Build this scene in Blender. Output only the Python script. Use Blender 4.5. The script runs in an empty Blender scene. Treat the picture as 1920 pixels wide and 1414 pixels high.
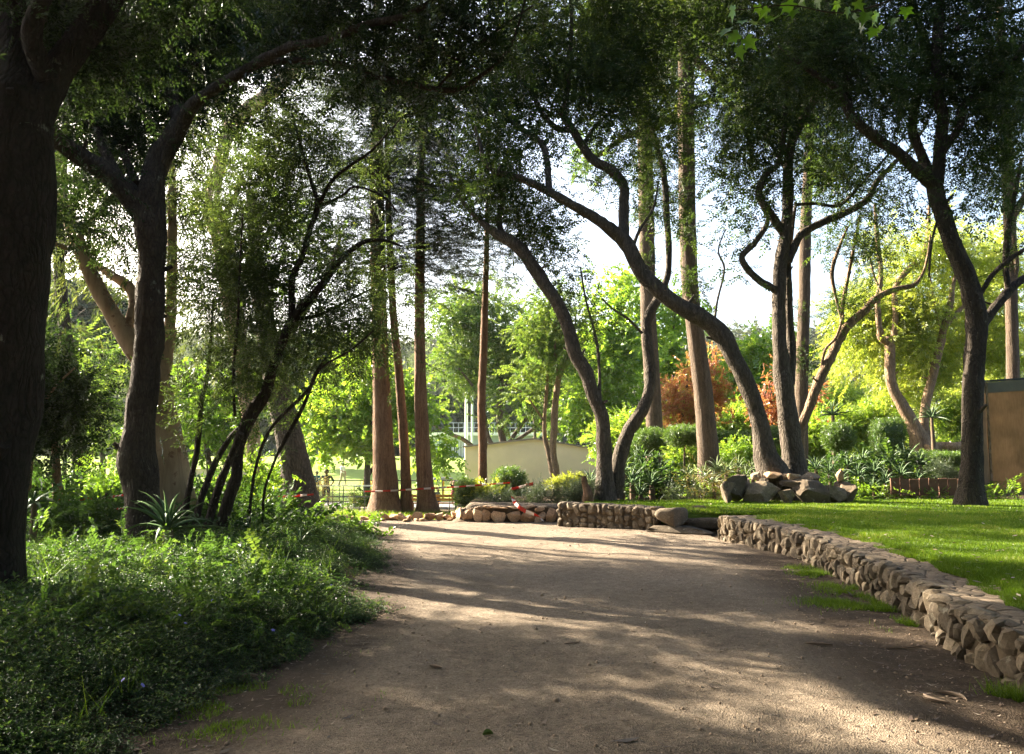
import bpy, math, random
import numpy as np
from mathutils import Vector, Matrix

scene = bpy.context.scene
R = math.radians
# ------------------------------------------------------------------ camera
PITCH = R(5.45)
CAMZ = 1.5
F = 1500.0                      # focal length in pixels of the 1920 px wide photograph
cam_data = bpy.data.cameras.new('camera')
cam_data.sensor_width = 36.0
cam_data.lens = 36.0 * F / 1920.0
cam_data.clip_start = 0.05
cam_data.clip_end = 3000.0
cam = bpy.data.objects.new('camera', cam_data)
cam.location = (0, 0, CAMZ)
cam.rotation_euler = (R(90) + PITCH, 0, 0)
scene.collection.objects.link(cam)
scene.camera = cam
# ------------------------------------------------------------------ sky and sun
SUN_EL, SUN_AZ = R(29), R(-55)  # azimuth from +Y (view direction), negative = to the left
SKY_STRENGTH = 0.075
world = bpy.data.worlds.new('World')
scene.world = world
world.use_nodes = True
wn = world.node_tree
bg = wn.nodes['Background']
sky = wn.nodes.new('ShaderNodeTexSky')
sky.sky_type = 'NISHITA'
sky.sun_disc = False
sky.sun_elevation = SUN_EL
sky.sun_rotation = SUN_AZ
sky.air_density = 1.0
sky.dust_density = 5.0
sky.ozone_density = 1.0
wn.links.new(sky.outputs['Color'], bg.inputs['Color'])
bg.inputs['Strength'].default_value = SKY_STRENGTH
sun_data = bpy.data.lights.new('sun', 'SUN')
sun_data.energy = 5.0
sun_data.angle = R(0.55)
sun_data.color = (1.0, 0.86, 0.66)
sun = bpy.data.objects.new('sun', sun_data)
SUNDIR = Vector((math.sin(SUN_AZ) * math.cos(SUN_EL), math.cos(SUN_AZ) * math.cos(SUN_EL), math.sin(SUN_EL)))
sun.rotation_euler = SUNDIR.to_track_quat('Z', 'Y').to_euler()
sun.location = (-30, 30, 40)
scene.collection.objects.link(sun)
scene.view_settings.view_transform = 'Standard'
scene.view_settings.look = 'None'
scene.view_settings.exposure = 2.9
scene.view_settings.gamma = 1.0
scene.view_settings.use_curve_mapping = False
cy = scene.cycles
cy.max_bounces = 7
cy.diffuse_bounces = 4
cy.glossy_bounces = 2
cy.transmission_bounces = 4
cy.transparent_max_bounces = 6
cy.volume_bounces = 0
cy.volume_max_steps = 64
cy.caustics_reflective = False
cy.caustics_refractive = False
cy.sample_clamp_indirect = 6.0
cy.use_denoising = True
try:
    cy.denoiser = 'OPENIMAGEDENOISE'
    cy.denoising_prefilter = 'NONE'
except Exception:
    pass

# ------------------------------------------------------------------ helpers
rng = np.random.default_rng(11)
random.seed(5)
CP, SP = math.cos(PITCH), math.sin(PITCH)


def W(px, py, d):
    """point at forward distance d that the photograph shows at pixel px, py"""
    u = (px - 960.0) / F
    v = (py - 707.0) / F
    y = CP + v * SP
    z = SP - v * CP
    t = d / y
    return np.array((u * t, d, CAMZ + z * t))


def mpp(py, d):
    """metres per photograph pixel at forward distance d"""
    v = (py - 707.0) / F
    return d / (CP + v * SP) / F


def sm(a, b, t):
    t = np.clip((np.asarray(t, float) - a) / (b - a), 0, 1)
    return t * t * (3 - 2 * t)


_perm = np.random.default_rng(3).random(4096)


def _hash(ix, iy, iz):
    h = (ix * 73856093) ^ (iy * 19349663) ^ (iz * 83492791)
    return _perm[np.abs(h) % 4096]


def vnoise(x, y, z=None):
    x = np.asarray(x, float)
    y = np.asarray(y, float)
    z = np.zeros_like(x) if z is None else np.asarray(z, float)
    ix, iy, iz = np.floor(x).astype(np.int64), np.floor(y).astype(np.int64), np.floor(z).astype(np.int64)
    fx, fy, fz = x - ix, y - iy, z - iz
    fx, fy, fz = [f * f * (3 - 2 * f) for f in (fx, fy, fz)]
    r = 0
    for a in (0, 1):
        for b in (0, 1):
            for c in (0, 1):
                w = (fx if a else 1 - fx) * (fy if b else 1 - fy) * (fz if c else 1 - fz)
                r = r + w * _hash(ix + a, iy + b, iz + c)
    return r * 2 - 1


def fbm(x, y, z=None, o=3):
    s, a = 0, 1.0
    for i in range(o):
        k = 2.03 ** i
        s = s + a * vnoise(np.asarray(x) * k + i * 17.3, np.asarray(y) * k - i * 9.1, None if z is None else np.asarray(z) * k + i * 5.7)
        a *= 0.5
    return s


# ---- terrain ------------------------------------------------------
WALL_Y = np.array([-6, 0, 3.5, 4.97, 5.64, 6.08, 7.23, 8.3, 9.3, 10.37, 11.3, 12.2, 14.0, 15.0, 15.5, 16.7, 17.5])
WALL_X = np.array([3.6, 3.3, 3.15, 3.17, 3.22, 3.25, 3.55, 3.73, 3.86, 3.95, 4.05, 3.95, 3.6, 3.55, 2.84, 0.92, 0.95])
EDGE_Y = np.array([-6, 3.4, 4.17, 5.49, 7.38, 8.4, 9.4, 11.0, 12.5, 15.0, 16.7, 17.6, 19.0])
EDGE_X = np.array([-2.2, -2.05, -1.97, -1.68, -1.33, -1.40, -1.62, -1.62, -1.88, -2.4, -4.0, -5.2, -5.4])


def wall_x(y):
    return np.interp(y, WALL_Y, WALL_X)


def edge_x(y):
    return np.interp(y, EDGE_Y, EDGE_X)


def H(x, y, rough=True):
    x = np.asarray(x, float)
    y = np.asarray(y, float)
    # the slope beyond the crest of the path, then a lawn that climbs to the far buildings
    z = -1.0 * sm(20.5, 34, y) + 2.1 * sm(46, 88, y) + 26 * sm(110, 260, y)
    gap = 0.85 * sm(14.15, 14.4, y) * (1 - sm(15.5, 15.9, y))     # the steps
    lawn = 0.385 * sm(0.48, 0.66, x - wall_x(y) - gap) * (1 - sm(17.66, 17.9, y))
    lawn = lawn + 0.385 * sm(17.66, 17.9, y) * sm(-1.35, -0.9, x) * (1 - sm(25, 36, y) * (1 - sm(4, 9, x)))
    bank = 1.5 * sm(20, 31, y) * sm(7, 14, x) * (1 - sm(60, 90, y))
    bedl = 0.16 * sm(0.1, 0.9, edge_x(y) - x) * (1 - sm(17, 20, y))
    side = 0.6 * sm(8, 16, -x) * (1 - sm(30, 50, y))
    z = z + lawn + bank + bedl + side
    if rough:
        near = 1 - sm(30, 60, y)
        z = z + near * (0.018 * fbm(x * 0.9, y * 0.9, o=2))
    return z


# ---- mesh buffers --------------------------------------------------
class Buf:
    def __init__(self):
        self.v, self.t, self.q, self.tt, self.qt, self.tm, self.qm = [], [], [], [], [], [], []
        self.n = 0

    def add(self, v, f, tint=0.5, mat=0):
        v = np.asarray(v, float).reshape(-1, 3)
        f = np.asarray(f, np.int64)
        if len(f) == 0:
            self.v.append(v)
            self.n += len(v)
            return self
        tn = np.broadcast_to(np.asarray(tint, float), (len(f),)).copy()
        mt = np.full(len(f), mat, np.int32) if np.isscalar(mat) else np.asarray(mat, np.int32)
        if f.shape[1] == 3:
            self.t.append(f + self.n); self.tt.append(tn); self.tm.append(mt)
        else:
            self.q.append(f + self.n); self.qt.append(tn); self.qm.append(mt)
        self.v.append(v)
        self.n += len(v)
        return self

    def mesh(self, name, mats, smooth=True, origin=(0, 0, 0)):
        me = bpy.data.meshes.new(name)
        v = np.concatenate(self.v) - np.asarray(origin, float)
        q = np.concatenate(self.q) if self.q else np.zeros((0, 4), np.int64)
        t = np.concatenate(self.t) if self.t else np.zeros((0, 3), np.int64)
        nq, nt = len(q), len(t)
        me.vertices.add(len(v))
        me.vertices.foreach_set('co', v.astype(np.float32).ravel())
        loops = np.concatenate([q.ravel(), t.ravel()]).astype(np.int32)
        me.loops.add(len(loops))
        me.loops.foreach_set('vertex_index', loops)
        me.polygons.add(nq + nt)
        st = np.concatenate([np.arange(nq) * 4, nq * 4 + np.arange(nt) * 3]).astype(np.int32)
        me.polygons.foreach_set('loop_start', st)
        for m in (mats if isinstance(mats, (list, tuple)) else [mats]):
            me.materials.append(m)
        if nq + nt:
            me.polygons.foreach_set('material_index', np.concatenate(self.qm + self.tm).astype(np.int32))
        me.update(calc_edges=True)
        if nq + nt:
            me.polygons.foreach_set('use_smooth', np.full(nq + nt, bool(smooth)))
            at = me.attributes.new('tint', 'FLOAT', 'FACE')
            at.data.foreach_set('value', np.concatenate(self.qt + self.tt).astype(np.float32))
        me.update()
        return me


def link(o, parent=None):
    scene.collection.objects.link(o)
    if parent is not None:
        o.parent = parent
    return o


def tag(o, label=None, cat=None, group=None, kind=None):
    if label: o['label'] = label
    if cat: o['category'] = cat
    if group: o['group'] = group
    if kind: o['kind'] = kind
    return o


def thing(name, loc, label, cat, group=None, rz=0.0):
    o = bpy.data.objects.new(name, None)
    o.empty_display_size = 0.2
    o.location = tuple(float(c) for c in loc)
    o.rotation_euler = (0, 0, rz)
    link(o)
    return tag(o, label, cat, group)


def build(name, buf, mats, parent=None, smooth=True, local=False, kind=None):
    """link buf as ONE mesh object; buf is in world space unless local"""
    org = (0, 0, 0) if (parent is None or local) else np.array(parent.location)
    o = bpy.data.objects.new(name, buf.mesh(name, mats, smooth, org))
    link(o, parent)
    if kind: o['kind'] = kind
    return o


def solo(name, buf, mats, loc, label, cat, group=None, smooth=True, kind=None):
    """a thing that is one mesh, its origin at loc"""
    o = bpy.data.objects.new(name, buf.mesh(name, mats, smooth, loc))
    o.location = tuple(float(c) for c in loc)
    link(o)
    return tag(o, label, cat, group, kind)


def inst(name, me, parent, loc=(0, 0, 0), rot=(0, 0, 0), scale=(1, 1, 1)):
    o = bpy.data.objects.new(name, me)
    o.location = tuple(float(c) for c in loc)
    o.rotation_euler = tuple(float(c) for c in rot)
    o.scale = tuple(float(c) for c in scale)
    return link(o, parent)


# ---- shapes ---------------------------------------------------------
def resample(P, ds):
    """Catmull-Rom through rows of P (any number of columns, first three are x y z)"""
    P = np.asarray(P, float)
    if len(P) == 2:
        n = max(2, int(np.linalg.norm(P[1, :3] - P[0, :3]) / ds) + 1)
        return P[0] + (P[1] - P[0]) * np.linspace(0, 1, n)[:, None]
    E = np.vstack([2 * P[0] - P[1], P, 2 * P[-1] - P[-2]])
    out = []
    for i in range(1, len(E) - 2):
        p0, p1, p2, p3 = E[i - 1], E[i], E[i + 1], E[i + 2]
        n = max(2, int(np.linalg.norm(p2[:3] - p1[:3]) / ds))
        t = np.linspace(0, 1, n, endpoint=False)[:, None]
        out.append(0.5 * ((2 * p1) + (-p0 + p2) * t + (2 * p0 - 5 * p1 + 4 * p2 - p3) * t ** 2 + (-p0 + 3 * p1 - 3 * p2 + p3) * t ** 3))
    out.append(P[-1:])
    return np.vstack(out)


def tube(P, Rr, sides=10, lump=0.0, lf=3.0, tint=0.5, mat=0, buf=None, cap=True, seed=0.0, ridge=0.0, nridge=7, knots=0):
    P = np.asarray(P, float)
    n = len(P)
    Rr = np.broadcast_to(np.asarray(Rr, float), (n,))
    T = np.gradient(P, axis=0)
    T /= np.linalg.norm(T, axis=1)[:, None] + 1e-9
    N = np.zeros_like(P)
    a = np.array((1.0, 0, 0)) if abs(T[0, 0]) < 0.8 else np.array((0, 1.0, 0))
    nrm = a - T[0] * (a @ T[0]); nrm /= np.linalg.norm(nrm)
    for i in range(n):
        nrm = nrm - T[i] * (nrm @ T[i]); nrm /= np.linalg.norm(nrm) + 1e-9
        N[i] = nrm
    B = np.cross(T, N)
    th = np.arange(sides) * 2 * math.pi / sides
    c, s = np.cos(th), np.sin(th)
    D = N[:, None, :] * c[None, :, None] + B[:, None, :] * s[None, :, None]
    rad = np.repeat(Rr[:, None], sides, 1)
    if lump:
        Q = P[:, None, :] + D * Rr[:, None, None]
        nz = fbm(Q[..., 0] * lf + seed, Q[..., 1] * lf, Q[..., 2] * lf * 0.55, o=2)
        rad = rad * (1 + lump * nz)
    if ridge:
        ph = vnoise(P[:, 2] * 0.6 + seed, P[:, 2] * 0 + 3.0)[:, None] * 1.2
        rad = rad * (1 + ridge * np.sin(nridge * th[None, :] + ph))
    if knots:
        kr = np.random.default_rng(int(abs(seed) * 10) + n)
        al = np.concatenate([[0], np.cumsum(np.linalg.norm(np.diff(P, axis=0), axis=1))])
        for _ in range(knots):
            s0, a0 = kr.uniform(0.05, .95) * al[-1], kr.uniform(0, 6.28)
            r0 = np.interp(s0, al, Rr)
            w = r0 * kr.uniform(.5, 1.1)
            da = (th[None, :] - a0 + math.pi) % (2 * math.pi) - math.pi
            rad = rad + r0 * kr.uniform(.10, .27) * (.55 if r0 > .12 else 1) * np.exp(-((al[:, None] - s0) / w) ** 2 - (da / kr.uniform(.5, .9)) ** 2)
    V = (P[:, None, :] + D * rad[..., None]).reshape(-1, 3)
    i = np.arange(n - 1)[:, None] * sides
    j = np.arange(sides)[None, :]
    j2 = (j + 1) % sides
    q = np.stack([i + j, i + j2, i + sides + j2, i + sides + j], -1).reshape(-1, 4)
    b = buf if buf is not None else Buf()
    b.add(V, q, tint, mat)
    if cap:
        for e, fl in ((0, True), (n - 1, False)):
            k = np.arange(sides)
            vv = np.vstack([V[e * sides:(e + 1) * sides], P[e]])
            tri = np.stack([k, (k + 1) % sides, np.full(sides, sides)], -1)
            b.add(vv, tri[:, ::-1] if fl else tri, tint, mat)
    return b


def box(x0, x1, y0, y1, z0, z1, buf=None, M=None, tint=0.5, mat=0):
    v = np.array([(x, y, z) for z in (z0, z1) for y in (y0, y1) for x in (x0, x1)], float)
    if M is not None:
        v = v @ np.array(M.to_3x3()).T + np.array(M.translation)
    q = [(0, 2, 3, 1), (4, 5, 7, 6), (0, 1, 5, 4), (2, 6, 7, 3), (0, 4, 6, 2), (1, 3, 7, 5)]
    b = buf if buf is not None else Buf()
    return b.add(v, q, tint, mat)


def beam(p, q, w, h, buf=None, tint=0.5, mat=0):
    """a rectangular bar from p to q"""
    p, q = Vector(p), Vector(q)
    d = q - p
    M = Matrix.Translation((p + q) / 2) @ d.to_track_quat('X', 'Z').to_matrix().to_4x4()
    L = d.length / 2
    return box(-L, L, -w / 2, w / 2, -h / 2, h / 2, buf, M, tint, mat)


def grid(xs, ys, zf, buf=None, tint=0.5, mat=0):
    X, Y = np.meshgrid(xs, ys)
    Z = zf(X, Y)
    V = np.stack([X, Y, Z], -1).reshape(-1, 3)
    return sheet(V, len(ys), len(xs), buf, tint, mat)


def sheet(V, nr, nc, buf=None, tint=0.5, mat=0):
    i = np.arange(nr - 1)[:, None] * nc
    j = np.arange(nc - 1)[None, :]
    q = np.stack([i + j, i + j + 1, i + nc + j + 1, i + nc + j], -1).reshape(-1, 4)
    b = buf if buf is not None else Buf()
    return b.add(V, q, tint, mat)


def ico(sub=1):
    import bmesh
    bm = bmesh.new()
    bmesh.ops.create_icosphere(bm, subdivisions=sub, radius=1.0)
    bm.verts.ensure_lookup_table()
    v = np.array([x.co[:] for x in bm.verts])
    f = np.array([[x.index for x in p.verts] for p in bm.faces])
    bm.free()
    return v, f


ICO1, ICO2, ICO3 = ico(1), ico(2), ico(3)


def rock_mesh(name, mat, seed, sub=2, boxy=0.6, amp=0.22, smooth=False, cuts=7, lo=.62):
    """an angular stone in a unit box (-.5 .. .5)"""
    v, f = {1: ICO1, 2: ICO2, 3: ICO3}[sub]
    v = v.copy()
    p = 2 + boxy * 6
    n = (np.abs(v) ** p).sum(1) ** (1 / p)
    v = v / n[:, None]
    r = np.random.default_rng(seed)
    # cut by random planes for flat facets
    for _ in range(cuts):
        d = r.normal(size=3); d /= np.linalg.norm(d)
        h = r.uniform(lo, 0.95)
        e = v @ d - h
        v = v - np.clip(e, 0, None)[:, None] * d
    v = v * (1 + amp * fbm(v[:, 0] * 1.3 + seed, v[:, 1] * 1.3, v[:, 2] * 1.3, o=2)[:, None])
    v = v / (np.abs(v).max(0) * 2)
    b = Buf().add(v, f)
    return b.mesh(name, mat, smooth)


# ---- materials ------------------------------------------------------
class NT:
    def __init__(self, name):
        self.m = bpy.data.materials.new(name)
        self.m.use_nodes = True
        self.t = self.m.node_tree
        self.t.nodes.clear()
        self.out = self.t.nodes.new('ShaderNodeOutputMaterial')

    def n(self, kind, **kw):
        nd = self.t.nodes.new('ShaderNode' + kind)
        for k, v in kw.items():
            if k in nd.inputs:
                self.set(nd.inputs[k], v)
            else:
                setattr(nd, k, v)
        return nd

    def set(self, sock, v):
        if isinstance(v, bpy.types.NodeSocket):
            self.t.links.new(v, sock)
        elif isinstance(v, bpy.types.Node):
            self.t.links.new(v.outputs[0], sock)
        elif isinstance(v, tuple) and len(v) == 3 and sock.type == 'RGBA':
            sock.default_value = (*v, 1)
        else:
            sock.default_value = v

    def ramp(self, fac, stops, interp='LINEAR'):
        nd = self.t.nodes.new('ShaderNodeValToRGB')
        nd.color_ramp.interpolation = interp
        el = nd.color_ramp.elements
        while len(el) > 1:
            el.remove(el[-1])
        el[0].position = stops[0][0]; el[0].color = (*stops[0][1], 1)
        for p, c in stops[1:]:
            e = el.new(p); e.color = (*c, 1)
        self.set(nd.inputs[0], fac)
        return nd.outputs[0]

    def mix(self, fac, a, b, blend='MIX'):
        nd = self.t.nodes.new('ShaderNodeMix')
        nd.data_type = 'RGBA'
        nd.blend_type = blend
        self.set(nd.inputs[0], fac)
        self.set(nd.inputs[6], a)
        self.set(nd.inputs[7], b)
        return nd.outputs[2]

    def math(self, op, a, b=0.0):
        nd = self.t.nodes.new('ShaderNodeMath')
        nd.operation = op
        self.set(nd.inputs[0], a)
        self.set(nd.inputs[1], b)
        return nd.outputs[0]

    def coords(self, kind='Object', scale=(1, 1, 1)):
        tc = self.t.nodes.new('ShaderNodeTexCoord')
        mp = self.t.nodes.new('ShaderNodeMapping')
        mp.inputs['Scale'].default_value = scale
        self.t.links.new(tc.outputs[kind], mp.inputs[0])
        return mp.outputs[0]

    def pos(self, scale=(1, 1, 1)):
        g = self.t.nodes.new('ShaderNodeNewGeometry')
        mp = self.t.nodes.new('ShaderNodeMapping')
        mp.inputs['Scale'].default_value = scale
        self.t.links.new(g.outputs['Position'], mp.inputs[0])
        return mp.outputs[0]

    def noise(self, vec, scale=5, detail=4, rough=0.55, out=0):
        nd = self.n('TexNoise')
        nd.inputs['Scale'].default_value = scale
        nd.inputs['Detail'].default_value = detail
        nd.inputs['Roughness'].default_value = rough
        self.t.links.new(vec, nd.inputs['Vector'])
        return nd.outputs[out]

    def voro(self, vec, scale=5, feature='F1', out=0, rand=1.0):
        nd = self.n('TexVoronoi', feature=feature)
        nd.inputs['Scale'].default_value = scale
        nd.inputs['Randomness'].default_value = rand
        self.t.links.new(vec, nd.inputs['Vector'])
        return nd.outputs[out]

    def bump(self, h, strength=0.5, dist=0.02):
        nd = self.n('Bump')
        nd.inputs['Strength'].default_value = strength
        nd.inputs['Distance'].default_value = dist
        self.set(nd.inputs['Height'], h)
        return nd.outputs[0]

    def pbr(self, col, rough=0.8, bump=None, spec=0.3, **kw):
        p = self.n('BsdfPrincipled')
        self.set(p.inputs['Base Color'], col)
        self.set(p.inputs['Roughness'], rough)
        p.inputs['Specular IOR Level'].default_value = spec
        if bump is not None:
            self.t.links.new(bump, p.inputs['Normal'])
        for k, v in kw.items():
            self.set(p.inputs[k], v)
        self.t.links.new(p.outputs[0], self.out.inputs[0])
        return self.m

    def attr(self, name='tint'):
        a = self.n('Attribute', attribute_name=name)
        return a.outputs['Fac']


def leaf_mat(name, stops, trans=0.45, gloss=0.10, rough=0.35, tboost=1.3):
    N = NT(name)
    oi = N.n('ObjectInfo')
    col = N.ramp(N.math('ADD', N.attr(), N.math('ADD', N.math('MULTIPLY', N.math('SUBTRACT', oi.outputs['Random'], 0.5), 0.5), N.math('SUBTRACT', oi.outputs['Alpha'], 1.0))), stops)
    d = N.n('BsdfDiffuse'); N.set(d.inputs[0], col)
    t = N.n('BsdfTranslucent')
    N.set(t.inputs[0], N.mix(1.0, col, (tboost, tboost * 1.02, tboost * 0.55), 'MULTIPLY'))
    m = N.n('MixShader'); m.inputs[0].default_value = trans
    N.t.links.new(d.outputs[0], m.inputs[1]); N.t.links.new(t.outputs[0], m.inputs[2])
    g = N.n('BsdfGlossy'); g.inputs['Roughness'].default_value = rough
    g.inputs[0].default_value = (0.9, 0.95, 1.0, 1)
    fr = N.n('LayerWeight'); fr.inputs['Blend'].default_value = 0.3
    f = N.math('ADD', N.math('MULTIPLY', fr.outputs['Fresnel'], gloss * 2.2), gloss * 0.35)
    m2 = N.n('MixShader')
    N.t.links.new(f, m2.inputs[0]); N.t.links.new(m.outputs[0], m2.inputs[1]); N.t.links.new(g.outputs[0], m2.inputs[2])
    N.t.links.new(m2.outputs[0], N.out.inputs[0])
    return N.m


def flat_mat(name, col, rough=0.7, spec=0.3, var=0.0, scale=8.0, bump=0.0, **kw):
    N = NT(name)
    c = col
    bp = None
    if var or bump:
        v = N.coords('Object')
        nz = N.noise(v, scale, 5)
        if var:
            c = N.mix(nz, tuple(x * (1 - var) for x in col), tuple(min(1, x * (1 + var)) for x in col))
        if bump:
            bp = N.bump(nz, bump, 0.01)
    return N.pbr(c, rough, bp, spec, **kw)


def bark_mat(name, dark, light, vs=0.25, scale=9.0, bump=1.0, lichen=None, lich_amt=0.6, dist=0.06, crack=0.6):
    N = NT(name)
    dn = N.n('TexNoise'); dn.inputs['Scale'].default_value = 2.3; dn.inputs['Detail'].default_value = 4
    N.t.links.new(N.coords('Object', (1, 1, 0.6)), dn.inputs['Vector'])

    def warped(sc, amt):
        v = N.n('VectorMath', operation='MULTIPLY_ADD')
        N.t.links.new(dn.outputs['Color'], v.inputs[0])
        v.inputs[1].default_value = (amt, amt, amt)
        N.t.links.new(N.coords('Object', sc), v.inputs[2])
        return v.outputs[0]
    a = N.noise(warped((1, 1, vs), .12), scale, 8, 0.68)
    b = N.noise(N.coords('Object', (1, 1, vs * 0.7)), scale * 3.7, 6, 0.65)
    w = N.voro(warped((1, 1, vs * .8), .35), scale * 1.9, 'DISTANCE_TO_EDGE')
    ck = N.ramp(w, [(0.0, (0.3, 0.3, 0.3)), (0.16, (1, 1, 1))])
    big = N.noise(N.coords('Object'), 1.3, 4)
    f = N.math('ADD', N.math('MULTIPLY', a, 0.55), N.math('ADD', N.math('MULTIPLY', big, 0.2), N.math('MULTIPLY', b, 0.25)))
    col = N.ramp(f, [(0.34, dark), (0.64, light)])
    if crack:
        col = N.mix(crack, col, ck, 'MULTIPLY')
    if lichen:
        lf = N.noise(N.coords('Object'), 4.2, 6, 0.62)
        lm = N.ramp(N.math('ADD', N.math('MULTIPLY', lf, .75), N.math('MULTIPLY', b, .25)), [(lich_amt, (0, 0, 0)), (lich_amt + 0.05, (1, 1, 1))])
        col = N.mix(lm, col, lichen)
    h = N.math('ADD', N.math('MULTIPLY', a, 0.9), N.math('MULTIPLY', b, 0.5))
    if crack:
        h = N.math('ADD', h, N.math('MULTIPLY', N.ramp(w, [(0, (0, 0, 0)), (0.25, (1, 1, 1))]), crack * .6))
    return N.pbr(col, 0.88, N.bump(h, bump, dist), 0.2)
# =================================================================== SETTING
# ---- materials of the ground --------------------------------------
def ground_mat():
    N = NT('soil')
    p = N.pos()
    a = N.noise(p, 1.3, 6); b = N.noise(p, 22, 5, 0.7); c = N.voro(p, 60, 'F1')
    soil = N.ramp(N.math('ADD', N.math('MULTIPLY', a, 0.5), N.math('MULTIPLY', b, 0.5)),
                  [(0.3, (0.035, 0.024, 0.016)), (0.55, (0.085, 0.06, 0.04)), (0.75, (0.16, 0.12, 0.085))])
    sep = N.n('SeparateXYZ'); N.t.links.new(N.pos(), sep.inputs[0])
    far = N.ramp(N.math('DIVIDE', sep.outputs[1], 100.0), [(0.24, (0, 0, 0)), (0.34, (1, 1, 1))])
    col = N.mix(far, soil, N.ramp(a, [(0.3, (0.045, 0.07, 0.02)), (0.7, (0.08, 0.11, 0.035))]))
    return N.pbr(col, 0.95, N.bump(N.math('ADD', b, N.math('MULTIPLY', c, 0.4)), 0.7, 0.02), 0.1)


def path_mat():
    N = NT('gravel')
    p = N.pos()
    big = N.noise(p, 0.9, 5, 0.6)
    mid = N.noise(p, 9, 6, 0.7)
    g = N.voro(p, 95, 'F1', 1)                  # single grains
    gd = N.voro(p, 95, 'F1', 0)
    fine = N.noise(p, 160, 3, 0.6)
    col = N.ramp(N.math('ADD', N.math('MULTIPLY', big, 0.45), N.math('MULTIPLY', mid, 0.55)),
                 [(0.30, (0.115, 0.092, 0.068)), (0.5, (0.205, 0.168, 0.128)), (0.72, (0.32, 0.27, 0.21))])
    sepc = N.n('SeparateColor'); N.t.links.new(g, sepc.inputs[0])
    grain = N.ramp(sepc.outputs[0], [(0.0, (0.45, 0.42, 0.40)), (0.5, (1, 1, 1)), (0.93, (1.05, 1.03, 1.0)), (1.0, (1.7, 1.65, 1.6))])
    col = N.mix(0.8, col, grain, 'MULTIPLY')
    # trodden-in dirt and leaf litter along the edges
    lit = N.ramp(N.math('ADD', N.attr(), N.math('MULTIPLY', N.math('SUBTRACT', mid, 0.5), 0.9)), [(0.32, (0, 0, 0)), (0.72, (1, 1, 1))])
    dirt = N.ramp(N.math('ADD', N.math('MULTIPLY', mid, 0.5), N.math('MULTIPLY', fine, 0.5)),
                  [(0.32, (0.035, 0.026, 0.019)), (0.55, (0.085, 0.064, 0.046)), (0.75, (0.18, 0.14, 0.10))])
    col = N.mix(lit, col, dirt)
    speck = N.ramp(N.noise(p, 38, 2, 0.5), [(0.66, (1, 1, 1)), (0.71, (0.45, 0.4, 0.36))])
    col = N.mix(0.8, col, speck, 'MULTIPLY')
    tr = N.noise(p, 4.5, 3, 0.5)
    h = N.math('ADD', N.math('MULTIPLY', gd, 0.5), N.math('ADD', N.math('MULTIPLY', mid, 1.0), N.math('ADD', N.math('MULTIPLY', fine, 0.3), N.math('MULTIPLY', tr, 1.6))))
    return N.pbr(col, 0.92, N.bump(h, 0.8, 0.024), 0.15)


def lawn_mat(name, dark, light):
    N = NT(name)
    p = N.pos()
    a = N.noise(p, 1.2, 4); b = N.noise(p, 40, 4, 0.7)
    col = N.ramp(N.math('ADD', N.math('MULTIPLY', a, 0.5), N.math('MULTIPLY', b, 0.5)), [(0.32, dark), (0.66, light)])
    return N.pbr(col, 0.9, N.bump(b, 0.9, 0.03), 0.15)


M_soil = ground_mat()
M_path = path_mat()
M_lawn = lawn_mat('lawn_thatch', (0.045, 0.08, 0.008), (0.10, 0.17, 0.02))
M_farlawn = lawn_mat('mown_grass', (0.13, 0.21, 0.035), (0.23, 0.32, 0.06))
M_asphalt = flat_mat('asphalt', (0.16, 0.16, 0.165), 0.9, 0.2, 0.25, 3.0, 0.3)
M_kerb = flat_mat('concrete_kerb', (0.45, 0.37, 0.28), 0.9, 0.2, 0.25, 4.0, 0.4)


def spaced(*segs):
    out = []
    for a, b, st in segs:
        out.append(np.arange(a, b, st))
    return np.concatenate(out + [np.array([segs[-1][1]])])


gx = spaced((-700, -100, 60), (-100, -20, 5), (-20, -12, 0.6), (-12, 15, 0.15), (15, 24, 0.6), (24, 100, 5), (100, 700, 60))
gy = spaced((-300, -30, 45), (-30, -4, 2), (-4, 20, 0.15), (20, 50, 0.8), (50, 120, 3), (120, 300, 10), (300, 1200, 90))
tag(build('ground', grid(gx, gy, lambda x, y: H(x, y) - 0.004), M_soil), kind='structure')

# gravel path, left edge to wall
py_ = np.arange(-4, 18.35, 0.085)
uu = np.linspace(0, 1, 78)
Lx = edge_x(py_) - 0.35 + 0.12 * vnoise(py_ * 1.7, py_ * 0) + 0.05 * vnoise(py_ * 6, py_ * 0)
Rx = wall_x(np.minimum(py_, 16.5)) + 0.05
Rx = np.where(py_ > 16.6, 1.2 - 0.0 * py_, Rx)
X = Lx[:, None] + (Rx - Lx)[:, None] * uu[None, :]
Y = np.repeat(py_[:, None], len(uu), 1)
Z = H(X, Y) + 0.012 + 0.007 * fbm(X * 3.5, Y * 3.5, o=3) + 0.003 * vnoise(X * 16, Y * 16)
V = np.stack([X, Y, Z], -1).reshape(-1, 3)
fx = X[:-1, :-1].ravel(); fy = Y[:-1, :-1].ravel()
dl = fx - edge_x(fy); dr = wall_x(fy) - fx
lit = 0.85 * (1 - sm(0.0, 0.75 + 0.7 * (1 - sm(4, 8, fy)), dl)) + 0.95 * (1 - sm(0.15, 1.9, dr)) * (1 - 0.75 * sm(11.5, 13.5, fy))
lit = np.clip(lit + 0.12 * fbm(fx * 0.8, fy * 0.8), 0, 1)
pb = Buf(); sheet(V, len(py_), len(uu), pb, lit)
tag(build('gravel_path', pb, M_path), kind='structure')


def path_z(x, y):
    return H(x, y) + 0.012 + 0.007 * fbm(x * 3.5, y * 3.5, o=3)


# lawn behind the wall
ly = np.arange(2.0, 18.9, 0.16)
lu = np.linspace(0, 1, 60) ** 1.3


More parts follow.
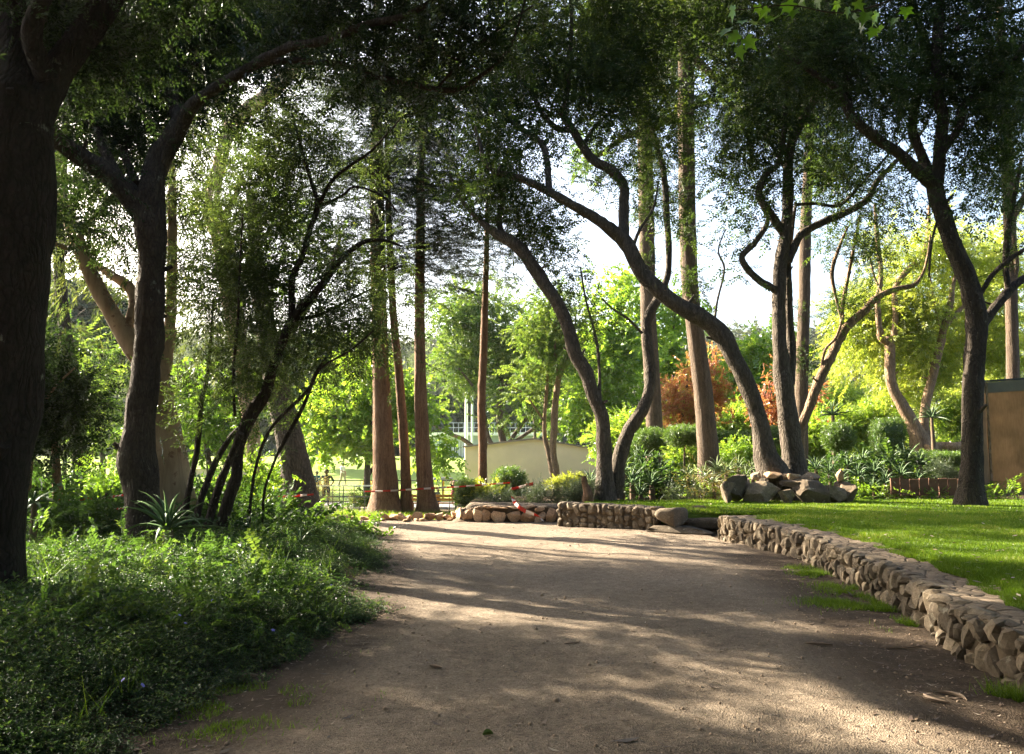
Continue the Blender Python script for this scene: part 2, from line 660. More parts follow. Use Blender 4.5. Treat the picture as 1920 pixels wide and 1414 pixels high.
def lawn_edge(y):
    e = np.where(y < 14.2, wall_x(y) + 0.57, np.where(y < 15.7, wall_x(y) + 0.57 + 0.85 * sm(14.15, 14.4, y) * (1 - sm(15.5, 15.9, y)), np.where(y < 16.8, wall_x(y) + 0.42, 1.35 + (y - 16.8) * 0.35)))
    return e + 0.06 * vnoise(y * 2.3, y * 0 + 4) + 0.03 * vnoise(y * 9, y * 0 + 1)


X = lawn_edge(ly)[:, None] + (19 - lawn_edge(ly))[:, None] * lu[None, :]
Y = np.repeat(ly[:, None], len(lu), 1)


def lawn_z(x, y):
    return H(np.maximum(x, wall_x(y) + 0.62 + 0.85 * sm(14.15, 14.4, y) * (1 - sm(15.5, 15.9, y))), y) + 0.02


Zl = lawn_z(X, Y)
Zl[:, 0] -= 0.2
lb = Buf(); sheet(np.stack([X, Y, Zl], -1).reshape(-1, 3), len(ly), len(lu), lb)
tag(build('lawn', lb, M_lawn), kind='structure')

# far lawn, road and kerb below the crest
fxs = np.concatenate([np.arange(-60, -20, 4), np.arange(-20, 12, 0.7), np.arange(12, 61, 4)])
tag(build('far_lawn', grid(fxs, np.arange(41.5, 96, 1.0), lambda x, y: H(x, y, False) + 0.05), M_farlawn), kind='structure')
tag(build('road', grid(np.arange(-40, 41, 1.5), np.array([35.2, 36, 37, 38, 39, 40, 41, 41.3]), lambda x, y: H(x, y) * 0 - 0.97), M_asphalt), kind='structure')
b = Buf()
for i in range(40):
    x0 = -20 + i * 0.75
    box(x0 + 0.004, x0 + 0.742, 34.6, 34.8, -1.4, -0.80 + 0.01 * random.uniform(-1, 1), b)
tag(build('kerb', b, M_kerb), kind='structure')

# ---- grass blades of the lawn -------------------------------------
M_blade = leaf_mat('grass_blade', [(0.0, (0.06, 0.12, 0.010)), (0.55, (0.125, 0.21, 0.020)), (0.85, (0.20, 0.275, 0.035)), (1.0, (0.36, 0.34, 0.11))], 0.5, 0.015, 0.5, 1.25)


def blades(x, y, z, hgt, wid, tint, lean=0.35, seed=1):
    r = np.random.default_rng(seed)
    n = len(x)
    a = r.uniform(0, 2 * math.pi, n); la = r.uniform(0, 2 * math.pi, n)
    ln = r.uniform(0.05, lean, n) * hgt * 1.6
    dx, dy = np.cos(a) * wid / 2, np.sin(a) * wid / 2
    p0 = np.stack([x - dx, y - dy, z - 0.005], -1)
    p1 = np.stack([x + dx, y + dy, z - 0.005], -1)
    p2 = np.stack([x + np.cos(la) * ln, y + np.sin(la) * ln, z + hgt], -1)
    v = np.stack([p0, p1, p2], 1).reshape(-1, 3)
    return v, np.arange(n * 3).reshape(-1, 3), tint


def lawn_blades(n):
    r = np.random.default_rng(21)
    y = 4.6 + 14.2 * r.random(n) ** 1.25
    e = lawn_edge(y)
    x = e + (np.minimum(0.70 * y + 1.0, 15) - e) * r.random(n)
    x = np.where(r.random(n) < 0.08, e + r.uniform(-.07, .04, n), x); ok = x > e - 0.08
    x, y = x[ok], y[ok]
    n = len(x)
    patch = fbm(x * 1.6, y * 1.6, o=2)
    hgt = r.uniform(0.022, 0.05, n) * (1 + 0.25 * patch) + 0.0006 * y
    wid = (0.0045 + 0.0007 * y) * r.uniform(0.7, 1.3, n)
    tint = np.clip(0.45 + 0.22 * patch + r.normal(0, 0.16, n), 0, 1)
    return blades(x, y, lawn_z(x, y), hgt, wid, tint, 0.6, 22)


v, f, t = lawn_blades(300000)
tag(build('lawn_grass', Buf().add(v, f, t), M_blade, smooth=False), 'short mown green grass of the raised lawn behind the stone wall', 'grass', kind='stuff')


def tuft_patch(name, spots, n, label, seed, hmax=0.07):
    r = np.random.default_rng(seed)
    xs, ys = [], []
    for (cx, cy_, rx, ry) in spots:
        k = int(n * rx * ry / sum(s[2] * s[3] for s in spots))
        x = cx + r.normal(0, 0.5, k) * rx; y = cy_ + r.normal(0, 0.5, k) * ry
        ok = fbm(x * 4, y * 4) > -0.15
        xs.append(x[ok]); ys.append(y[ok])
    x = np.concatenate(xs); y = np.concatenate(ys)
    ok = (x < wall_x(y) - 0.02)
    x, y = x[ok], y[ok]
    n = len(x)
    v, f, t = blades(x, y, path_z(x, y), r.uniform(0.015, hmax, n), r.uniform(0.004, 0.008, n), np.clip(r.normal(0.6, 0.2, n), 0, 1), 0.9, seed + 1)
    tag(build(name, Buf().add(v, f, t), M_blade, smooth=False), label, 'grass', kind='stuff')


def GP(px, py):
    """ground point (z about 0) under a pixel"""
    v = (py - 707.0) / F; u = (px - 960.0) / F
    z = SP - v * CP; y = CP + v * SP
    t = -CAMZ / z
    return u * t, y * t


def spot(px, py, rx, ry):
    x, y = GP(px, py)
    return (x, y, rx, ry)


tuft_patch('wall_foot_grass', [spot(1535, 1082, 0.30, 0.7), spot(1600, 1110, 0.35, 0.5), spot(1580, 1135, 0.4, 0.3), spot(1650, 1148, 0.35, 0.35), spot(1700, 1180, .2, .3)], 16000, 'sparse green grass growing along the foot of the near wall', 31)
tuft_patch('wall_corner_grass', [spot(1893, 1316, 0.10, 0.14)], 900, 'small grass tuft at the wall foot by the right picture edge', 33, 0.12)
tuft_patch('path_edge_grass', [spot(430, 1345, 0.22, 0.25), spot(490, 1330, 0.15, 0.12), spot(390, 1300, 0.2, 0.16), spot(560, 1222, 0.35, 0.2), spot(385, 1375, 0.3, 0.2), spot(450, 1320, .6, .5)], 5000, 'thin yellow green grass on the bare soil at the lower left', 35, 0.045)

# ---- stones ---------------------------------------------------------
def stone_mat(name, a, b_, c, lichen=(0.30, 0.29, 0.24), sc=6.0):
    N = NT(name)
    oi = N.n('ObjectInfo')
    v0 = N.n('VectorMath', operation='ADD')
    tc = N.n('TexCoord')
    N.t.links.new(N.pos(), v0.inputs[0])
    N.set(v0.inputs[1], oi.outputs['Location'])
    v = v0.outputs[0]
    n1 = N.noise(v, sc, 6, 0.65); n2 = N.noise(v, sc * 7, 5, 0.7); n3 = N.noise(v, 1.7, 3)
    f = N.math('ADD', N.math('MULTIPLY', n1, 0.6), N.math('MULTIPLY', oi.outputs['Random'], 0.4))
    col = N.ramp(f, [(0.22, a), (0.48, b_), (0.74, c)])
    col = N.mix(N.ramp(n2, [(0.35, (1, 1, 1)), (0.6, (0, 0, 0))]), col, N.mix(0.55, col, (0.05, 0.04, 0.03)))
    col = N.mix(N.ramp(N.noise(v, sc * 1.9, 5, 0.6), [(0.60, (0, 0, 0)), (0.68, (0.7, 0.7, 0.7))]), col, lichen)
    h = N.math('ADD', N.math('MULTIPLY', n1, 0.7), N.math('MULTIPLY', n2, 0.4))
    return N.pbr(col, 0.9, N.bump(h, 0.8, 0.02), 0.2)


M_stone = stone_mat('rubble_stone', (0.075, 0.060, 0.044), (0.155, 0.125, 0.090), (0.29, 0.235, 0.165), (0.27, 0.255, 0.20))
M_orange = stone_mat('sandstone', (0.32, 0.19, 0.10), (0.50, 0.33, 0.20), (0.64, 0.47, 0.32), (0.5, 0.45, 0.36))
M_boulder = stone_mat('grey_boulder', (0.085, 0.066, 0.046), (0.17, 0.132, 0.092), (0.30, 0.235, 0.16), (0.30, 0.27, 0.21), 4.0)
M_mortar = flat_mat('earth_mortar', (0.105, 0.082, 0.058), 0.95, 0.1, 0.6, 22.0, 1.0)


def cap_mat():
    N = NT('wall_top')
    p = N.pos()
    a = N.noise(p, 3.0, 5, 0.65); b = N.noise(p, 30, 5, 0.7)
    e = N.voro(p, 6.5, 'DISTANCE_TO_EDGE')
    col = N.ramp(N.math('ADD', N.math('MULTIPLY', a, 0.5), N.math('MULTIPLY', b, 0.5)), [(0.3, (0.10, 0.08, 0.06)), (0.52, (0.22, 0.175, 0.13)), (0.72, (0.36, 0.295, 0.22))])
    col = N.mix(N.ramp(e, [(0.0, (0.8, 0.8, 0.8)), (0.05, (0, 0, 0))]), col, (0.07, 0.055, 0.04))
    h = N.math('ADD', N.math('MULTIPLY', b, 0.6), N.ramp(e, [(0, (0, 0, 0)), (0.09, (1, 1, 1))]))
    return N.pbr(col, 0.93, N.bump(h, 0.9, 0.02), 0.12)


M_cap = cap_mat()
ROCKS = [rock_mesh('stone', M_stone, 100 + i, 2, 1.0, 0.12, False, 7, .70) for i in range(12)]
ROCKS_O = [rock_mesh('stone', M_orange, 200 + i, 2, 0.8, 0.14, False, 10, .5) for i in range(8)]


def polyline(pts, ds):
    pts = np.asarray(pts, float)
    s = np.concatenate([[0], np.cumsum(np.linalg.norm(np.diff(pts[:, :2], axis=0), axis=1))])
    return s, pts


def at_s(pl, s):
    S, P = pl
    p = np.array([np.interp(s, S, P[:, k]) for k in range(P.shape[1])])
    q = np.array([np.interp(s + 0.05, S, P[:, k]) for k in range(P.shape[1])]) - np.array([np.interp(s - 0.05, S, P[:, k]) for k in range(P.shape[1])])
    return p, math.atan2(q[1], q[0])


def stone_wall(label, pts, thick, group=None, rocks=ROCKS, w=(0.08, 0.21), hs=(0.10, 0.25), side=1, seed=1, cap=True, core_mat=None, caps=0, proud=0.03, jitter=0.5, zbase=0.0, co=0.044):
    """pts rows: x, y, height. side=+1: the face looks to the left of the walking direction"""
    r = random.Random(seed)
    pts = np.asarray(pts, float)
    pl = polyline(pts, 0.1)
    L = pl[0][-1]
    th = thing('stone_wall', (pts[0][0], pts[0][1], zbase), label, 'stone wall', group)
    ss = np.arange(0, L + 0.08, 0.08)
    prof = []
    K = 9
    for s in ss:
        p, a = at_s(pl, min(s, L))
        nx, ny = -math.sin(a) * side, math.cos(a) * side
        h = p[2]
        row = [(-co, -0.3), (-co, h * 0.5), (-co, h - 0.04)]
        for k in range(K):
            row.append((-co - (thick - co) * k / (K - 1), h))
        row.append((-thick, h - 0.25)); row.append((-thick, -0.3))
        for i, (o, z) in enumerate(row):
            x, y = p[0] + nx * o, p[1] + ny * o
            if 3 <= i < 3 + K:
                z = z + 0.018 * fbm(x * 5, y * 5, o=2) + 0.010 * vnoise(x * 17, y * 17) - (0.02 if i == 3 else 0)
            elif i < 3:
                wob = 0.016 * vnoise(s * 9, i * 3.0)
                x += nx * wob; y += ny * wob
            prof.append((x, y, z + zbase))
    nc = K + 5
    V = np.array(prof)
    bb = Buf()
    i = np.arange(len(ss) - 1)[:, None] * nc
    j = np.arange(nc - 1)[None, :]
    q = np.stack([i + j, i + j + 1, i + nc + j + 1, i + nc + j], -1)
    if side > 0:
        q = q[..., ::-1]
    mats = np.where((np.arange(nc - 1) >= 2) & (np.arange(nc - 1) <= 2 + K), 1, 0)
    bb.add(V, q.reshape(-1, 4), 0.5, np.repeat(mats[None, :], len(ss) - 1, 0).ravel())
    for e in (0, len(ss) - 1):
        bb.add(V[e * nc:(e + 1) * nc], np.array([[0, k, k + 1] for k in range(1, nc - 1)]), 0.5, 0)
    build('mortar', bb, [core_mat or M_mortar, M_cap], th, smooth=False)
    s = 0.0
    while s < L - 0.03:
        ww = r.uniform(*w)
        if s + ww > L: ww = L - s
        p, a = at_s(pl, s + ww / 2)
        h = p[2]
        z = r.uniform(-0.06, -0.01)
        nx, ny = -math.sin(a) * side, math.cos(a) * side
        while z < h - 0.03:
            hh = r.uniform(*hs)
            if z + hh > h - 0.06: hh = h - z + r.uniform(-0.02, 0.025)
            dep = r.uniform(0.13, 0.2)
            out = -dep / 2 + r.uniform(0.4, 1.3) * proud - 0.01
            sx = ww * r.uniform(0.9, 1.12)
            inst('stone', r.choice(rocks), th,
                 (p[0] + nx * out - th.location[0] + r.uniform(-.02, .02) * math.cos(a), p[1] + ny * out - th.location[1], z + hh / 2),
                 (r.uniform(-.05, .05), r.uniform(-.14, .14) * jitter * 2, a + r.choice((0, math.pi)) + r.uniform(-.06, .06)), (sx * 1.08, dep, hh * 1.1))
            z += hh
        s += ww
    for k in range(caps):
        s = (k + r.uniform(0.1, 0.9)) * L / caps
        p, a = at_s(pl, s)
        nx, ny = -math.sin(a) * side, math.cos(a) * side
        o = -r.uniform(0.05, 0.17)
        inst('stone', r.choice(rocks), th, (p[0] + nx * o - th.location[0], p[1] + ny * o - th.location[1], p[2] - 0.012),
             (0, 0, a + r.uniform(-.3, .3)), (r.uniform(.16, .32), r.uniform(.12, .24), r.uniform(.05, .085)))
    return th


# near retaining wall along the right of the path
ys = np.array([2.2, 3.5, 4.97, 5.64, 6.08, 7.23, 8.3, 9.3, 10.37, 11.3, 12.2, 13.2, 14.2])
hh_ = np.interp(ys, [2, 5, 8.3, 11.3, 14.2], [0.36, 0.36, 0.365, 0.38, 0.41])
stone_wall('long low rubble stone retaining wall curving between gravel path and lawn', np.stack([wall_x(ys), ys, hh_], -1), 0.66, rocks=ROCKS, seed=4, caps=46)
stone_wall('straight rubble stone wall beyond the steps, below the leaning twin trunk', [(2.78, 15.55, 0.46), (1.9, 16.1, 0.47), (0.92, 16.72, 0.48)], 0.42, rocks=ROCKS, seed=8, hs=(0.10, 0.22), w=(0.09, 0.2), caps=8)
stone_wall('low wall of upright orange stones holding the rosemary bed', [(0.98, 17.62, 0.36), (0.1, 17.62, 0.37), (-0.75, 17.66, 0.35), (-1.15, 17.8, 0.30), (-1.3, 18.3, 0.26)], 0.3, rocks=ROCKS_O, seed=12, w=(0.16, 0.34), hs=(0.26, 0.4), proud=0.07, core_mat=M_mortar, co=0.08)

# steps through the gap of the wall
def block(name, px0, px1, d, z0, z1, depth, mat, label, cat, rz, seed):
    me = rock_mesh(name, mat, seed, 3, 1.0, 0.05, True)
    a, c = W(px0, 985, d), W(px1, 985, d)
    o = inst(name, me, None, ((a[0] + c[0]) / 2, d + depth / 2, (z0 + z1) / 2), (0, 0, rz), (abs(c[0] - a[0]), depth, z1 - z0))
    return tag(o, label, cat)


block('step_slab', 1220, 1352, 15.0, -0.05, 0.13, 0.75, M_stone, 'worn flat lower step slab in the gap of the stone wall', 'stone step', R(-28), 301)
block('step_slab', 1278, 1375, 15.5, 0.0, 0.27, 0.75, M_stone, 'upper step slab set back in the gap of the stone wall', 'stone step', R(-22), 302)
block('step_slab', 1290, 1400, 16.0, 0.1, 0.40, 0.9, M_stone, 'top stone slab leading from the steps onto the lawn', 'stone step', R(-20), 305)
block('stone_block', 1233, 1292, 15.25, 0.10, 0.475, 0.5, M_stone, 'big dark squared stone block ending the straight wall at the steps', 'stone block', R(-25), 303)
block('stone_block', 1290, 1325, 15.9, 0.26, 0.47, 0.4, M_stone, 'small dark stone on the lawn edge behind the steps', 'stone block', R(10), 304)

# border of small rocks under the three tall trunks
def border():
    r = random.Random(3)
    th = thing('stone_border', (-2.6, 18.2, 0), 'uneven border of small orange rocks below the three tall trunks', 'stone border')
    x = -4.55
    while x < -1.35:
        big = x > -3.0
        w = r.uniform(0.14, 0.30) if big else r.uniform(0.12, 0.28)
        h = r.uniform(0.16, 0.26) if big else r.uniform(0.10, 0.20)
        y = 18.15 + 0.1 * math.sin(x * 3)
        inst('stone', r.choice(ROCKS_O), th, (x + w / 2 + 2.6, y - 18.2, h * 0.36), (r.uniform(-.3, .3), r.uniform(-.3, .3), r.uniform(-.5, .5)), (w * 1.1, r.uniform(.16, .26), h))
        if r.random() < 0.55:
            inst('stone', r.choice(ROCKS_O), th, (x + 2.6 + r.uniform(0, .2), y - 18.2 - r.uniform(.15, .3), 0.04), (0, 0, r.uniform(0, 3)), (r.uniform(.1, .2), r.uniform(.08, .14), r.uniform(.07, .12)))
        x += w * 0.92
    return th


border()

# boulders of the rockery round the twin trees
def boulder(px0, px1, py0, py1, d, depth, seed, label, mat=M_boulder, boxy=0.45, tilt=0.0):
    me = rock_mesh('boulder', mat, seed, 3, boxy, 0.10, False, 16, .42)
    py0 += 0.12 * (py1 - py0); c = W((px0 + px1) / 2, (py0 + py1) / 2, d + depth * 0.3)
    k = mpp(900, d)
    r = random.Random(seed)
    o = inst('boulder', me, None, c, (r.uniform(-.1, .1), tilt, r.uniform(-.4, .4)), ((px1 - px0) * k * 1.08, depth, (py1 - py0) * k * 1.08))
    tag(o, label, 'boulder', 'boulders round the twin trunks')


for a in [
    (1350, 1378, 896, 946, 17.7, 0.5, 401, 'dark narrow boulder at the left end of the rockery'),
    (1358, 1404, 884, 946, 17.75, 0.7, 402, 'tall slab boulder with a sunlit tan face near the rockery left end'),
    (1384, 1414, 886, 930, 18.0, 0.6, 403, 'pale wedge boulder leaning between slab and big rounded rock'),
    (1394, 1468, 892, 946, 17.65, 0.9, 404, 'largest smooth grey boulder in the middle of the rockery front'),
    (1455, 1492, 908, 946, 17.6, 0.5, 405, 'small tan tilted boulder between the two largest rocks'),
    (1462, 1506, 894, 914, 17.95, 0.6, 406, 'flat grey rock lying above the small tilted boulder'),
    (1486, 1552, 892, 946, 17.6, 0.8, 407, 'big grey boulder with sunlit tan right side'),
    (1500, 1535, 884, 908, 18.1, 0.5, 408, 'grey rock on top behind the tan sided boulder'),
    (1540, 1582, 900, 944, 17.75, 0.7, 409, 'dark grey boulder right of the tan sided one'),
    (1566, 1608, 890, 944, 17.95, 0.8, 410, 'rounded dark boulder at the right end of the rockery'),
    (1467, 1500, 884, 901, 18.15, 0.4, 411, 'flat pinkish stone lying at the foot of the upright trunk', M_orange),
    (1430, 1462, 883, 898, 18.1, 0.4, 412, 'reddish flat stone at the foot of the arching trunk', M_orange),
    (1408, 1432, 884, 902, 18.25, 0.4, 413, 'brown rounded stone behind the largest smooth boulder', M_stone),
    (1566, 1584, 876, 904, 18.15, 0.3, 414, 'small cream upright stone standing on the rockery right end', M_orange),
]:
    boulder(*a)

# terracotta edging tiles of the bed behind the lawn
th = thing('tile_edging', W(1745, 918, 19.2), 'row of upright terracotta tiles edging the bed left of the big trunk', 'garden edging')
M_terra = flat_mat('terracotta', (0.15, 0.08, 0.055), 0.85, 0.2, 0.3, 9.0, 0.4)
for k in range(8):
    p = W(1678 + k * 18, 907, 19.2) - np.array(th.location)
    bb = box(-0.104, 0.104, -0.025, 0.025, -0.28, 0.12 + random.uniform(-.015, .015))
    o = build('tile', bb, M_terra, th, smooth=False, local=True)
    o.location = tuple(p); o.rotation_euler = (random.uniform(-.06, .06), random.uniform(-.03, .03), random.uniform(-.08, .08))
# =================================================================== TREES
M_bark_dark = bark_mat('dark_bark', (0.022, 0.018, 0.014), (0.085, 0.068, 0.052), 0.35, 11, 0.9, (0.22, 0.23, 0.18), 0.62, crack=.5)
M_bark_grey = bark_mat('grey_bark', (0.055, 0.046, 0.036), (0.17, 0.14, 0.11), 0.30, 10, 0.9, (0.25, 0.25, 0.20), 0.66)
M_bark_red = bark_mat('fibrous_red_bark', (0.10, 0.058, 0.037), (0.33, 0.205, 0.125), 0.07, 14, 1.0, None, 0.6, 0.04, .45)
M_bark_euc = bark_mat('peeling_tan_bark', (0.17, 0.11, 0.07), (0.48, 0.36, 0.24), 0.10, 4.5, 0.35, (0.20, 0.12, 0.075), 0.56, 0.015, 0)
M_bark_tan = bark_mat('tan_bark', (0.13, 0.09, 0.06), (0.36, 0.25, 0.16), 0.25, 8, 0.7)
M_bark_brown = bark_mat('furrowed_brown_bark', (0.060, 0.044, 0.033), (0.19, 0.14, 0.10), 0.07, 14, 1.0, None, 0.6, 0.04, .45)
M_bark_black = bark_mat('shaded_black_bark', (0.009, 0.008, 0.0065), (0.036, 0.031, 0.026), 0.35, 9, 0.9, (0.17, 0.18, 0.145), 0.63, crack=.5)  # darker copy of the dark bark, deep shade put into the colour
M_twig = flat_mat('twig_bark', (0.055, 0.043, 0.032), 0.9, 0.15, 0.3, 6.0)

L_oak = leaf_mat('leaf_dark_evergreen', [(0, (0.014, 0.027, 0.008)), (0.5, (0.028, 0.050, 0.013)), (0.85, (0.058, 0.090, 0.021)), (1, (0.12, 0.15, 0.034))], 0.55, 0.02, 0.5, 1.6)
L_shade = leaf_mat('leaf_shaded_evergreen', [(0, (0.010, 0.021, 0.008)), (0.5, (0.021, 0.040, 0.013)), (0.85, (0.040, 0.066, 0.020)), (1, (0.075, 0.105, 0.030))], 0.40, 0.03, 0.45, 1.3)  # darker, cooler copy of the evergreen leaf, with shade put into the colour
L_priv = leaf_mat('leaf_narrow_evergreen', [(0, (0.028, 0.045, 0.016)), (0.5, (0.055, 0.085, 0.028)), (0.85, (0.09, 0.13, 0.04)), (1, (0.17, 0.19, 0.06))], 0.52, 0.04, 0.42, 1.5)
L_euc = leaf_mat('leaf_grey_green', [(0, (0.030, 0.045, 0.022)), (0.6, (0.065, 0.088, 0.038)), (1, (0.13, 0.15, 0.055))], 0.48, 0.04, 0.42, 1.5)
L_con = leaf_mat('needles_blue_green', [(0, (0.014, 0.026, 0.013)), (0.6, (0.030, 0.050, 0.024)), (1, (0.065, 0.085, 0.035))], 0.3, 0.05, 0.5)
L_lime = leaf_mat('leaf_lime', [(0, (0.085, 0.16, 0.018)), (0.5, (0.15, 0.25, 0.03)), (1, (0.27, 0.34, 0.055))], 0.62, 0.05, 0.4, 1.5)
L_mim = leaf_mat('leaf_yellow_green', [(0, (0.11, 0.16, 0.025)), (0.5, (0.22, 0.28, 0.045)), (1, (0.36, 0.38, 0.085))], 0.62, 0.05, 0.4, 1.5)
L_mid = leaf_mat('leaf_mid_green', [(0, (0.035, 0.075, 0.018)), (0.5, (0.07, 0.13, 0.028)), (1, (0.15, 0.21, 0.045))], 0.5, 0.03, 0.5)
L_red = leaf_mat('leaf_copper', [(0, (0.17, 0.05, 0.035)), (0.45, (0.32, 0.12, 0.075)), (0.75, (0.36, 0.20, 0.09)), (1, (0.26, 0.27, 0.07))], 0.58, 0.04, 0.4, 1.5)
L_haze = leaf_mat('leaf_far_haze', [(0, (0.06, 0.085, 0.06)), (1, (0.13, 0.16, 0.10))], 0.3, 0.03, 0.6)  # paler greyed green: distance haze is put into the leaf colour

KIND = {  # twig length, leaves, leaf length, leaf width, angle from twig, droop
    'oak': (0.34, 16, 0.058, 0.026, 55, 0.10, L_oak),
    'oakd': (0.34, 16, 0.062, 0.027, 55, 0.12, L_shade),
    'priv': (0.38, 18, 0.060, 0.017, 45, 0.15, L_priv),
    'euc': (0.45, 12, 0.15, 0.028, 35, 0.75, L_euc),
    'con': (0.55, 26, 0.12, 0.016, 38, 0.12, L_con),
    'plane': (0.5, 10, 0.135, 0.125, 60, 0.35, L_lime),
    'mim': (0.5, 16, 0.11, 0.040, 50, 0.2, L_mim),
    'mid': (0.45, 14, 0.10, 0.065, 55, 0.25, L_mid),
    'red': (0.4, 14, 0.085, 0.06, 55, 0.25, L_red),
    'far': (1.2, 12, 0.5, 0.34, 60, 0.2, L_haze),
    'box': (0.16, 12, 0.035, 0.02, 60, 0.0, L_mid),
}


def spray_templates(kind, nvar=8, seed=1):
    tl, n, ll, lw, ang, droop, _ = KIND[kind]
    r = np.random.default_rng(seed)
    out = []
    for k in range(nvar):
        s = np.linspace(0.12, 1.0, n)
        tw = np.stack([s * tl, 0.06 * tl * np.sin(s * 3 + k), -droop * tl * 0.5 * s ** 2], -1)
        V, T, li = [], [], []
        for i in range(n):
            side = 1 if i % 2 else -1
            a = R(ang) * r.uniform(0.6, 1.25) * side
            if i == n - 1: a *= 0.15
            d = np.array([math.cos(a), math.sin(a), r.uniform(-0.45, 0.35)])
            d[2] -= droop * 1.1
            d /= np.linalg.norm(d)
            L = ll * r.uniform(0.7, 1.2); w = lw * r.uniform(0.75, 1.2)
            up = np.array([r.normal(0, .35), r.normal(0, .35), 1.0])
            sd = np.cross(d, up); sd /= np.linalg.norm(sd)
            nn = np.cross(sd, d)
            b = tw[i]
            mid = b + d * L * 0.45
            b0 = b; tp = b + d * L - nn * L * 0.08
            l_ = mid + sd * w / 2 + nn * w * 0.18; r_ = mid - sd * w / 2 + nn * w * 0.18
            o = len(V)
            V += [b0, l_, tp, r_]
            T += [(o, o + 1, o + 2), (o, o + 2, o + 3)]
            li += [i, i]
        out.append((np.array(V), np.array(T), np.array(li)))
    return out


TEMPL = {k: spray_templates(k, 8, 40 + i) for i, k in enumerate(KIND)}


def place_sprays(buf, kind, P, D, S, tint, seed=0, flat=False, mat=0):
    """P positions, D directions, S scales, tint per spray"""
    r = np.random.default_rng(seed)
    n = len(P)
    D = D / (np.linalg.norm(D, axis=1)[:, None] + 1e-9)
    if flat:
        up = np.stack([r.normal(0, .12, n), r.normal(0, .12, n), np.ones(n)], -1)
    else:
        up = np.stack([r.normal(0, .55, n), r.normal(0, .55, n), np.ones(n)], -1)
    Yv = np.cross(up, D); Yv /= np.linalg.norm(Yv, axis=1)[:, None] + 1e-9
    Zv = np.cross(D, Yv)
    Rm = np.stack([D, Yv, Zv], -1)
    tid = r.integers(0, len(TEMPL[kind]), n)
    for k, (V, T, li) in enumerate(TEMPL[kind]):
        ix = np.nonzero(tid == k)[0]
        if len(ix) == 0: continue
        v = np.einsum('nij,vj->nvi', Rm[ix], V) * S[ix][:, None, None] + P[ix][:, None, :]
        f = T[None] + (np.arange(len(ix)) * len(V))[:, None, None]
        lt = r.normal(0, 0.13, (len(ix), li.max() + 1))
        tt = np.clip(tint[ix][:, None] + lt[:, li], 0, 1)
        buf.add(v.reshape(-1, 3), f.reshape(-1, 3), tt.ravel(), mat)


# ---- clumps of sprays, scattered by geometry nodes inside each crown ----
def clump_mesh(kind, k, flat=False, nspr=8, sig=0.15):
    r = np.random.default_rng(900 + k * 7 + (50 if flat else 0) + list(KIND).index(kind) * 101)
    P = r.normal(size=(nspr, 3)) * sig * KIND[kind][0] / 0.36 * (0.5 if kind in ('clip', 'rose') else 1)
    if flat:
        P[:, 2] *= 0.25
    D = P / (np.linalg.norm(P, axis=1)[:, None] + 1e-6) * 0.7 + r.normal(size=(nspr, 3)) * 0.55 + np.array((0.5, 0, 0.05))
    D[:, 2] -= KIND[kind][5] * 0.6
    if flat:
        D[:, 2] *= 0.2
    b = Buf()
    place_sprays(b, kind, P, D, r.uniform(0.8, 1.2, nspr), np.clip(r.normal(0.5, 0.10, nspr), 0, 1), 7 + k, flat)
    return b.mesh('leaf_clump', KIND[kind][6], False)


_groups = {}


def scatter_group(key, meshes):
    """geometry nodes: instance one of the meshes on every point whose attribute 'on' is true"""
    if key in _groups:
        return _groups[key]
    ng = bpy.data.node_groups.new('scatter_' + key, 'GeometryNodeTree')
    ng.interface.new_socket('Geometry', in_out='INPUT', socket_type='NodeSocketGeometry')
    ng.interface.new_socket('Geometry', in_out='OUTPUT', socket_type='NodeSocketGeometry')
    nd, lk = ng.nodes, ng.links
    gi, go = nd.new('NodeGroupInput'), nd.new('NodeGroupOutput')
    g2i = nd.new('GeometryNodeGeometryToInstance')
    for i, me in enumerate(meshes):
        src = bpy.data.objects.new('leaf_clump_source', me)      # never linked to the scene
        oi = nd.new('GeometryNodeObjectInfo')
        oi.inputs['Object'].default_value = src
        oi.inputs['As Instance'].default_value = False
        lk.new(oi.outputs['Geometry'], g2i.inputs[0])

    def attr(name, typ):
        a = nd.new('GeometryNodeInputNamedAttribute')
        a.data_type = typ
        a.inputs['Name'].default_value = name
        return a.outputs['Attribute']
    ip = nd.new('GeometryNodeInstanceOnPoints')
    lk.new(gi.outputs[0], ip.inputs['Points'])
    lk.new(attr('on', 'BOOLEAN'), ip.inputs['Selection'])
    lk.new(g2i.outputs[0], ip.inputs['Instance'])
    ip.inputs['Pick Instance'].default_value = True
    lk.new(attr('pick', 'INT'), ip.inputs['Instance Index'])
    e2r = nd.new('FunctionNodeEulerToRotation')
    lk.new(attr('rot', 'FLOAT_VECTOR'), e2r.inputs[0])
    lk.new(e2r.outputs[0], ip.inputs['Rotation'])
    lk.new(attr('scl', 'FLOAT'), ip.inputs['Scale'])
    jn = nd.new('GeometryNodeJoinGeometry')
    lk.new(gi.outputs[0], jn.inputs[0]); lk.new(ip.outputs[0], jn.inputs[0])
    lk.new(jn.outputs[0], go.inputs[0])
    _groups[key] = ng
    return ng


NCL = 6
_clumps = {}


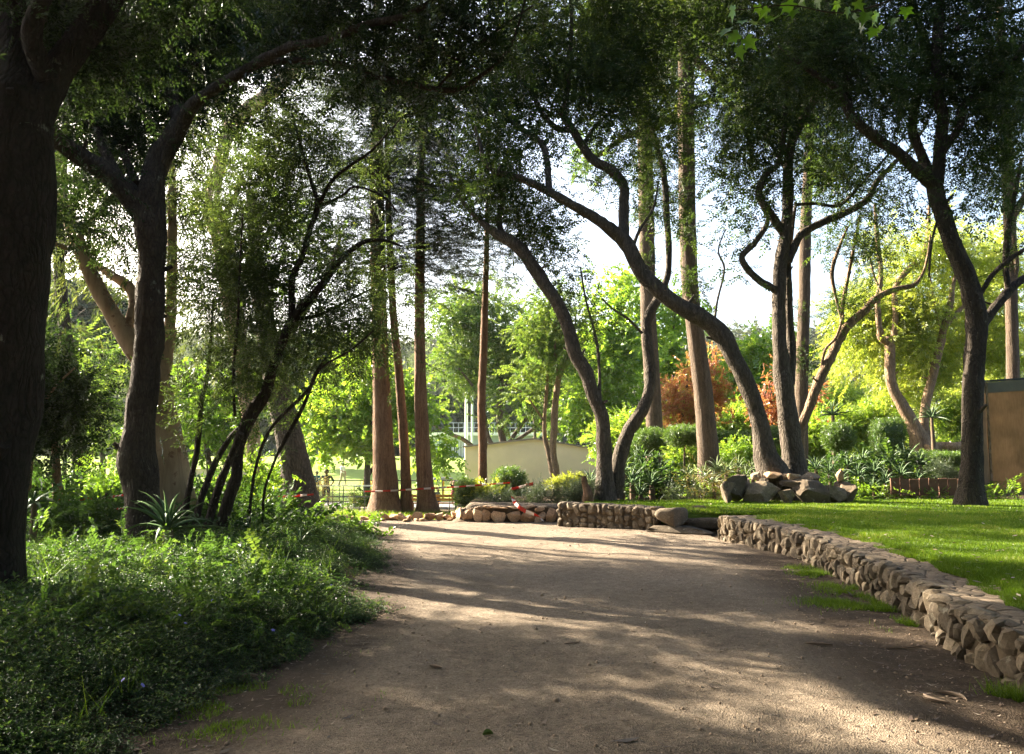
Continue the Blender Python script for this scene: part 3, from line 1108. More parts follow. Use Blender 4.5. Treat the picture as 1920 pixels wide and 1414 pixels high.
def scatter(o, npts, rot, scl, seed, key, meshes):
    """the last npts vertices of o's mesh carry the scattered clumps"""
    me = o.data
    n = len(me.vertices)
    r = np.random.default_rng(seed)

    def put(name, typ, arr, field):
        a = me.attributes.new(name, typ, 'POINT')
        a.data.foreach_set(field, np.ascontiguousarray(arr).ravel())
    on = np.zeros(n, bool); on[n - npts:] = True
    put('on', 'BOOLEAN', on, 'value')
    R3 = np.zeros((n, 3), np.float32); R3[n - npts:] = rot
    put('rot', 'FLOAT_VECTOR', R3, 'vector')
    s1 = np.zeros(n, np.float32); s1[n - npts:] = scl
    put('scl', 'FLOAT', s1, 'value')
    pk = np.zeros(n, np.int32); pk[n - npts:] = r.integers(0, len(meshes), npts)
    put('pick', 'INT', pk, 'value')
    md = o.modifiers.new('scatter', 'NODES')
    md.node_group = scatter_group(key, meshes)


def clumps(kind, flat):
    k = kind + ('_flat' if flat else '')
    if k not in _clumps:
        _clumps[k] = [clump_mesh(kind, i, flat) for i in range(NCL)]
    return k, _clumps[k]


def px3(pts, d, dd_end=None):
    """rows (px, py, width px[, depth offset]) -> rows x y z r"""
    n = len(pts)
    out = []
    for i, p in enumerate(pts):
        o = p[3] if len(p) > 3 else (0 if dd_end is None else dd_end[0] + (dd_end[1] - dd_end[0]) * i / max(1, n - 1))
        q = W(p[0], p[1], d + o)
        out.append((*q, p[2] * mpp(p[1], d + o) / 2))
    return np.array(out)


def crown_mesh(root, kind, nodes, clusters, d, dens=1.0, spread=0.16, seed=1, scale=1.0, conn=True, flat=False, name='crown', cpt=3.0, tw_r=0.010, maxlink=3.5, droop=0.0, bias=0.0, twigm=None, nclump=None):
    r = np.random.default_rng(seed)
    nodes = [np.asarray(x, float) for x in nodes] if nodes is not None and len(nodes) else []
    buf = Buf()
    T, C, RR, DN = [], [], [], []
    for c in clusters:
        px, py, rx, ry = c[:4]
        dd = c[4] if len(c) > 4 else 0.0
        dn = c[5] if len(c) > 5 else 1.0
        dr = c[6] if len(c) > 6 else None
        k = mpp(py, d + dd)
        ctr = W(px, py, d + dd)
        a = np.array((rx * k, min(max(rx, ry) * k, 2.2) if dr is None else dr, ry * k))
        area = math.pi * a[0] * a[2]
        n = max(1, int(round(dens * dn * area * 6 / scale ** 2)))
        q = r.normal(size=(n, 3)); q /= np.linalg.norm(q, axis=1)[:, None]
        q *= (r.random(n) ** 0.42)[:, None]
        # clump the targets: drag each towards a few centres so that gaps open
        cen = r.normal(size=(max(2, n // 5), 3)); cen /= np.linalg.norm(cen, axis=1)[:, None]
        cen *= (r.random(len(cen)) ** 0.5)[:, None]
        near = ((q[:, None] - cen[None]) ** 2).sum(-1).argmin(1)
        q = q + (cen[near] - q) * 0.6
        T.append(ctr + q * a); C += [ctr] * n
    T = np.concatenate(T); C = np.array(C)
    n = len(T)
    SP_ = []
    if conn and nodes:
        N0 = np.array(nodes)
        dist = np.sqrt(((T[:, None] - N0[None]) ** 2).sum(-1)).min(1) if n * len(N0) < 4e6 else np.zeros(n)
        order = np.argsort(dist)
        arr = np.zeros((len(N0) + n * 3, 3)); arr[:len(N0)] = N0; m = len(N0)
    else:
        order = np.arange(n)
    for i in order:
        t = T[i]
        if conn and nodes:
            dd = arr[:m] - t
            j = int((dd * dd).sum(1).argmin())
            p = arr[j]
            L = np.linalg.norm(t - p)
            if L > 0.05 and L < maxlink:
                mid = (p + t) / 2 + r.normal(size=3) * L * 0.10 + np.array((0, 0, L * 0.06))
                pts = resample(np.array([p, mid, t]), max(0.12, L / 5))
                r0 = tw_r * (0.5 + 0.55 * min(L, 2.5))
                tube(pts, np.linspace(r0, 0.0035, len(pts)), 4, buf=buf, mat=1, cap=False)
                arr[m] = mid; arr[m + 1] = t; m += 2
                tdir = (t - mid) / (np.linalg.norm(t - mid) + 1e-9)
            else:
                tdir = r.normal(size=3)
                pts = np.array([t, t])
                arr[m] = t; m += 1
        else:
            tdir = r.normal(size=3); pts = np.array([t, t])
        k = max(1, int(round(cpt * r.uniform(0.6, 1.4))))
        u = r.random(k) ** 0.6
        bi = np.clip((u * (len(pts) - 1)).astype(int), 0, len(pts) - 1)
        jit = r.normal(size=(k, 3)) * spread * scale
        if flat: jit[:, 2] *= 0.3
        SP_.append(pts[bi] * 0.45 + t * 0.55 + jit)
    P = np.concatenate(SP_)
    n = len(P)
    rot = np.stack([r.normal(0, 0.12 if flat else 0.4, n), r.normal(0, 0.12 if flat else 0.4, n), r.uniform(0, 2 * math.pi, n)], -1)
    S = r.uniform(0.7, 1.25, n) * scale
    buf.add(P, np.zeros((0, 3), int))
    o = build(name, buf, [KIND[kind][6], twigm or M_twig], root, smooth=False, kind='stuff')
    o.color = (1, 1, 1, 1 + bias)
    key, ms = clumps(kind, flat)
    scatter(o, n, rot, S, seed + 5, key, ms)
    return o


def stubs(b, P, n, r):
    """short broken twigs along a limb"""
    for _ in range(n):
        i = r.randrange(len(P) // 4, len(P) - 1)
        p = P[i, :3]; R0 = P[i, 3]
        d = np.array((r.gauss(0, 1), r.gauss(0, 1), abs(r.gauss(0, .5)))); d /= np.linalg.norm(d) + 1e-6
        L = R0 + r.uniform(.06, .22)
        tube(np.array([p, p + d * L * .6, p + d * L + np.array((0, 0, .03))]), [R0 * .34 + .004, R0 * .2 + .004, R0 * .12 + .003], 6, .15, 12, buf=b)


def tree(name, label, d, trunk, limbs=(), clusters=(), kind='oak', bark=None, group=None, dens=1.0, seed=1, sides=14, flare=0.5, lump=0.10, ridge=0.0, ivy=None, category='tree', ground=True, **kw):
    r = random.Random(seed)
    T = px3(trunk, d)
    base = T[0].copy()
    hz = float(H(base[0], base[1]))
    root = thing(name, (base[0], base[1], hz), label, category, group)
    if ground:
        if base[2] > hz + 0.05:
            T = np.vstack([[base[0], base[1], hz - 0.2, base[3] * 1.08], T])
        else:
            T[0, 2] = hz - 0.2
    P = resample(T, max(0.06, T[0, 3] * 0.5))
    rad = P[:, 3] * (1 + flare * np.exp(-np.clip(P[:, 2] - hz, 0, None) / (0.18 + T[0, 3] * 0.6)))
    hgt = P[-1, 2] - P[0, 2]
    b = tube(P[:, :3], rad, sides, lump, 3.5 / max(0.25, T[0, 3] * 2), seed=seed * 7.3, ridge=ridge, knots=(int(hgt * 2.2) if not ridge and T[0, 3] > .06 else 0))
    if bark not in (M_bark_red, M_bark_brown) and T[0, 3] > .1:
        stubs(b, P, 4, r)
    build('trunk', b, bark, root)
    nodes = [p[:3] for p in P if p[2] > hz + 1.5][::3]
    for li, lb in enumerate(limbs):
        e = r.uniform(-1.0, 1.0)
        Lp = px3(lb, d, (0, e) if len(lb[0]) < 4 else None)
        Q = resample(Lp, max(0.06, Lp[0, 3] * 0.7))
        bb = tube(Q[:, :3], Q[:, 3], max(7, sides - 4), lump, 4.0 / max(0.2, Lp[0, 3] * 2), seed=seed * 3 + li, knots=(int(len(Q) * .06) + 2 if Lp[0, 3] > .035 else 0))
        if Lp[0, 3] > .05 and bark not in (M_bark_red, M_bark_brown):
            stubs(bb, Q, 2, r)
        build('branch', bb, bark, root)
        nodes += [p[:3] for p in Q][::3]
    if clusters:
        crown_mesh(root, kind, nodes, clusters, d, dens, seed=seed * 13 + 3, **kw)
    if ivy:
        crown_mesh(root, 'oak', nodes, ivy, d, 2.2, seed=seed * 17, name='ivy', spread=0.1, cpt=2.0, maxlink=0.6)
    return root


# ------------------------------------------------------------ left side
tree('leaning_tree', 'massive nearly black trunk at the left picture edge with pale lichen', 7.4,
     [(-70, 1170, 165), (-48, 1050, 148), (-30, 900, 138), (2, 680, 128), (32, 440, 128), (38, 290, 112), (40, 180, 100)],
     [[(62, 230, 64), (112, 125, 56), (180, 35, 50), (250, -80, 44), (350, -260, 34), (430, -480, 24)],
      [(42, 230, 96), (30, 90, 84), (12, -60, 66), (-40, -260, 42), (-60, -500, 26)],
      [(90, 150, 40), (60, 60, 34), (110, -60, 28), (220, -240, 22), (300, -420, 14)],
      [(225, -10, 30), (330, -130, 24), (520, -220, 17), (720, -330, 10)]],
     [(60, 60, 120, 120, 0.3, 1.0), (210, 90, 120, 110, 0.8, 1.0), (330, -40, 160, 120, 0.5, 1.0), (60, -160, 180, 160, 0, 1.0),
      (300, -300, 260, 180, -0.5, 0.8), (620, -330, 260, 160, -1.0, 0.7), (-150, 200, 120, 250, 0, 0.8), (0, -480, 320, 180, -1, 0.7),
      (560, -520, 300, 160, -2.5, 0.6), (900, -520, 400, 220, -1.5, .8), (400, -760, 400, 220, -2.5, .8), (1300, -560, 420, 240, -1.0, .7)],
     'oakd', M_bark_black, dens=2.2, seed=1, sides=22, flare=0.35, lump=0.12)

tree('forked_tree', 'dark trunk with lichen forking into long limbs over the path, aloe at its foot', 11.8,
     [(292, 1040, 70), (275, 980, 62), (263, 920, 60), (257, 848, 60), (265, 770, 56), (274, 700, 52), (280, 596, 49), (286, 494, 48), (281, 420, 56), (276, 365, 58)],
     [[(266, 392, 48, 0), (204, 326, 38, -.2), (153, 295, 36, -.4), (119, 272, 34, -.6), (98, 251, 33, -.8), (60, 180, 26, -1.1), (20, 90, 20, -1.4), (-10, -60, 12, -1.6)],
      [(222, 336, 22, -.1), (195, 280, 18, 0), (177, 238, 18, .2), (149, 190, 17, .4), (132, 170, 16, .5), (112, 60, 12, .8), (120, -80, 8, 1)],
      [(255, 345, 17, 0), (234, 292, 14, .3), (241, 258, 12, .5), (288, 231, 9, .7), (330, 208, 6, .9)],
      [(281, 385, 50, 0), (292, 310, 44, .1), (325, 255, 38, .1), (345, 222, 30, 0), (375, 185, 23, -.2), (441, 143, 20, -.5), (489, 115, 19, -.8), (543, 88, 17, -1.1), (611, 75, 16, -1.4), (690, 45, 14, -1.7), (740, 35, 13, -1.9), (785, 18, 11, -2.1), (850, -30, 8, -2.4), (920, -110, 5, -2.6)],
      [(340, 235, 30, .1), (327, 165, 31, .4), (353, 125, 29, .6), (377, 85, 28, .8), (394, 44, 26, 1), (394, 12, 24, 1.2), (367, -20, 22, 1.3), (350, -110, 17, 1.4), (380, -240, 10, 1.5)],
      [(465, 124, 12, -.6), (505, 116, 12, -.7), (560, 114, 12, -.8), (640, 122, 12, -.9), (690, 140, 11, -1), (740, 152, 11, -1.1), (785, 161, 10, -1.2), (830, 169, 10, -1.3), (862, 166, 9, -1.3), (905, 140, 8, -1.4), (948, 102, 7, -1.5), (968, 60, 5, -1.6), (985, 0, 3, -1.7)],
      [(818, 168, 6, -1.2), (868, 112, 6, -1.3), (925, 62, 5, -1.5), (1000, 10, 3, -1.7)],
      [(715, 40, 6, -1.7), (770, 60, 5, -1.6), (820, 95, 4, -1.5), (900, 130, 3, -1.4)]],
     [(150, 140, 110, 110, .5, 1.0), (240, 200, 90, 90, .6, 1.0), (300, 90, 90, 90, 1, 1.0), (450, 40, 130, 75, .8, 1.1), (600, 20, 150, 60, -.6, .9), (740, 60, 110, 60, -1.3, .9),
      (880, 60, 110, 75, -1.5, 1.0), (720, 150, 130, 36, -1, .75), (860, 150, 90, 40, -1.2, .6), (480, 150, 60, 30, -.4, .5), (380, -120, 220, 130, .8, .9), (120, -60, 160, 120, 0, .9), (760, -120, 240, 130, -2, .9),
      (180, 330, 60, 60, .6, .6), (240, 420, 40, 50, 0.8, .5), (35, 330, 60, 100, -2.2, .55, .8), (165, 405, 55, 60, -.3, .8, .9), (60, 420, 60, 50, -.4, .7, .9), (330, 140, 90, 70, .8, 1.0), (250, 270, 80, 60, .6, .8), (410, 215, 50, 50, .6, .8), (140, 250, 80, 70, .4, .9), (400, 30, 90, 60, .8, 1), (520, 60, 90, 60, 0, 1)],  # includes a cluster hidden behind the left edge trunk, added to shade the path
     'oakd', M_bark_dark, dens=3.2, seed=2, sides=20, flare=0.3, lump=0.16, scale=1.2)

tree('gum_tree', 'gum tree with peeling tan bark standing close behind the forked tree', 14.2,
     [(312, 955, 96), (308, 880, 84), (300, 800, 64), (290, 720, 52), (272, 680, 44), (248, 650, 36), (231, 620, 32), (204, 578, 30), (177, 528, 28), (149, 460, 26), (129, 407, 24), (112, 340, 22), (98, 250, 17), (90, 140, 11)],
     [[(300, 720, 30, 0), (316, 640, 22, .3), (322, 540, 19, .5), (323, 440, 17, .6), (322, 320, 14, .7), (316, 190, 9, .9)],
      [(238, 620, 20, 0), (250, 570, 17, .2), (243, 540, 20, .4), (215, 520, 17, .5), (190, 503, 13, .6), (150, 478, 8, .9)],
      [(150, 470, 12, 0), (110, 460, 9, -.3), (70, 440, 7, -.5), (40, 430, 4, -.6)]],
     [(350, 400, 40, 80, .8, .8), (360, 520, 36, 70, .8, .8), (210, 400, 50, 60, .4, .6), (170, 480, 50, 50, .5, .5), (140, 590, 30, 30, .3, .5), (250, 470, 40, 60, .3, .5), (350, 640, 45, 60, 1, .7), (360, 250, 50, 70, .8, .9), (200, 300, 90, 50, .6, .5), (140, 420, 40, 60, 0, .5)],
     'euc', M_bark_euc, dens=1.2, seed=3, sides=18, flare=0.25, lump=0.14, spread=0.22, droop=0.7)

tree('multi_stem_tree', 'slender dark multi stemmed tree leaning right with fine small leaves', 12.9,
     [(408, 1006, 22), (424, 950, 22), (440, 905, 24), (444, 885, 22), (447, 840, 22), (458, 806, 25), (476, 768, 26), (497, 738, 22), (512, 690, 18), (530, 640, 17), (545, 605, 18), (561, 582, 16), (606, 531, 14), (635, 492, 12), (680, 455, 9), (720, 451, 6), (755, 462, 4)],
     [[(382, 1018, 18), (388, 992, 17), (402, 940, 16), (416, 898, 15), (434, 855, 14), (452, 812, 14)],
      [(547, 602, 13), (547, 560, 12), (549, 517, 12), (564, 489, 11), (578, 441, 10), (595, 390, 10), (590, 360, 8), (581, 333, 7), (561, 262, 5), (548, 215, 3)],
      [(595, 390, 8), (623, 339, 7), (660, 308, 6), (691, 288, 5), (720, 258, 4), (755, 218, 3)],
      [(597, 388, 6), (640, 368, 5), (668, 350, 5), (720, 370, 4), (745, 398, 3)],
      [(344, 1004, 13), (349, 950, 12), (360, 890, 11), (369, 848, 11), (375, 788, 10), (378, 750, 9), (388, 711, 7), (395, 640, 5), (400, 560, 4)],
      [(365, 1006, 15), (372, 956, 14), (388, 907, 13), (408, 860, 12), (432, 821, 11), (456, 796, 10), (480, 760, 7)],
      [(492, 1004, 5), (493, 960, 5), (497, 916, 5), (516, 862, 5), (532, 830, 8), (570, 759, 7), (592, 700, 5), (620, 660, 3)],
      [(466, 1002, 6), (471, 930, 6), (482, 868, 6), (509, 802, 6), (577, 732, 7), (602, 690, 5), (660, 655, 4), (700, 620, 3)],
      [(440, 780, 6), (438, 700, 6), (446, 600, 5), (450, 500, 4), (455, 400, 3)],
      [(545, 600, 7), (600, 590, 6), (660, 560, 5), (700, 540, 3)]],
     [c_ + (.75,) for c_ in [(520, 300, 55, 80, .4, .9), (470, 400, 60, 90, .5, 1.0), (540, 400, 60, 60, .3, .7), (640, 300, 60, 45, .2, .4), (450, 540, 60, 90, .4, 1.1), (520, 520, 50, 60, .4, .9), (600, 590, 80, 50, .4, 1.0), (680, 560, 60, 50, .4, .9), (620, 660, 70, 45, .5, .9), (540, 680, 55, 60, .4, .9), (450, 680, 60, 70, .3, .9), (400, 620, 40, 60, .4, .8), (400, 750, 40, 50, .2, .5), (500, 780, 60, 40, .5, .5), (720, 480, 60, 30, .3, .4), (700, 640, 50, 40, 0.6, .6), (560, 240, 50, 40, .4, .7), (660, 300, 40, 40, .2, .6), (480, 240, 60, 60, .5, .9), (430, 480, 50, 60, .4, .8), (740, 260, 40, 40, .4, .5), (580, 330, 30, 40, .3, .7)]],
     'priv', M_bark_dark, dens=4.0, seed=4, sides=10, flare=0.15, lump=0.08, spread=0.15, tw_r=0.007, scale=1.25)

leaner = tree('leaning_tree', 'thick two toned trunk leaning left with a white plate at its foot', 18.6,
     [(570, 972, 72), (563, 930, 62), (552, 870, 54), (540, 810, 50), (524, 740, 46), (508, 660, 40), (494, 580, 34), (480, 480, 26), (470, 360, 18)],
     [[(510, 670, 18), (560, 600, 14), (610, 520, 9), (640, 440, 5)], [(490, 560, 16), (440, 480, 12), (410, 380, 7)]],
     [(500, 440, 70, 90, 1, .7), (590, 470, 60, 50, .6, .5), (420, 420, 50, 70, .6, .5), (480, 300, 60, 60, 1, .6)],
     'mid', M_bark_grey, dens=.6, seed=5, sides=18, flare=0.35, lump=0.08)

tree('pale_gum_tree', 'far pale grey gum trunk bending against the bright sky', 26.0,
     [(482, 930, 28), (477, 860, 28), (466, 760, 30), (442, 610, 34), (420, 470, 37), (404, 415, 33), (399, 375, 25), (411, 310, 25), (428, 250, 24), (455, 215, 27), (500, 180, 28), (540, 140, 24), (600, 60, 18), (640, -60, 10)],
     [[(430, 240, 14), (400, 170, 12), (380, 80, 8)], [(412, 420, 14), (440, 370, 10), (455, 330, 7)]],
     [(470, 60, 110, 70, 0, .9), (390, 150, 60, 60, .5, .8), (600, 120, 70, 60, .8, .8), (560, 30, 90, 50, 0, .8), (380, 330, 35, 60, .5, .6), (390, 560, 30, 60, .5, .6)],
     'euc', M_bark_euc, dens=0.9, seed=6, sides=14, flare=0.2, lump=0.12, spread=0.3, droop=0.6, scale=1.3)

# three tall straight trunks and their thin neighbour
def pads(cx, ys, half, k=1.0, seed=1):
    r = random.Random(seed)
    out = []
    for y in ys:
        for s in (-1, 1):
            if r.random() < 0.85:
                o = r.uniform(0.35, 1.0) * half
                out.append((cx + s * o, y + r.uniform(-12, 12), half * r.uniform(0.45, 0.8), r.uniform(8, 15), r.uniform(-1, 1), k, 1.2))
        out.append((cx + r.uniform(-15, 15), y + 10, half * 0.4, 12, 0, k * 0.8, 0.8))
    return out


tree('tall_conifer', 'thickest of three tall straight reddish trunks', 20.2,
     [(722, 963, 50), (722, 900, 44), (718, 820, 38), (714, 700, 32), (710, 560, 29), (708, 430, 27), (707, 300, 24), (707, 180, 18), (707, 40, 10), (707, -150, 5)],
     [], pads(700, range(120, 520, 34), 120, 1.15, 1) + pads(707, range(-140, 110, 50), 90, .8, 2), 'con', M_bark_red, 'tall straight trunks at the path end', dens=1.15, seed=7, flare=0.5, lump=0.05, ridge=0.035, flat=True, spread=0.2, tw_r=0.014,
     ivy=[(706, 620, 12, 40, -.25, .5, .3), (708, 710, 10, 30, -.3, .4, .3)])
tree('tall_conifer', 'thin slightly leaning trunk between the two thicker red trunks', 20.3,
     [(762, 964, 23), (761, 900, 20), (757, 820, 18), (748, 700, 16), (738, 600, 14), (732, 480, 13), (728, 380, 11), (725, 250, 8), (722, 120, 5)],
     [], pads(726, range(150, 430, 45), 80, .9, 3), 'con', M_bark_red, 'tall straight trunks at the path end', dens=1.5, seed=8, sides=10, flare=0.4, lump=0.05, ridge=0.03, flat=True, spread=0.2)
tree('tall_conifer', 'right hand one of three tall red trunks, with a dark layered crown', 20.2,
     [(804, 963, 34), (797, 900, 30), (792, 820, 27), (788, 700, 22), (787, 560, 19), (788, 430, 17), (789, 300, 14), (790, 150, 9), (790, 0, 5)],
     [], pads(789, range(150, 560, 32), 90, 1.15, 5) + pads(789, range(-60, 160, 50), 60, .8, 6), 'con', M_bark_red, 'tall straight trunks at the path end', dens=1.15, seed=9, flare=0.55, lump=0.05, ridge=0.035, flat=True, spread=0.2, tw_r=0.014)
tree('thin_conifer', 'thin bare brown trunk rising beside the round clipped bushes', 21.5,
     [(905, 936, 17), (905, 850, 16), (903, 760, 15), (907, 650, 14), (910, 550, 12), (913, 440, 9), (915, 330, 7), (916, 200, 4)],
     [], pads(914, range(420, 540, 42), 62, 1.1, 7) + pads(914, range(230, 420, 50), 50, .8, 8), 'con', M_bark_red, dens=1.2, seed=10, sides=10, flare=0.3, lump=0.05, flat=True, spread=0.2)

tree('evergreen_tree', 'tall dark evergreen filling the upper left behind the forked trunk', 21.0,
     [(150, 960, 26), (148, 860, 25), (140, 740, 24), (120, 600, 22), (110, 460, 18), (120, 300, 13), (130, 120, 8)],
     [[(125, 620, 13, 0), (60, 520, 10, .3), (10, 440, 7, .5)], [(112, 480, 12, 0), (200, 380, 9, -.3), (270, 300, 6, -.5)], [(118, 320, 9, 0), (40, 200, 7, .3), (-40, 100, 5, .5)]],
     [(110, 330, 120, 90, 0, 1), (230, 280, 110, 90, 0, 1), (60, 180, 140, 100, 0, 1), (250, 130, 130, 90, 0, 1), (20, 440, 80, 60, .5, .7), (380, 220, 60, 60, .5, .8), (150, 20, 200, 90, 0, .9), (400, 60, 90, 70, .5, .8), (-120, 250, 120, 180, 0, .8), (100, -140, 260, 110, 0, .9)],
     'oakd', M_bark_dark, dens=0.33, seed=28, sides=10, scale=1.35, spread=0.25)
tree('evergreen_tree', 'dark evergreen at the very left, mostly outside the picture', 10.5,  # mostly unseen; added so that its crown shades the near path
     [(-330, 1060, 60), (-320, 900, 54), (-300, 700, 48), (-280, 500, 40), (-300, 300, 30), (-280, 60, 18)],
     [[(-290, 560, 26, 0), (-180, 440, 20, .3), (-90, 340, 13, .5), (-30, 260, 7, .7)], [(-285, 480, 24, 0), (-420, 340, 18, .3), (-560, 240, 11, .5)], [(-300, 320, 20, 0), (-200, 160, 14, -.3), (-120, 20, 8, -.5)],
      [(-310, 700, 18, 0), (-430, 600, 13, -.4), (-560, 560, 8, -.6)]],
     [(-180, 380, 110, 90, .4, 1), (-330, 300, 140, 110, 0, 1), (-520, 300, 140, 120, .4, 1), (-130, 180, 110, 90, -.4, 1), (-300, 80, 180, 120, 0, 1), (-560, 60, 160, 120, .5, 1), (-620, 500, 110, 90, 0, .8), (-420, 520, 90, 60, 0, .6), (-250, -120, 220, 110, 0, .8), (-110, 330, 60, 50, .5, .9), (-760, 260, 120, 140, 0, .8), (-60, 300, 60, 100, -1.4, .7, .8), (-150, 300, 110, 100, 2.2, .9), (-5, 400, 55, 90, .6, .7, .8)],
     'oakd', M_bark_dark, dens=1.9, seed=29, sides=12, spread=0.2)
# ------------------------------------------------------------ centre and right
tree('twin_stem_tree', 'two leaning dark trunks from one foot, left one bending far to the left', 18.6,
     [(1136, 936, 36), (1134, 894, 31), (1133, 844, 28), (1128, 782, 26), (1115, 748, 25), (1098, 700, 26), (1078, 663, 25), (1067, 620, 25), (1047, 572, 24), (1021, 533, 24), (999, 499, 24), (979, 470, 25), (951, 448, 23), (930, 438, 18), (902, 415, 11), (882, 396, 9), (860, 366, 7), (842, 325, 4)],
     [[(1152, 934, 34, .3), (1156, 890, 30, .3), (1165, 850, 27, .3), (1180, 806, 26, .3), (1204, 770, 24, .3), (1216, 735, 21, .4), (1219, 690, 20, .5), (1214, 640, 19, .6), (1213, 605, 19, .7), (1222, 580, 19, .8), (1238, 552, 14, 1), (1252, 515, 12, 1.1), (1254, 470, 12, 1.1), (1250, 400, 12, 1.2), (1247, 350, 12, 1.2), (1240, 300, 10, 1.3), (1225, 255, 8, 1.4), (1215, 190, 5, 1.5)],
      [(1124, 760, 8, 0), (1124, 700, 6, .1), (1120, 650, 6, .2), (1112, 612, 5, .2), (1098, 560, 4, .3), (1088, 500, 3, .3)],
      [(945, 448, 12, 0), (935, 410, 10, .2), (945, 370, 8, .3), (940, 310, 6, .4)],
      [(1204, 625, 5, .5), (1180, 600, 5, .4), (1150, 580, 4, .2), (1128, 560, 3, .1)]],
     [(1000, 400, 90, 45, .4, .7), (930, 370, 60, 50, .3, .9), (880, 330, 50, 50, 0, .7), (960, 330, 60, 40, .3, .7), (1080, 520, 50, 50, .4, .5), (1110, 600, 40, 50, .2, .4), (1220, 300, 50, 60, 1.2, .8), (1010, 430, 60, 35, .3, .6), (1060, 460, 50, 40, .4, .5), (1255, 420, 30, 60, 1.1, .5), (1160, 330, 60, 40, 1, .5), (1225, 200, 70, 60, 1.4, .8)],
     'oak', M_bark_grey, dens=2.5, seed=11, sides=16, flare=0.3, lump=0.12, bias=0.18, scale=1.4)

tree('arching_tree', 'dark trunk arching far left above the path from the boulder heap', 18.7,
     [(1452, 897, 60), (1441, 868, 48), (1431, 839, 39), (1425, 800, 33), (1415, 762, 32), (1400, 720, 33), (1377, 673, 33), (1346, 619, 35), (1304, 589, 33), (1262, 567, 31), (1228, 538, 30), (1200, 507, 28), (1180, 468, 28), (1166, 447, 26)],
     [[(1172, 455, 25, 0), (1143, 428, 23, -.2), (1106, 403, 20, -.4), (1075, 386, 18, -.6), (1030, 360, 16, -.9), (973, 333, 13, -1.2), (929, 322, 12, -1.4), (908, 302, 10, -1.5), (902, 278, 8, -1.6), (890, 235, 5, -1.7)],
      [(1170, 455, 22, 0), (1169, 420, 20, .1), (1170, 380, 19, .2), (1169, 347, 18, .2), (1146, 319, 18, .1), (1115, 302, 17, 0), (1095, 278, 16, 0), (1075, 246, 16, -.1), (1056, 215, 13, -.2), (1061, 185, 11, -.3), (1068, 120, 9, -.4), (1071, 60, 7, -.6), (1072, -60, 5, -.8)],
      [(1072, 244, 12, -.1), (1045, 241, 11, -.2), (1020, 217, 10, -.3), (1000, 180, 9, -.4), (976, 146, 7, -.5), (950, 90, 4, -.6)],
      [(1030, 362, 13, -.9), (1026, 306, 12, -.7), (1017, 272, 12, -.6), (986, 248, 11, -.6), (956, 224, 10, -.6), (939, 197, 9, -.7), (931, 153, 7, -.8), (925, 80, 4, -.9)],
      [(1094, 272, 8, 0), (1110, 245, 7, .2), (1132, 221, 7, .4), (1170, 190, 6, .7), (1192, 150, 5, .9), (1200, 90, 3, 1)],
      [(1338, 617, 6, 0), (1345, 565, 4, .1), (1358, 505, 4, .1), (1347, 470, 3, .1), (1360, 430, 2, .2)],
      [(1184, 470, 8, .1), (1200, 430, 6, .3), (1225, 390, 5, .5), (1235, 340, 3, .7)]],
     [(1080, 130, 110, 90, -.3, 1.1), (1000, 90, 110, 90, -.5, 1.1), (940, 200, 70, 60, -.7, 1.0), (900, 250, 60, 50, -1.4, .9), (1030, 200, 70, 60, -.3, .9), (1150, 180, 90, 80, .6, 1.0), (1140, 80, 120, 80, .4, 1.1), (1090, 330, 60, 40, 0, .45), (980, 300, 60, 30, -1, .6), (920, 360, 50, 40, -1.4, .6), (1180, 260, 40, 40, .3, .4), (1050, -40, 200, 90, -.5, 1), (1210, 60, 80, 80, .5, 1), (1250, 330, 30, 40, .6, .4), (880, 150, 80, 70, -1, .9), (1000, -220, 320, 120, -1, .8), (760, -260, 260, 120, -2.5, .7), (1260, -160, 220, 110, 0, .8)],
     'oak', M_bark_grey, 'trees on the boulder heap', dens=2.5, seed=12, sides=18, flare=0.25, lump=0.13, bias=0.08, scale=1.45)

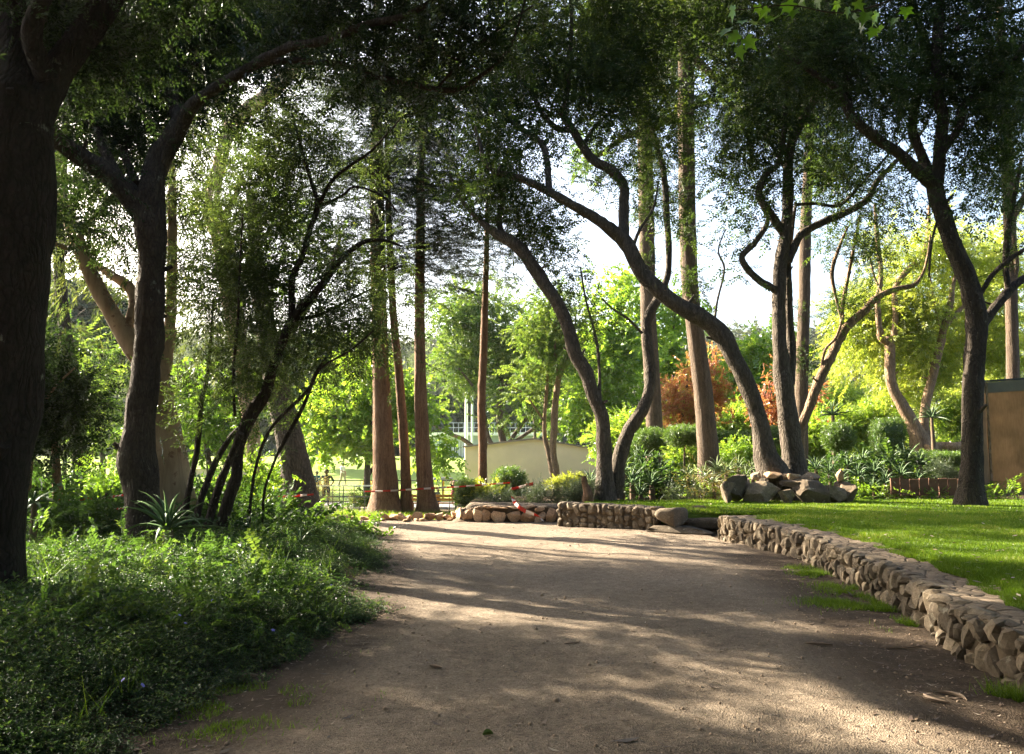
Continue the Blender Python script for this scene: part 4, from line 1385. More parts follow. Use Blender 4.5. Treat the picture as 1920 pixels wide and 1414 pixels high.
tree('upright_tree', 'upright dark trunk on the boulder heap with a wavy left limb', 19.0,
     [(1490, 893, 50), (1487, 860, 40), (1481, 808, 37), (1474, 755, 36), (1468, 700, 33), (1462, 650, 27), (1461, 577, 24), (1462, 507, 24), (1469, 465, 23), (1475, 420, 21), (1477, 373, 20), (1480, 289, 18), (1497, 238, 16), (1522, 197, 14), (1548, 140, 10), (1560, 60, 7), (1570, -40, 4)],
     [[(1480, 720, 20, .1), (1484, 660, 17, .2), (1480, 600, 15, .2), (1478, 540, 15, .2), (1477, 490, 14, .2), (1484, 440, 8, .3), (1492, 380, 5, .4)],
      [(1458, 548, 16, 0), (1446, 539, 14, -.1), (1425, 527, 14, -.1), (1402, 505, 13, -.2), (1391, 481, 12, -.3), (1412, 459, 11, -.3), (1436, 425, 10, -.3), (1440, 405, 7, -.3)],
      [(1470, 440, 16, 0), (1452, 412, 17, -.1), (1434, 388, 15, -.2), (1423, 360, 14, -.2), (1436, 327, 13, -.3), (1460, 305, 11, -.3), (1470, 240, 9, -.4), (1472, 150, 6, -.5), (1480, 40, 4, -.6)],
      [(1478, 490, 16, 0), (1488, 466, 15, 0), (1505, 438, 14, .1), (1551, 413, 14, .2), (1588, 398, 13, .3), (1626, 374, 12, .4), (1645, 340, 10, .5), (1681, 302, 8, .6), (1706, 280, 6, .7), (1740, 230, 4, .8)],
      [(1490, 384, 6, .2), (1530, 382, 6, .1), (1575, 384, 6, 0), (1620, 340, 5, -.1), (1664, 292, 4, -.2), (1700, 250, 3, -.3)],
      [(1480, 330, 8, 0), (1440, 260, 6, .3), (1410, 200, 4, .5)]],
     [(1440, 200, 80, 80, -.2, 1.1), (1380, 130, 90, 80, .2, 1.0), (1500, 130, 90, 90, 0, 1.1), (1380, 280, 70, 55, .1, .8), (1440, 320, 60, 50, -.2, .8), (1540, 260, 60, 60, .2, .8), (1370, 350, 40, 40, .1, .5), (1600, 330, 70, 50, .4, .7), (1560, 340, 60, 40, 0, .6), (1500, 20, 140, 80, -.3, 1.1), (1340, 30, 110, 80, .2, 1.1), (1420, 430, 35, 30, -.2, .35), (1540, 450, 50, 40, .5, .35), (1500, -80, 200, 80, 0, 1), (1660, 330, 50, 40, .6, .8), (1620, 400, 60, 35, .5, .5), (1350, 300, 60, 50, 0, .6), (1400, 390, 40, 30, 0, .5), (1560, 420, 50, 35, .4, .5), (1360, 470, 30, 50, 0, .3)],
     'oak', M_bark_grey, 'trees on the boulder heap', dens=2.2, seed=13, sides=16, flare=0.25, lump=0.12, bias=0.06, scale=1.45)

tree('slanting_tree', 'slim trunk slanting right from behind the upright trunk on the boulders', 19.6,
     [(1499, 890, 24), (1499, 830, 20), (1503, 800, 19), (1515, 770, 18), (1535, 716, 18), (1565, 654, 18), (1585, 616, 17), (1623, 581, 14), (1644, 558, 13), (1681, 542, 10), (1716, 533, 8), (1735, 500, 5), (1745, 440, 3)],
     [[(1578, 630, 9, 0), (1580, 575, 8, .1), (1590, 520, 7, .2), (1600, 470, 6, .2), (1612, 405, 4, .3)],
      [(1580, 600, 7, 0), (1568, 560, 6, -.1), (1560, 510, 8, -.2), (1575, 460, 6, -.2), (1590, 425, 4, -.3)],
      [(1540, 690, 6, 0), (1548, 655, 5, -.1), (1568, 632, 5, -.1), (1582, 590, 4, -.2)],
      [(1655, 552, 5, 0), (1640, 520, 4, .2), (1630, 480, 3, .3)]],
     [(1600, 560, 50, 30, 0, .6), (1590, 460, 50, 50, .1, .5), (1640, 480, 50, 40, .2, .4), (1610, 610, 40, 25, 0, .5), (1700, 500, 40, 30, .1, .3)],
     'oak', M_bark_tan, 'trees on the boulder heap', dens=1.9, seed=14, sides=12, flare=0.1, lump=0.12, bias=0.1)

tree('giant_conifer', 'tall thick straight trunk with furrowed brown bark behind the boulders', 24.0,
     [(1331, 908, 43), (1329, 860, 40), (1322, 770, 36), (1314, 700, 34), (1303, 616, 32), (1294, 539, 31), (1289, 400, 31), (1287, 250, 31), (1287, 100, 30), (1290, -100, 26), (1292, -300, 18)],
     [[(1296, 95, 18, 0), (1310, 118, 17, -.3), (1338, 143, 14, -.6), (1361, 163, 11, -.9), (1400, 182, 7, -1.2), (1440, 190, 4, -1.5)],
      [(1292, 200, 10, 0), (1320, 194, 10, -.3), (1350, 187, 8, -.5), (1390, 200, 5, -.8)],
      [(1285, 150, 10, 0), (1250, 165, 9, -.4), (1215, 160, 6, -.7)]],
     [(1400, 170, 60, 30, -1, .8), (1370, 220, 60, 30, -.8, .6), (1230, 150, 50, 30, -.6, .7), (1290, 20, 120, 60, -.3, .9), (1290, -120, 160, 90, 0, .9)],
     'con', M_bark_brown, dens=2.4, seed=15, sides=20, flare=0.3, lump=0.04, ridge=0.03, spread=0.25,
     ivy=[(1290, 430, 16, 60, -.3, .8, .35), (1296, 510, 16, 40, -.3, .8, .35), (1286, 350, 15, 50, -.3, .4, .35), (1305, 560, 14, 30, -.3, .5, .35)])
tree('ivy_clad_conifer', 'straight trunk wrapped in ivy left of the thick furrowed one', 29.0,
     [(1228, 870, 33), (1227, 800, 31), (1222, 700, 30), (1216, 600, 29), (1214, 500, 29), (1212, 400, 29), (1210, 300, 27), (1206, 170, 26), (1214, 110, 24), (1245, 60, 17), (1290, 10, 10), (1320, -60, 6)],
     [[(1208, 245, 12, 0), (1170, 258, 11, -.2), (1132, 285, 9, -.4), (1110, 300, 6, -.5)],
      [(1214, 248, 14, 0), (1251, 224, 13, -.3), (1275, 204, 10, -.5), (1310, 190, 6, -.8)],
      [(1206, 160, 16, 0), (1180, 110, 13, .2), (1160, 40, 9, .4)]],
     [(1200, 90, 110, 70, 0, 1), (1110, 290, 40, 30, -.4, .5), (1280, 220, 50, 30, -.5, .6), (1160, 20, 100, 60, 0, 1), (1310, 30, 90, 60, 0, 1), (1250, 130, 60, 40, 0, .7)],
     'mid', M_bark_brown, dens=1.3, seed=16, sides=16, flare=0.2, lump=0.05, ridge=0.03, spread=0.25,
     ivy=[(1212, 300, 18, 60, -.3, .9, .35), (1214, 400, 18, 60, -.3, .9, .35), (1213, 480, 16, 50, -.3, .7, .35), (1252, 360, 12, 60, -.6, .5, .3), (1210, 210, 16, 50, -.3, .7, .35)])
tree('back_conifer', 'straight brown trunk seen right behind the upright trunk of the boulder heap', 27.0,
     [(1503, 880, 25), (1503, 742, 24), (1505, 652, 23), (1508, 561, 22), (1510, 440, 21), (1515, 330, 18), (1520, 200, 14), (1523, 60, 9)],
     [], [(1515, 200, 90, 80, 0, .8), (1520, 80, 120, 80, 0, .8), (1560, 300, 50, 40, 0, .5)], 'con', M_bark_brown, dens=2.0, seed=17, sides=12, flare=0.2, lump=0.05, ridge=0.03, spread=0.25,
     ivy=[(1512, 680, 14, 50, -.2, .8, .3), (1504, 600, 12, 30, -.2, .5, .3)])
tree('edge_conifer', 'straight brown trunk behind the brown screen at the right picture edge', 24.0,
     [(1899, 830, 24), (1899, 700, 22), (1897, 600, 21), (1894, 480, 21), (1891, 350, 21), (1886, 250, 20), (1880, 120, 16), (1872, -40, 10)],
     [[(1892, 420, 12, 0), (1915, 380, 12, -.3), (1940, 330, 9, -.6)], [(1896, 540, 9, 0), (1906, 500, 9, -.2), (1900, 440, 6, -.4)]],
     [(1880, 200, 80, 90, 0, .9), (1900, 330, 50, 60, -.3, .7), (1850, 330, 50, 50, .3, .5)], 'oak', M_bark_brown, dens=1.4, seed=18, sides=12, flare=0.2, lump=0.05, ridge=0.03, spread=0.22, scale=1.25)

tree('big_lawn_tree', 'big dark tree on the lawn in front of the brown screen', 17.0,
     [(1817, 946, 46), (1820, 900, 39), (1823, 828, 36), (1823, 732, 37), (1827, 684, 35), (1832, 606, 36), (1823, 561, 34), (1811, 516, 33), (1790, 471, 31), (1772, 416, 30), (1755, 365, 29), (1750, 340, 27)],
     [[(1756, 352, 24, 0), (1721, 322, 22, -.2), (1687, 289, 20, -.4), (1650, 265, 19, -.6), (1620, 241, 18, -.8), (1596, 217, 17, -.9), (1579, 180, 14, -1), (1562, 160, 13, -1.1), (1518, 132, 10, -1.3), (1484, 105, 8, -1.5), (1460, 86, 5, -1.6)],
      [(1594, 214, 14, -.9), (1588, 165, 13, -.8), (1582, 102, 12, -.8), (1562, 51, 11, -.8), (1550, 0, 9, -.8), (1530, -90, 6, -.8)],
      [(1750, 345, 20, 0), (1728, 290, 18, .3), (1711, 244, 17, .4), (1718, 190, 16, .5), (1731, 146, 16, .5), (1743, 112, 15, .5), (1731, 68, 15, .5), (1714, 20, 13, .6), (1700, -60, 9, .7)],
      [(1757, 350, 23, 0), (1763, 272, 22, -.1), (1768, 221, 21, -.2), (1758, 176, 20, -.3), (1756, 102, 19, -.4), (1760, 34, 17, -.5), (1770, -60, 12, -.6)],
      [(1766, 285, 16, -.1), (1799, 238, 14, -.3), (1804, 204, 13, -.4), (1837, 173, 11, -.5), (1884, 129, 9, -.7), (1925, 82, 7, -.9), (1980, 40, 4, -1)],
      [(1762, 78, 11, -.4), (1803, 48, 10, -.5), (1837, 34, 9, -.6), (1918, 17, 8, -.8), (1990, -20, 5, -1)],
      [(1838, 615, 20, 0), (1854, 591, 17, .1), (1886, 552, 17, .2), (1908, 530, 15, .3), (1950, 505, 10, .5)],
      [(1832, 560, 10, 0), (1847, 537, 9, -.1), (1862, 514, 9, -.1), (1890, 489, 9, -.2), (1925, 465, 7, -.3)],
      [(1892, 548, 10, .2), (1886, 500, 12, .3), (1890, 440, 12, .3), (1900, 380, 9, .4), (1915, 300, 6, .5)],
      [(1762, 400, 5, 0), (1750, 440, 4, -.2), (1744, 480, 4, -.3), (1742, 520, 3, -.4)]],
     [(1620, 120, 100, 90, -.8, 1.1), (1540, 80, 90, 80, -1.2, 1.1), (1720, 90, 90, 90, .4, 1.1), (1800, 120, 90, 90, -.3, 1.1), (1880, 180, 80, 90, -.6, 1.1), (1900, 60, 100, 80, -.8, 1.1), (1690, 190, 60, 60, .2, .9), (1840, 280, 70, 60, -.3, .9), (1640, 220, 60, 50, -.6, .7), (1700, 380, 50, 35, -.4, .4), (1900, 300, 60, 70, .4, .9), (1830, 380, 60, 40, .1, .5), (1640, -30, 160, 80, -.6, 1.1), (1820, -50, 160, 80, -.5, 1.1), (1480, 110, 60, 50, -1.5, .8), (1900, 430, 40, 40, .1, .5), (1790, 200, 60, 60, 0, .8), (1760, 420, 40, 30, -.2, .3), (1560, -220, 300, 130, -1, .8), (1900, -220, 300, 150, -1, .8), (2100, 60, 120, 200, -.5, .8)],
     'oak', M_bark_dark, dens=2.2, seed=19, sides=20, flare=0.35, lump=0.11, ridge=0.05, scale=1.4, bias=0.02)

tree('sunlit_fine_leaved_tree', 'forked tan trunk on the bank under a sunlit yellow green crown', 29.0,
     [(1727, 838, 40), (1714, 800, 26), (1690, 757, 21), (1671, 718, 18), (1668, 652, 18), (1668, 632, 16)],
     [[(1666, 645, 12, 0), (1654, 634, 12, -.1), (1648, 606, 11, -.2), (1646, 561, 10, -.3), (1652, 516, 9, -.4), (1645, 449, 8, -.5), (1640, 380, 5, -.6)],
      [(1669, 645, 12, 0), (1676, 630, 12, .1), (1679, 591, 11, .2), (1679, 540, 11, .3), (1702, 507, 11, .4), (1731, 481, 10, .5), (1740, 440, 8, .6), (1742, 386, 6, .7)]],
     [(1640, 590, 80, 60, 1.5, 1.0), (1700, 640, 80, 60, 1.2, 1.1), (1640, 680, 60, 40, 2, .9), (1720, 560, 80, 60, 1, .9), (1600, 640, 60, 50, 2.5, .8), (1760, 480, 80, 60, 1, .6), (1680, 480, 60, 50, .5, .5), (1760, 700, 60, 50, 2, 1), (1590, 570, 60, 40, 3, .5), (1700, 740, 60, 40, 3, .9)],
     'mim', M_bark_tan, 'trees on the bank behind the lawn', dens=1.0, seed=20, sides=14, flare=0.3, lump=0.10, scale=1.2, spread=0.25, bias=0.1)
tree('sunlit_fine_leaved_tree', 'slim curved tan trunk rising right of the forked one on the bank', 29.2,
     [(1740, 838, 24), (1733, 800, 18), (1736, 757, 16), (1751, 697, 15), (1763, 646, 14), (1772, 606, 12), (1784, 561, 10), (1786, 540, 8), (1796, 500, 5)],
     [[(1770, 615, 8, 0), (1793, 588, 8, .2), (1811, 567, 7, .3), (1830, 520, 4, .5)], [(1764, 620, 4, 0), (1754, 580, 4, -.2), (1746, 530, 3, -.3), (1740, 500, 2, -.3)]],
     [(1800, 560, 70, 60, 1, 1.0), (1780, 640, 60, 60, 2, 1.0), (1850, 600, 70, 70, 2, 1.1), (1880, 500, 60, 60, 1.5, .8), (1870, 680, 60, 50, 2.5, 1.1), (1820, 470, 70, 50, 1, .5), (1900, 420, 50, 40, 2, .5)],
     'mim', M_bark_tan, 'trees on the bank behind the lawn', dens=1.0, seed=21, sides=12, flare=0.3, lump=0.10, scale=1.2, spread=0.25, bias=0.1)

# ------------------------------------------------------------ far trees
tree('lime_tree', 'lime green broad leaved tree in full sun behind the three tall trunks', 37.0,
     [(688, 950, 13), (688, 900, 12), (690, 860, 11), (694, 800, 9), (700, 740, 7)],
     [[(692, 890, 7, 0), (704, 868, 6, .2), (730, 820, 5, .4)], [(690, 850, 6, 0), (650, 800, 5, -.5), (610, 770, 3, -.8)], [(696, 790, 6, 0), (760, 760, 4, .3), (820, 790, 3, .5)]],
     [(625, 770, 60, 60, 0, 1.1), (690, 730, 70, 60, 0, 1.1), (760, 760, 60, 70, .3, 1.1), (600, 830, 45, 40, .2, 1.0), (680, 820, 70, 45, 0, 1.0), (800, 840, 45, 35, .3, .9), (700, 670, 60, 35, .4, .8), (830, 860, 28, 28, .3, .8), (580, 780, 30, 40, 0, .9)],
     'plane', M_bark_grey, dens=0.5, seed=22, sides=8, flare=0.3, lump=0.05, scale=1.35, spread=0.28)
tree('spreading_plane_tree', 'grey green spreading tree behind the pale shed roof', 52.0,
     [(950, 900, 14), (945, 840, 14), (937, 790, 13), (938, 740, 12), (940, 690, 9)],
     [[(935, 850, 10, 0), (915, 820, 9, -.2), (905, 770, 8, -.4), (890, 730, 6, -.8), (860, 690, 4, -1.2)], [(885, 836, 9, 0), (865, 822, 8, -.4), (840, 812, 6, -.8), (800, 790, 4, -1)],
      [(955, 830, 9, 0), (975, 800, 7, .4), (1000, 770, 5, .8)], [(960, 832, 8, 0), (985, 815, 7, .4), (1020, 790, 4, .7)], [(938, 740, 8, 0), (970, 690, 6, .3), (1000, 640, 4, .6)]],
     [(860, 660, 70, 50, 0, 1.0), (930, 610, 80, 60, .5, 1.0), (1000, 660, 70, 60, .5, 1.0), (850, 590, 50, 40, 0, .9), (960, 700, 70, 40, .5, .8), (1010, 740, 50, 45, .5, .8), (900, 570, 60, 30, 0, .8), (830, 720, 40, 30, -.5, .6), (980, 770, 40, 25, .3, .5)],
     'mid', M_bark_grey, dens=1.0, seed=23, sides=8, flare=0.2, lump=0.05, scale=1.9, spread=0.45, bias=0.15)
tree('pole_tree', 'slim pale double stemmed tree in front of the beige shed', 34.5,
     [(1042, 893, 15), (1037, 849, 13), (1039, 798, 13), (1042, 749, 12), (1049, 704, 10), (1062, 678, 7), (1075, 640, 5), (1080, 590, 3)],
     [[(1036, 893, 9, 0), (1027, 845, 9, .1), (1021, 818, 8, .1), (1021, 782, 7, .1), (1026, 716, 6, 0), (1029, 660, 4, 0), (1020, 600, 3, 0)],
      [(1042, 745, 8, 0), (1046, 700, 6, -.2), (1040, 650, 5, -.3), (1045, 590, 3, -.3)],
      [(1020, 790, 4, .1), (1005, 768, 4, -.1), (985, 740, 3, -.2), (960, 725, 2, -.2)]],
     [(1040, 650, 50, 60, 0, .8), (1000, 700, 40, 40, 0, .5), (1060, 590, 45, 45, 0, .7), (1010, 610, 40, 45, 0, .6), (1070, 690, 30, 40, 0, .5)],
     'mid', M_bark_tan, dens=1.1, seed=24, sides=8, flare=0.2, lump=0.08, scale=1.2, spread=0.25, bias=0.3)
for i, (px, d, cl, kind, lab, bias) in enumerate([
    (1115, 46, [(1110, 700, 60, 60), (1150, 620, 60, 60), (1100, 780, 50, 40), (1170, 700, 50, 60), (1160, 560, 50, 35), (1180, 770, 40, 40)], 'plane', 'tall lime green tree behind the leaning twin trunks', 0.0),
    (1265, 48, [(1260, 620, 50, 60), (1240, 680, 40, 50), (1290, 690, 40, 50), (1180, 540, 40, 30), (1270, 570, 30, 30)], 'plane', 'fresh green tree seen between ivy clad and furrowed trunks', -0.1),
    (1385, 44, [(1380, 690, 40, 50), (1420, 660, 50, 50), (1380, 750, 50, 40), (1430, 720, 40, 50), (1450, 640, 30, 30), (1350, 740, 30, 40)], 'plane', 'round lime green tree behind the arching trunk', 0.0),
    (1555, 42, [(1560, 760, 60, 40), (1610, 770, 60, 40), (1660, 770, 50, 40), (1530, 790, 40, 40), (1620, 730, 50, 30)], 'mim', 'low sunlit yellow green tree left of the bank trunks', 0.15),
    (1800, 42, [(1800, 740, 60, 50), (1830, 790, 40, 40), (1780, 790, 60, 30), (1890, 600, 70, 80), (1860, 520, 60, 60)], 'mim', 'yellow green tree between bank trunks and brown screen', 0.05),
    (1605, 60, [(1600, 640, 50, 40), (1630, 600, 50, 40), (1570, 690, 30, 25), (1660, 540, 50, 40)], 'mim', 'hazy pale tree far behind the slanting slim trunk', 0.2),
    (1000, 66, [(1000, 680, 60, 50), (1070, 720, 50, 50), (1060, 790, 50, 30), (1020, 620, 50, 30)], 'mid', 'hazy green tree far behind the shed', 0.2),
    (390, 30, [(370, 770, 50, 50), (420, 800, 50, 40), (340, 800, 40, 40), (400, 730, 40, 40)], 'plane', 'mid green broad leaved tree behind the slender multi stemmed one', -0.35),
    (190, 36, [(190, 760, 50, 50), (170, 700, 50, 50), (220, 830, 40, 40), (150, 800, 40, 40)], 'mid', 'pale loose shrub like tree left of the forked trunk', 0.3),
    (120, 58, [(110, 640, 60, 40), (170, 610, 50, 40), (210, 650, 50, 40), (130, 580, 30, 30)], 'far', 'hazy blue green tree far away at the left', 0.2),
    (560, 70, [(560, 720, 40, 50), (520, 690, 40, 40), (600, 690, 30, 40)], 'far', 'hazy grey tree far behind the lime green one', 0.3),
]):
    sc_ = {'plane': 1.7, 'mim': 1.6, 'mid': 1.9, 'far': 0.8}[kind]
    base = W(px, 850, d)
    hz = float(H(base[0], d))
    k = mpp(850, d)
    top = min(c[1] for c in cl) + 20
    byp = 850 + (CAMZ - hz) / k
    tr = [(px, byp, 0.32 / k), (px + 3, (byp * 2 + top) / 3, 0.24 / k), (px - 4, (byp + top * 2) / 3, 0.16 / k), (px + 2, top, 0.05 / k)]
    tree('background_tree', lab, d, tr, [], [(c[0], c[1], c[2], c[3], 0, 1.0, 1.8) for c in cl], kind, M_bark_grey, 'trees beyond the garden', dens=0.55 if kind != 'far' else 1.4, seed=60 + i, sides=8, flare=0.2, lump=0.05, scale=sc_, spread=0.3 if kind != 'far' else 0.6, bias=bias, maxlink=4.0)

tree('japanese_maple', 'orange red maple glowing behind the furrowed trunk', 32.0,
     [(1280, 860, 8), (1278, 800, 7), (1285, 750, 6), (1290, 700, 4)], [[(1280, 810, 5), (1310, 770, 4), (1340, 740, 3)]],
     [(1275, 740, 36, 45, 0, 1.2), (1300, 700, 40, 36, 0, 1), (1345, 740, 34, 40, 0, 1), (1262, 780, 28, 28, 0, 1.2), (1300, 775, 40, 25, 0, 1), (1345, 680, 24, 20, .2, .8)], 'red', M_bark_grey, dens=.95, seed=25, sides=8, scale=1.0, spread=0.2, bias=0.1)
tree('japanese_maple', 'dark red maple half hidden by the upright trunk', 33.0,
     [(1452, 860, 8), (1450, 800, 6), (1445, 740, 4)], [],
     [(1448, 750, 22, 35, 0, 1.1), (1430, 770, 18, 20, 0, 1), (1530, 740, 18, 30, .3, .8), (1465, 720, 18, 20, 0, .8)], 'red', M_bark_grey, dens=1.0, seed=26, sides=8, scale=1.0, spread=0.2, bias=-0.15)
tree('dark_shrub_tree', 'dark small leaved shrub tree in deep shade beside the left trunk', 14.5,
     [(52, 968, 17), (50, 920, 16), (54, 860, 15), (60, 800, 12), (70, 740, 8)], [[(110, 975, 20, .4), (108, 920, 18, .4), (104, 850, 14, .4), (100, 780, 9, .4)], [(60, 800, 7), (100, 730, 5), (140, 690, 3)]],
     [(90, 760, 70, 60, 0, 1.1), (60, 680, 60, 60, .3, 1.0), (130, 720, 50, 60, 0, 1.0), (60, 830, 80, 35, .2, .9), (150, 790, 40, 50, 0, .8), (20, 760, 60, 70, .2, 1.0), (110, 840, 50, 30, 0, .9)],
     'oakd', M_bark_tan, dens=3.8, seed=27, sides=10, flare=0.2, bias=-0.08, scale=1.3)

def surrounding_wood():
    """the park wood goes on behind and beside the viewer"""
    r = np.random.default_rng(15)
    b = Buf()
    P = []
    spots = [(x + r.uniform(-1.2, 1.2), y + r.uniform(-1.2, 1.2)) for x in np.arange(-22, 25, 4.4) for y in (-7.0, -11, -16)]
    spots += [(x + r.uniform(-1, 1), y + r.uniform(-1, 1)) for x in (-13, -18) for y in (-2, 2.5)] + [(x + r.uniform(-1, 1), y + r.uniform(-1, 1)) for x in (13.5, 18) for y in (-2, 3, 8)]
    for (x, y) in spots:
        z = float(H(x, y)); h = r.uniform(10, 14)
        tube(resample(np.array([(x, y, z - .2), (x + r.uniform(-.3, .3), y, z + h * .4), (x + r.uniform(-.6, .6), y + r.uniform(-.6, .6), z + h * .8)]), .5), .16, 8, .1, 3, buf=b, mat=1)
        k = 150
        q = r.normal(size=(k, 3)); q /= np.linalg.norm(q, axis=1)[:, None]
        q *= (r.random(k) ** .4)[:, None]
        P.append(np.array((x, y, z + h * .64)) + q * (2.7, 2.7, h * .36))
    # unseen wide crowns beside and behind the viewer, added overhead to cut sky light
    for (x, y, cx, cy_, cz, ra, k) in [(7.6, 2.0, 4.6, 2.2, 10.2, 3.6, 170), (7.0, -4.0, 4.2, -3.6, 9.4, 3.8, 170), (-5.8, -3.4, -3.2, -3.0, 9.0, 3.8, 170), (1.2, -5.6, 0.6, -4.2, 10.0, 3.4, 140),
                                       (9.8, 6.4, 8.2, 6.2, 11.4, 3.4, 150), (-6.8, 2.2, -3.4, 2.2, 9.2, 3.2, 140), (1.0, -5.6, 0.8, 1.2, 11.0, 3.0, 130), (12.5, 3.0, 11.5, 3.0, 9.4, 3.2, 130), (12.8, -3.4, 11.0, -3.0, 9.0, 3.4, 130)]:
        z = float(H(x, y))
        q0 = resample(np.array([(x, y, z - .2), (x + (cx - x) * .15, y, z + 3), (x + (cx - x) * .5, (y + cy_) / 2, z + 6), (cx, cy_, cz)]), .4)
        tube(q0, np.linspace(.24, .06, len(q0)), 9, .1, 3, buf=b, mat=1)
        for t_ in range(7):
            e = np.array((cx, cy_, cz)) + r.normal(size=3) * (ra * .55, ra * .55, .7)
            q1 = resample(np.array([q0[int(len(q0) * .7)], (q0[-1] + e) / 2 + r.normal(size=3) * .3, e]), .4)
            tube(q1, np.linspace(.07, .015, len(q1)), 6, .08, 3, buf=b, mat=1)
        q = r.normal(size=(k, 3)); q /= np.linalg.norm(q, axis=1)[:, None]
        q *= (r.random(k) ** .45)[:, None]
        P.append(np.array((cx, cy_, cz)) + q * (ra, ra, 1.7))
    P = np.concatenate(P); n = len(P)
    b.add(P, np.zeros((0, 3), int))
    o = build('surrounding_wood', b, [L_oak, M_bark_dark], smooth=True)
    tag(o, 'dark evergreen wood that goes on behind the viewer', 'wood', kind='stuff')
    key, ms = clumps('oak', False)
    scatter(o, n, np.stack([r.normal(0, .4, n), r.normal(0, .4, n), r.uniform(0, 6.3, n)], -1), r.uniform(2.6, 3.8, n), 5, key, ms)


surrounding_wood()

# maple bough hanging into the top of the picture
def maple_bough():
    c = W(1500, 40, 7.0)
    th = thing('maple_bough', c, 'thin bough with bright green lobed leaves hanging into the top right', 'bough')
    M = leaf_mat('maple_leaf', [(0, (0.06, 0.14, 0.012)), (1, (0.13, 0.25, 0.025))], 0.6, 0.06, 0.4)
    pts = [W(2050, -260, 8.5), W(1800, -70, 7.6), W(1610, 20, 7.1), W(1480, 10, 7.0), W(1370, 20, 6.9)]
    b = tube(resample(np.array(pts), 0.1), np.linspace(0.02, 0.004, len(resample(np.array(pts), 0.1))), 5)
    build('twig', b, M_twig, th)
    b2 = Buf()
    lob = [(0, 0), (.32, -.10), (.50, .12), (.30, .20), (.62, .55), (.30, .48), (.16, .62), (.0, 1.0)]
    outl = lob + [(-x, y) for x, y in lob[-2:0:-1]]
    v = np.array([(x, y, 0.08 * abs(x)) for x, y in outl] + [(0, .3, -.02)])
    n = len(outl)
    f = np.array([(i, (i + 1) % n, n) for i in range(n)])
    me = Buf().add(v, f, 0.5).mesh('leaf', M, False)
    me2 = Buf().add(v * (0.8, 1.05, 1), f, 0.9).mesh('leaf', M, False)
    me3 = Buf().add(v * (1.1, 0.9, 1), f, 0.1).mesh('leaf', M, False)
    r = random.Random(8)
    sp = [(1375, 18), (1392, 45), (1420, 15), (1440, 22), (1368, 75), (1385, 70), (1398, 78), (1384, 95), (1365, 60), (1440, 35), (1455, 40), (1490, 25), (1475, 10), (1500, 8), (1410, 50),
          (1590, 20), (1605, 10), (1625, 30), (1635, 45), (1615, 50), (1645, 30), (1655, 55), (1600, 35), (1570, 8), (1640, 60), (1560, 15), (1530, 5), (1680, 40), (1700, 20)]
    for (x, y) in sp:
        p = W(x, y - 6, 7.0 + r.uniform(-.25, .25)) - c
        s = r.uniform(0.10, 0.16)
        inst('leaf', r.choice((me, me2, me3)), th, p, (r.uniform(-.9, .3) - 0.6, r.uniform(-.5, .5), r.uniform(0, 6.28)), (s, s, s))


maple_bough()

# far wooded hillside: one hazy mass
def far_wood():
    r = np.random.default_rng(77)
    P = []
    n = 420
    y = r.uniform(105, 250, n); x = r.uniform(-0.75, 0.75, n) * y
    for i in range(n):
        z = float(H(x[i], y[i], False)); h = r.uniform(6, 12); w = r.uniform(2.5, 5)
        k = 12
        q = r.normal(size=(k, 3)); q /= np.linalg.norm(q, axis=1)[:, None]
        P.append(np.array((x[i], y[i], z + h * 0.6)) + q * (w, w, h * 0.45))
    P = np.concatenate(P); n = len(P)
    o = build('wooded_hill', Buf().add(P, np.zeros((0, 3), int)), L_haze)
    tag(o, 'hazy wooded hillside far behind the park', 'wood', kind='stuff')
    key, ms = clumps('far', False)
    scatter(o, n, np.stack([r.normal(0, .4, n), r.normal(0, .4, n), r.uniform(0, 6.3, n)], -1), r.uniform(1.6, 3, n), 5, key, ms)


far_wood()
# =================================================================== PLANTS
L_cover = leaf_mat('leaf_ground_cover', [(0, (0.010, 0.029, 0.012)), (0.5, (0.023, 0.056, 0.019)), (0.85, (0.052, 0.102, 0.027)), (1, (0.14, 0.20, 0.05))], 0.42, 0.045, 0.42)
L_box = leaf_mat('leaf_clipped', [(0, (0.04, 0.085, 0.015)), (0.5, (0.075, 0.14, 0.022)), (1, (0.15, 0.22, 0.04))], 0.45, 0.06, 0.4)
L_gold = leaf_mat('leaf_gold', [(0, (0.16, 0.20, 0.02)), (1, (0.34, 0.36, 0.06))], 0.5, 0.06, 0.4)
L_rose = leaf_mat('leaf_rosemary', [(0, (0.045, 0.07, 0.035)), (0.6, (0.085, 0.12, 0.06)), (1, (0.16, 0.20, 0.10))], 0.35, 0.06, 0.5)
L_dry = leaf_mat('leaf_dry', [(0, (0.16, 0.12, 0.05)), (1, (0.36, 0.32, 0.14))], 0.4, 0.04, 0.5)
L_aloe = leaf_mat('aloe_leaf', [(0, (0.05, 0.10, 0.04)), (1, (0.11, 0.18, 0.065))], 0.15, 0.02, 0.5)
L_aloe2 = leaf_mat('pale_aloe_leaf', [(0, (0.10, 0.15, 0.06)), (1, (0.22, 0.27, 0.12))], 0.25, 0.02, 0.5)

KIND['clip'] = (0.16, 10, 0.040, 0.024, 60, 0.0, L_box)
KIND['gold'] = (0.2, 10, 0.06, 0.035, 60, 0.0, L_gold)
KIND['rose'] = (0.22, 22, 0.035, 0.008, 50, 0.0, L_rose)
KIND['dry'] = (0.4, 10, 0.06, 0.014, 40, 0.2, L_dry)
KIND['shrub'] = (0.30, 12, 0.075, 0.045, 55, 0.15, L_lime)
for i_, k_ in enumerate(('clip', 'gold', 'rose', 'dry', 'shrub')):
    TEMPL[k_] = spray_templates(k_, 8, 140 + i_)


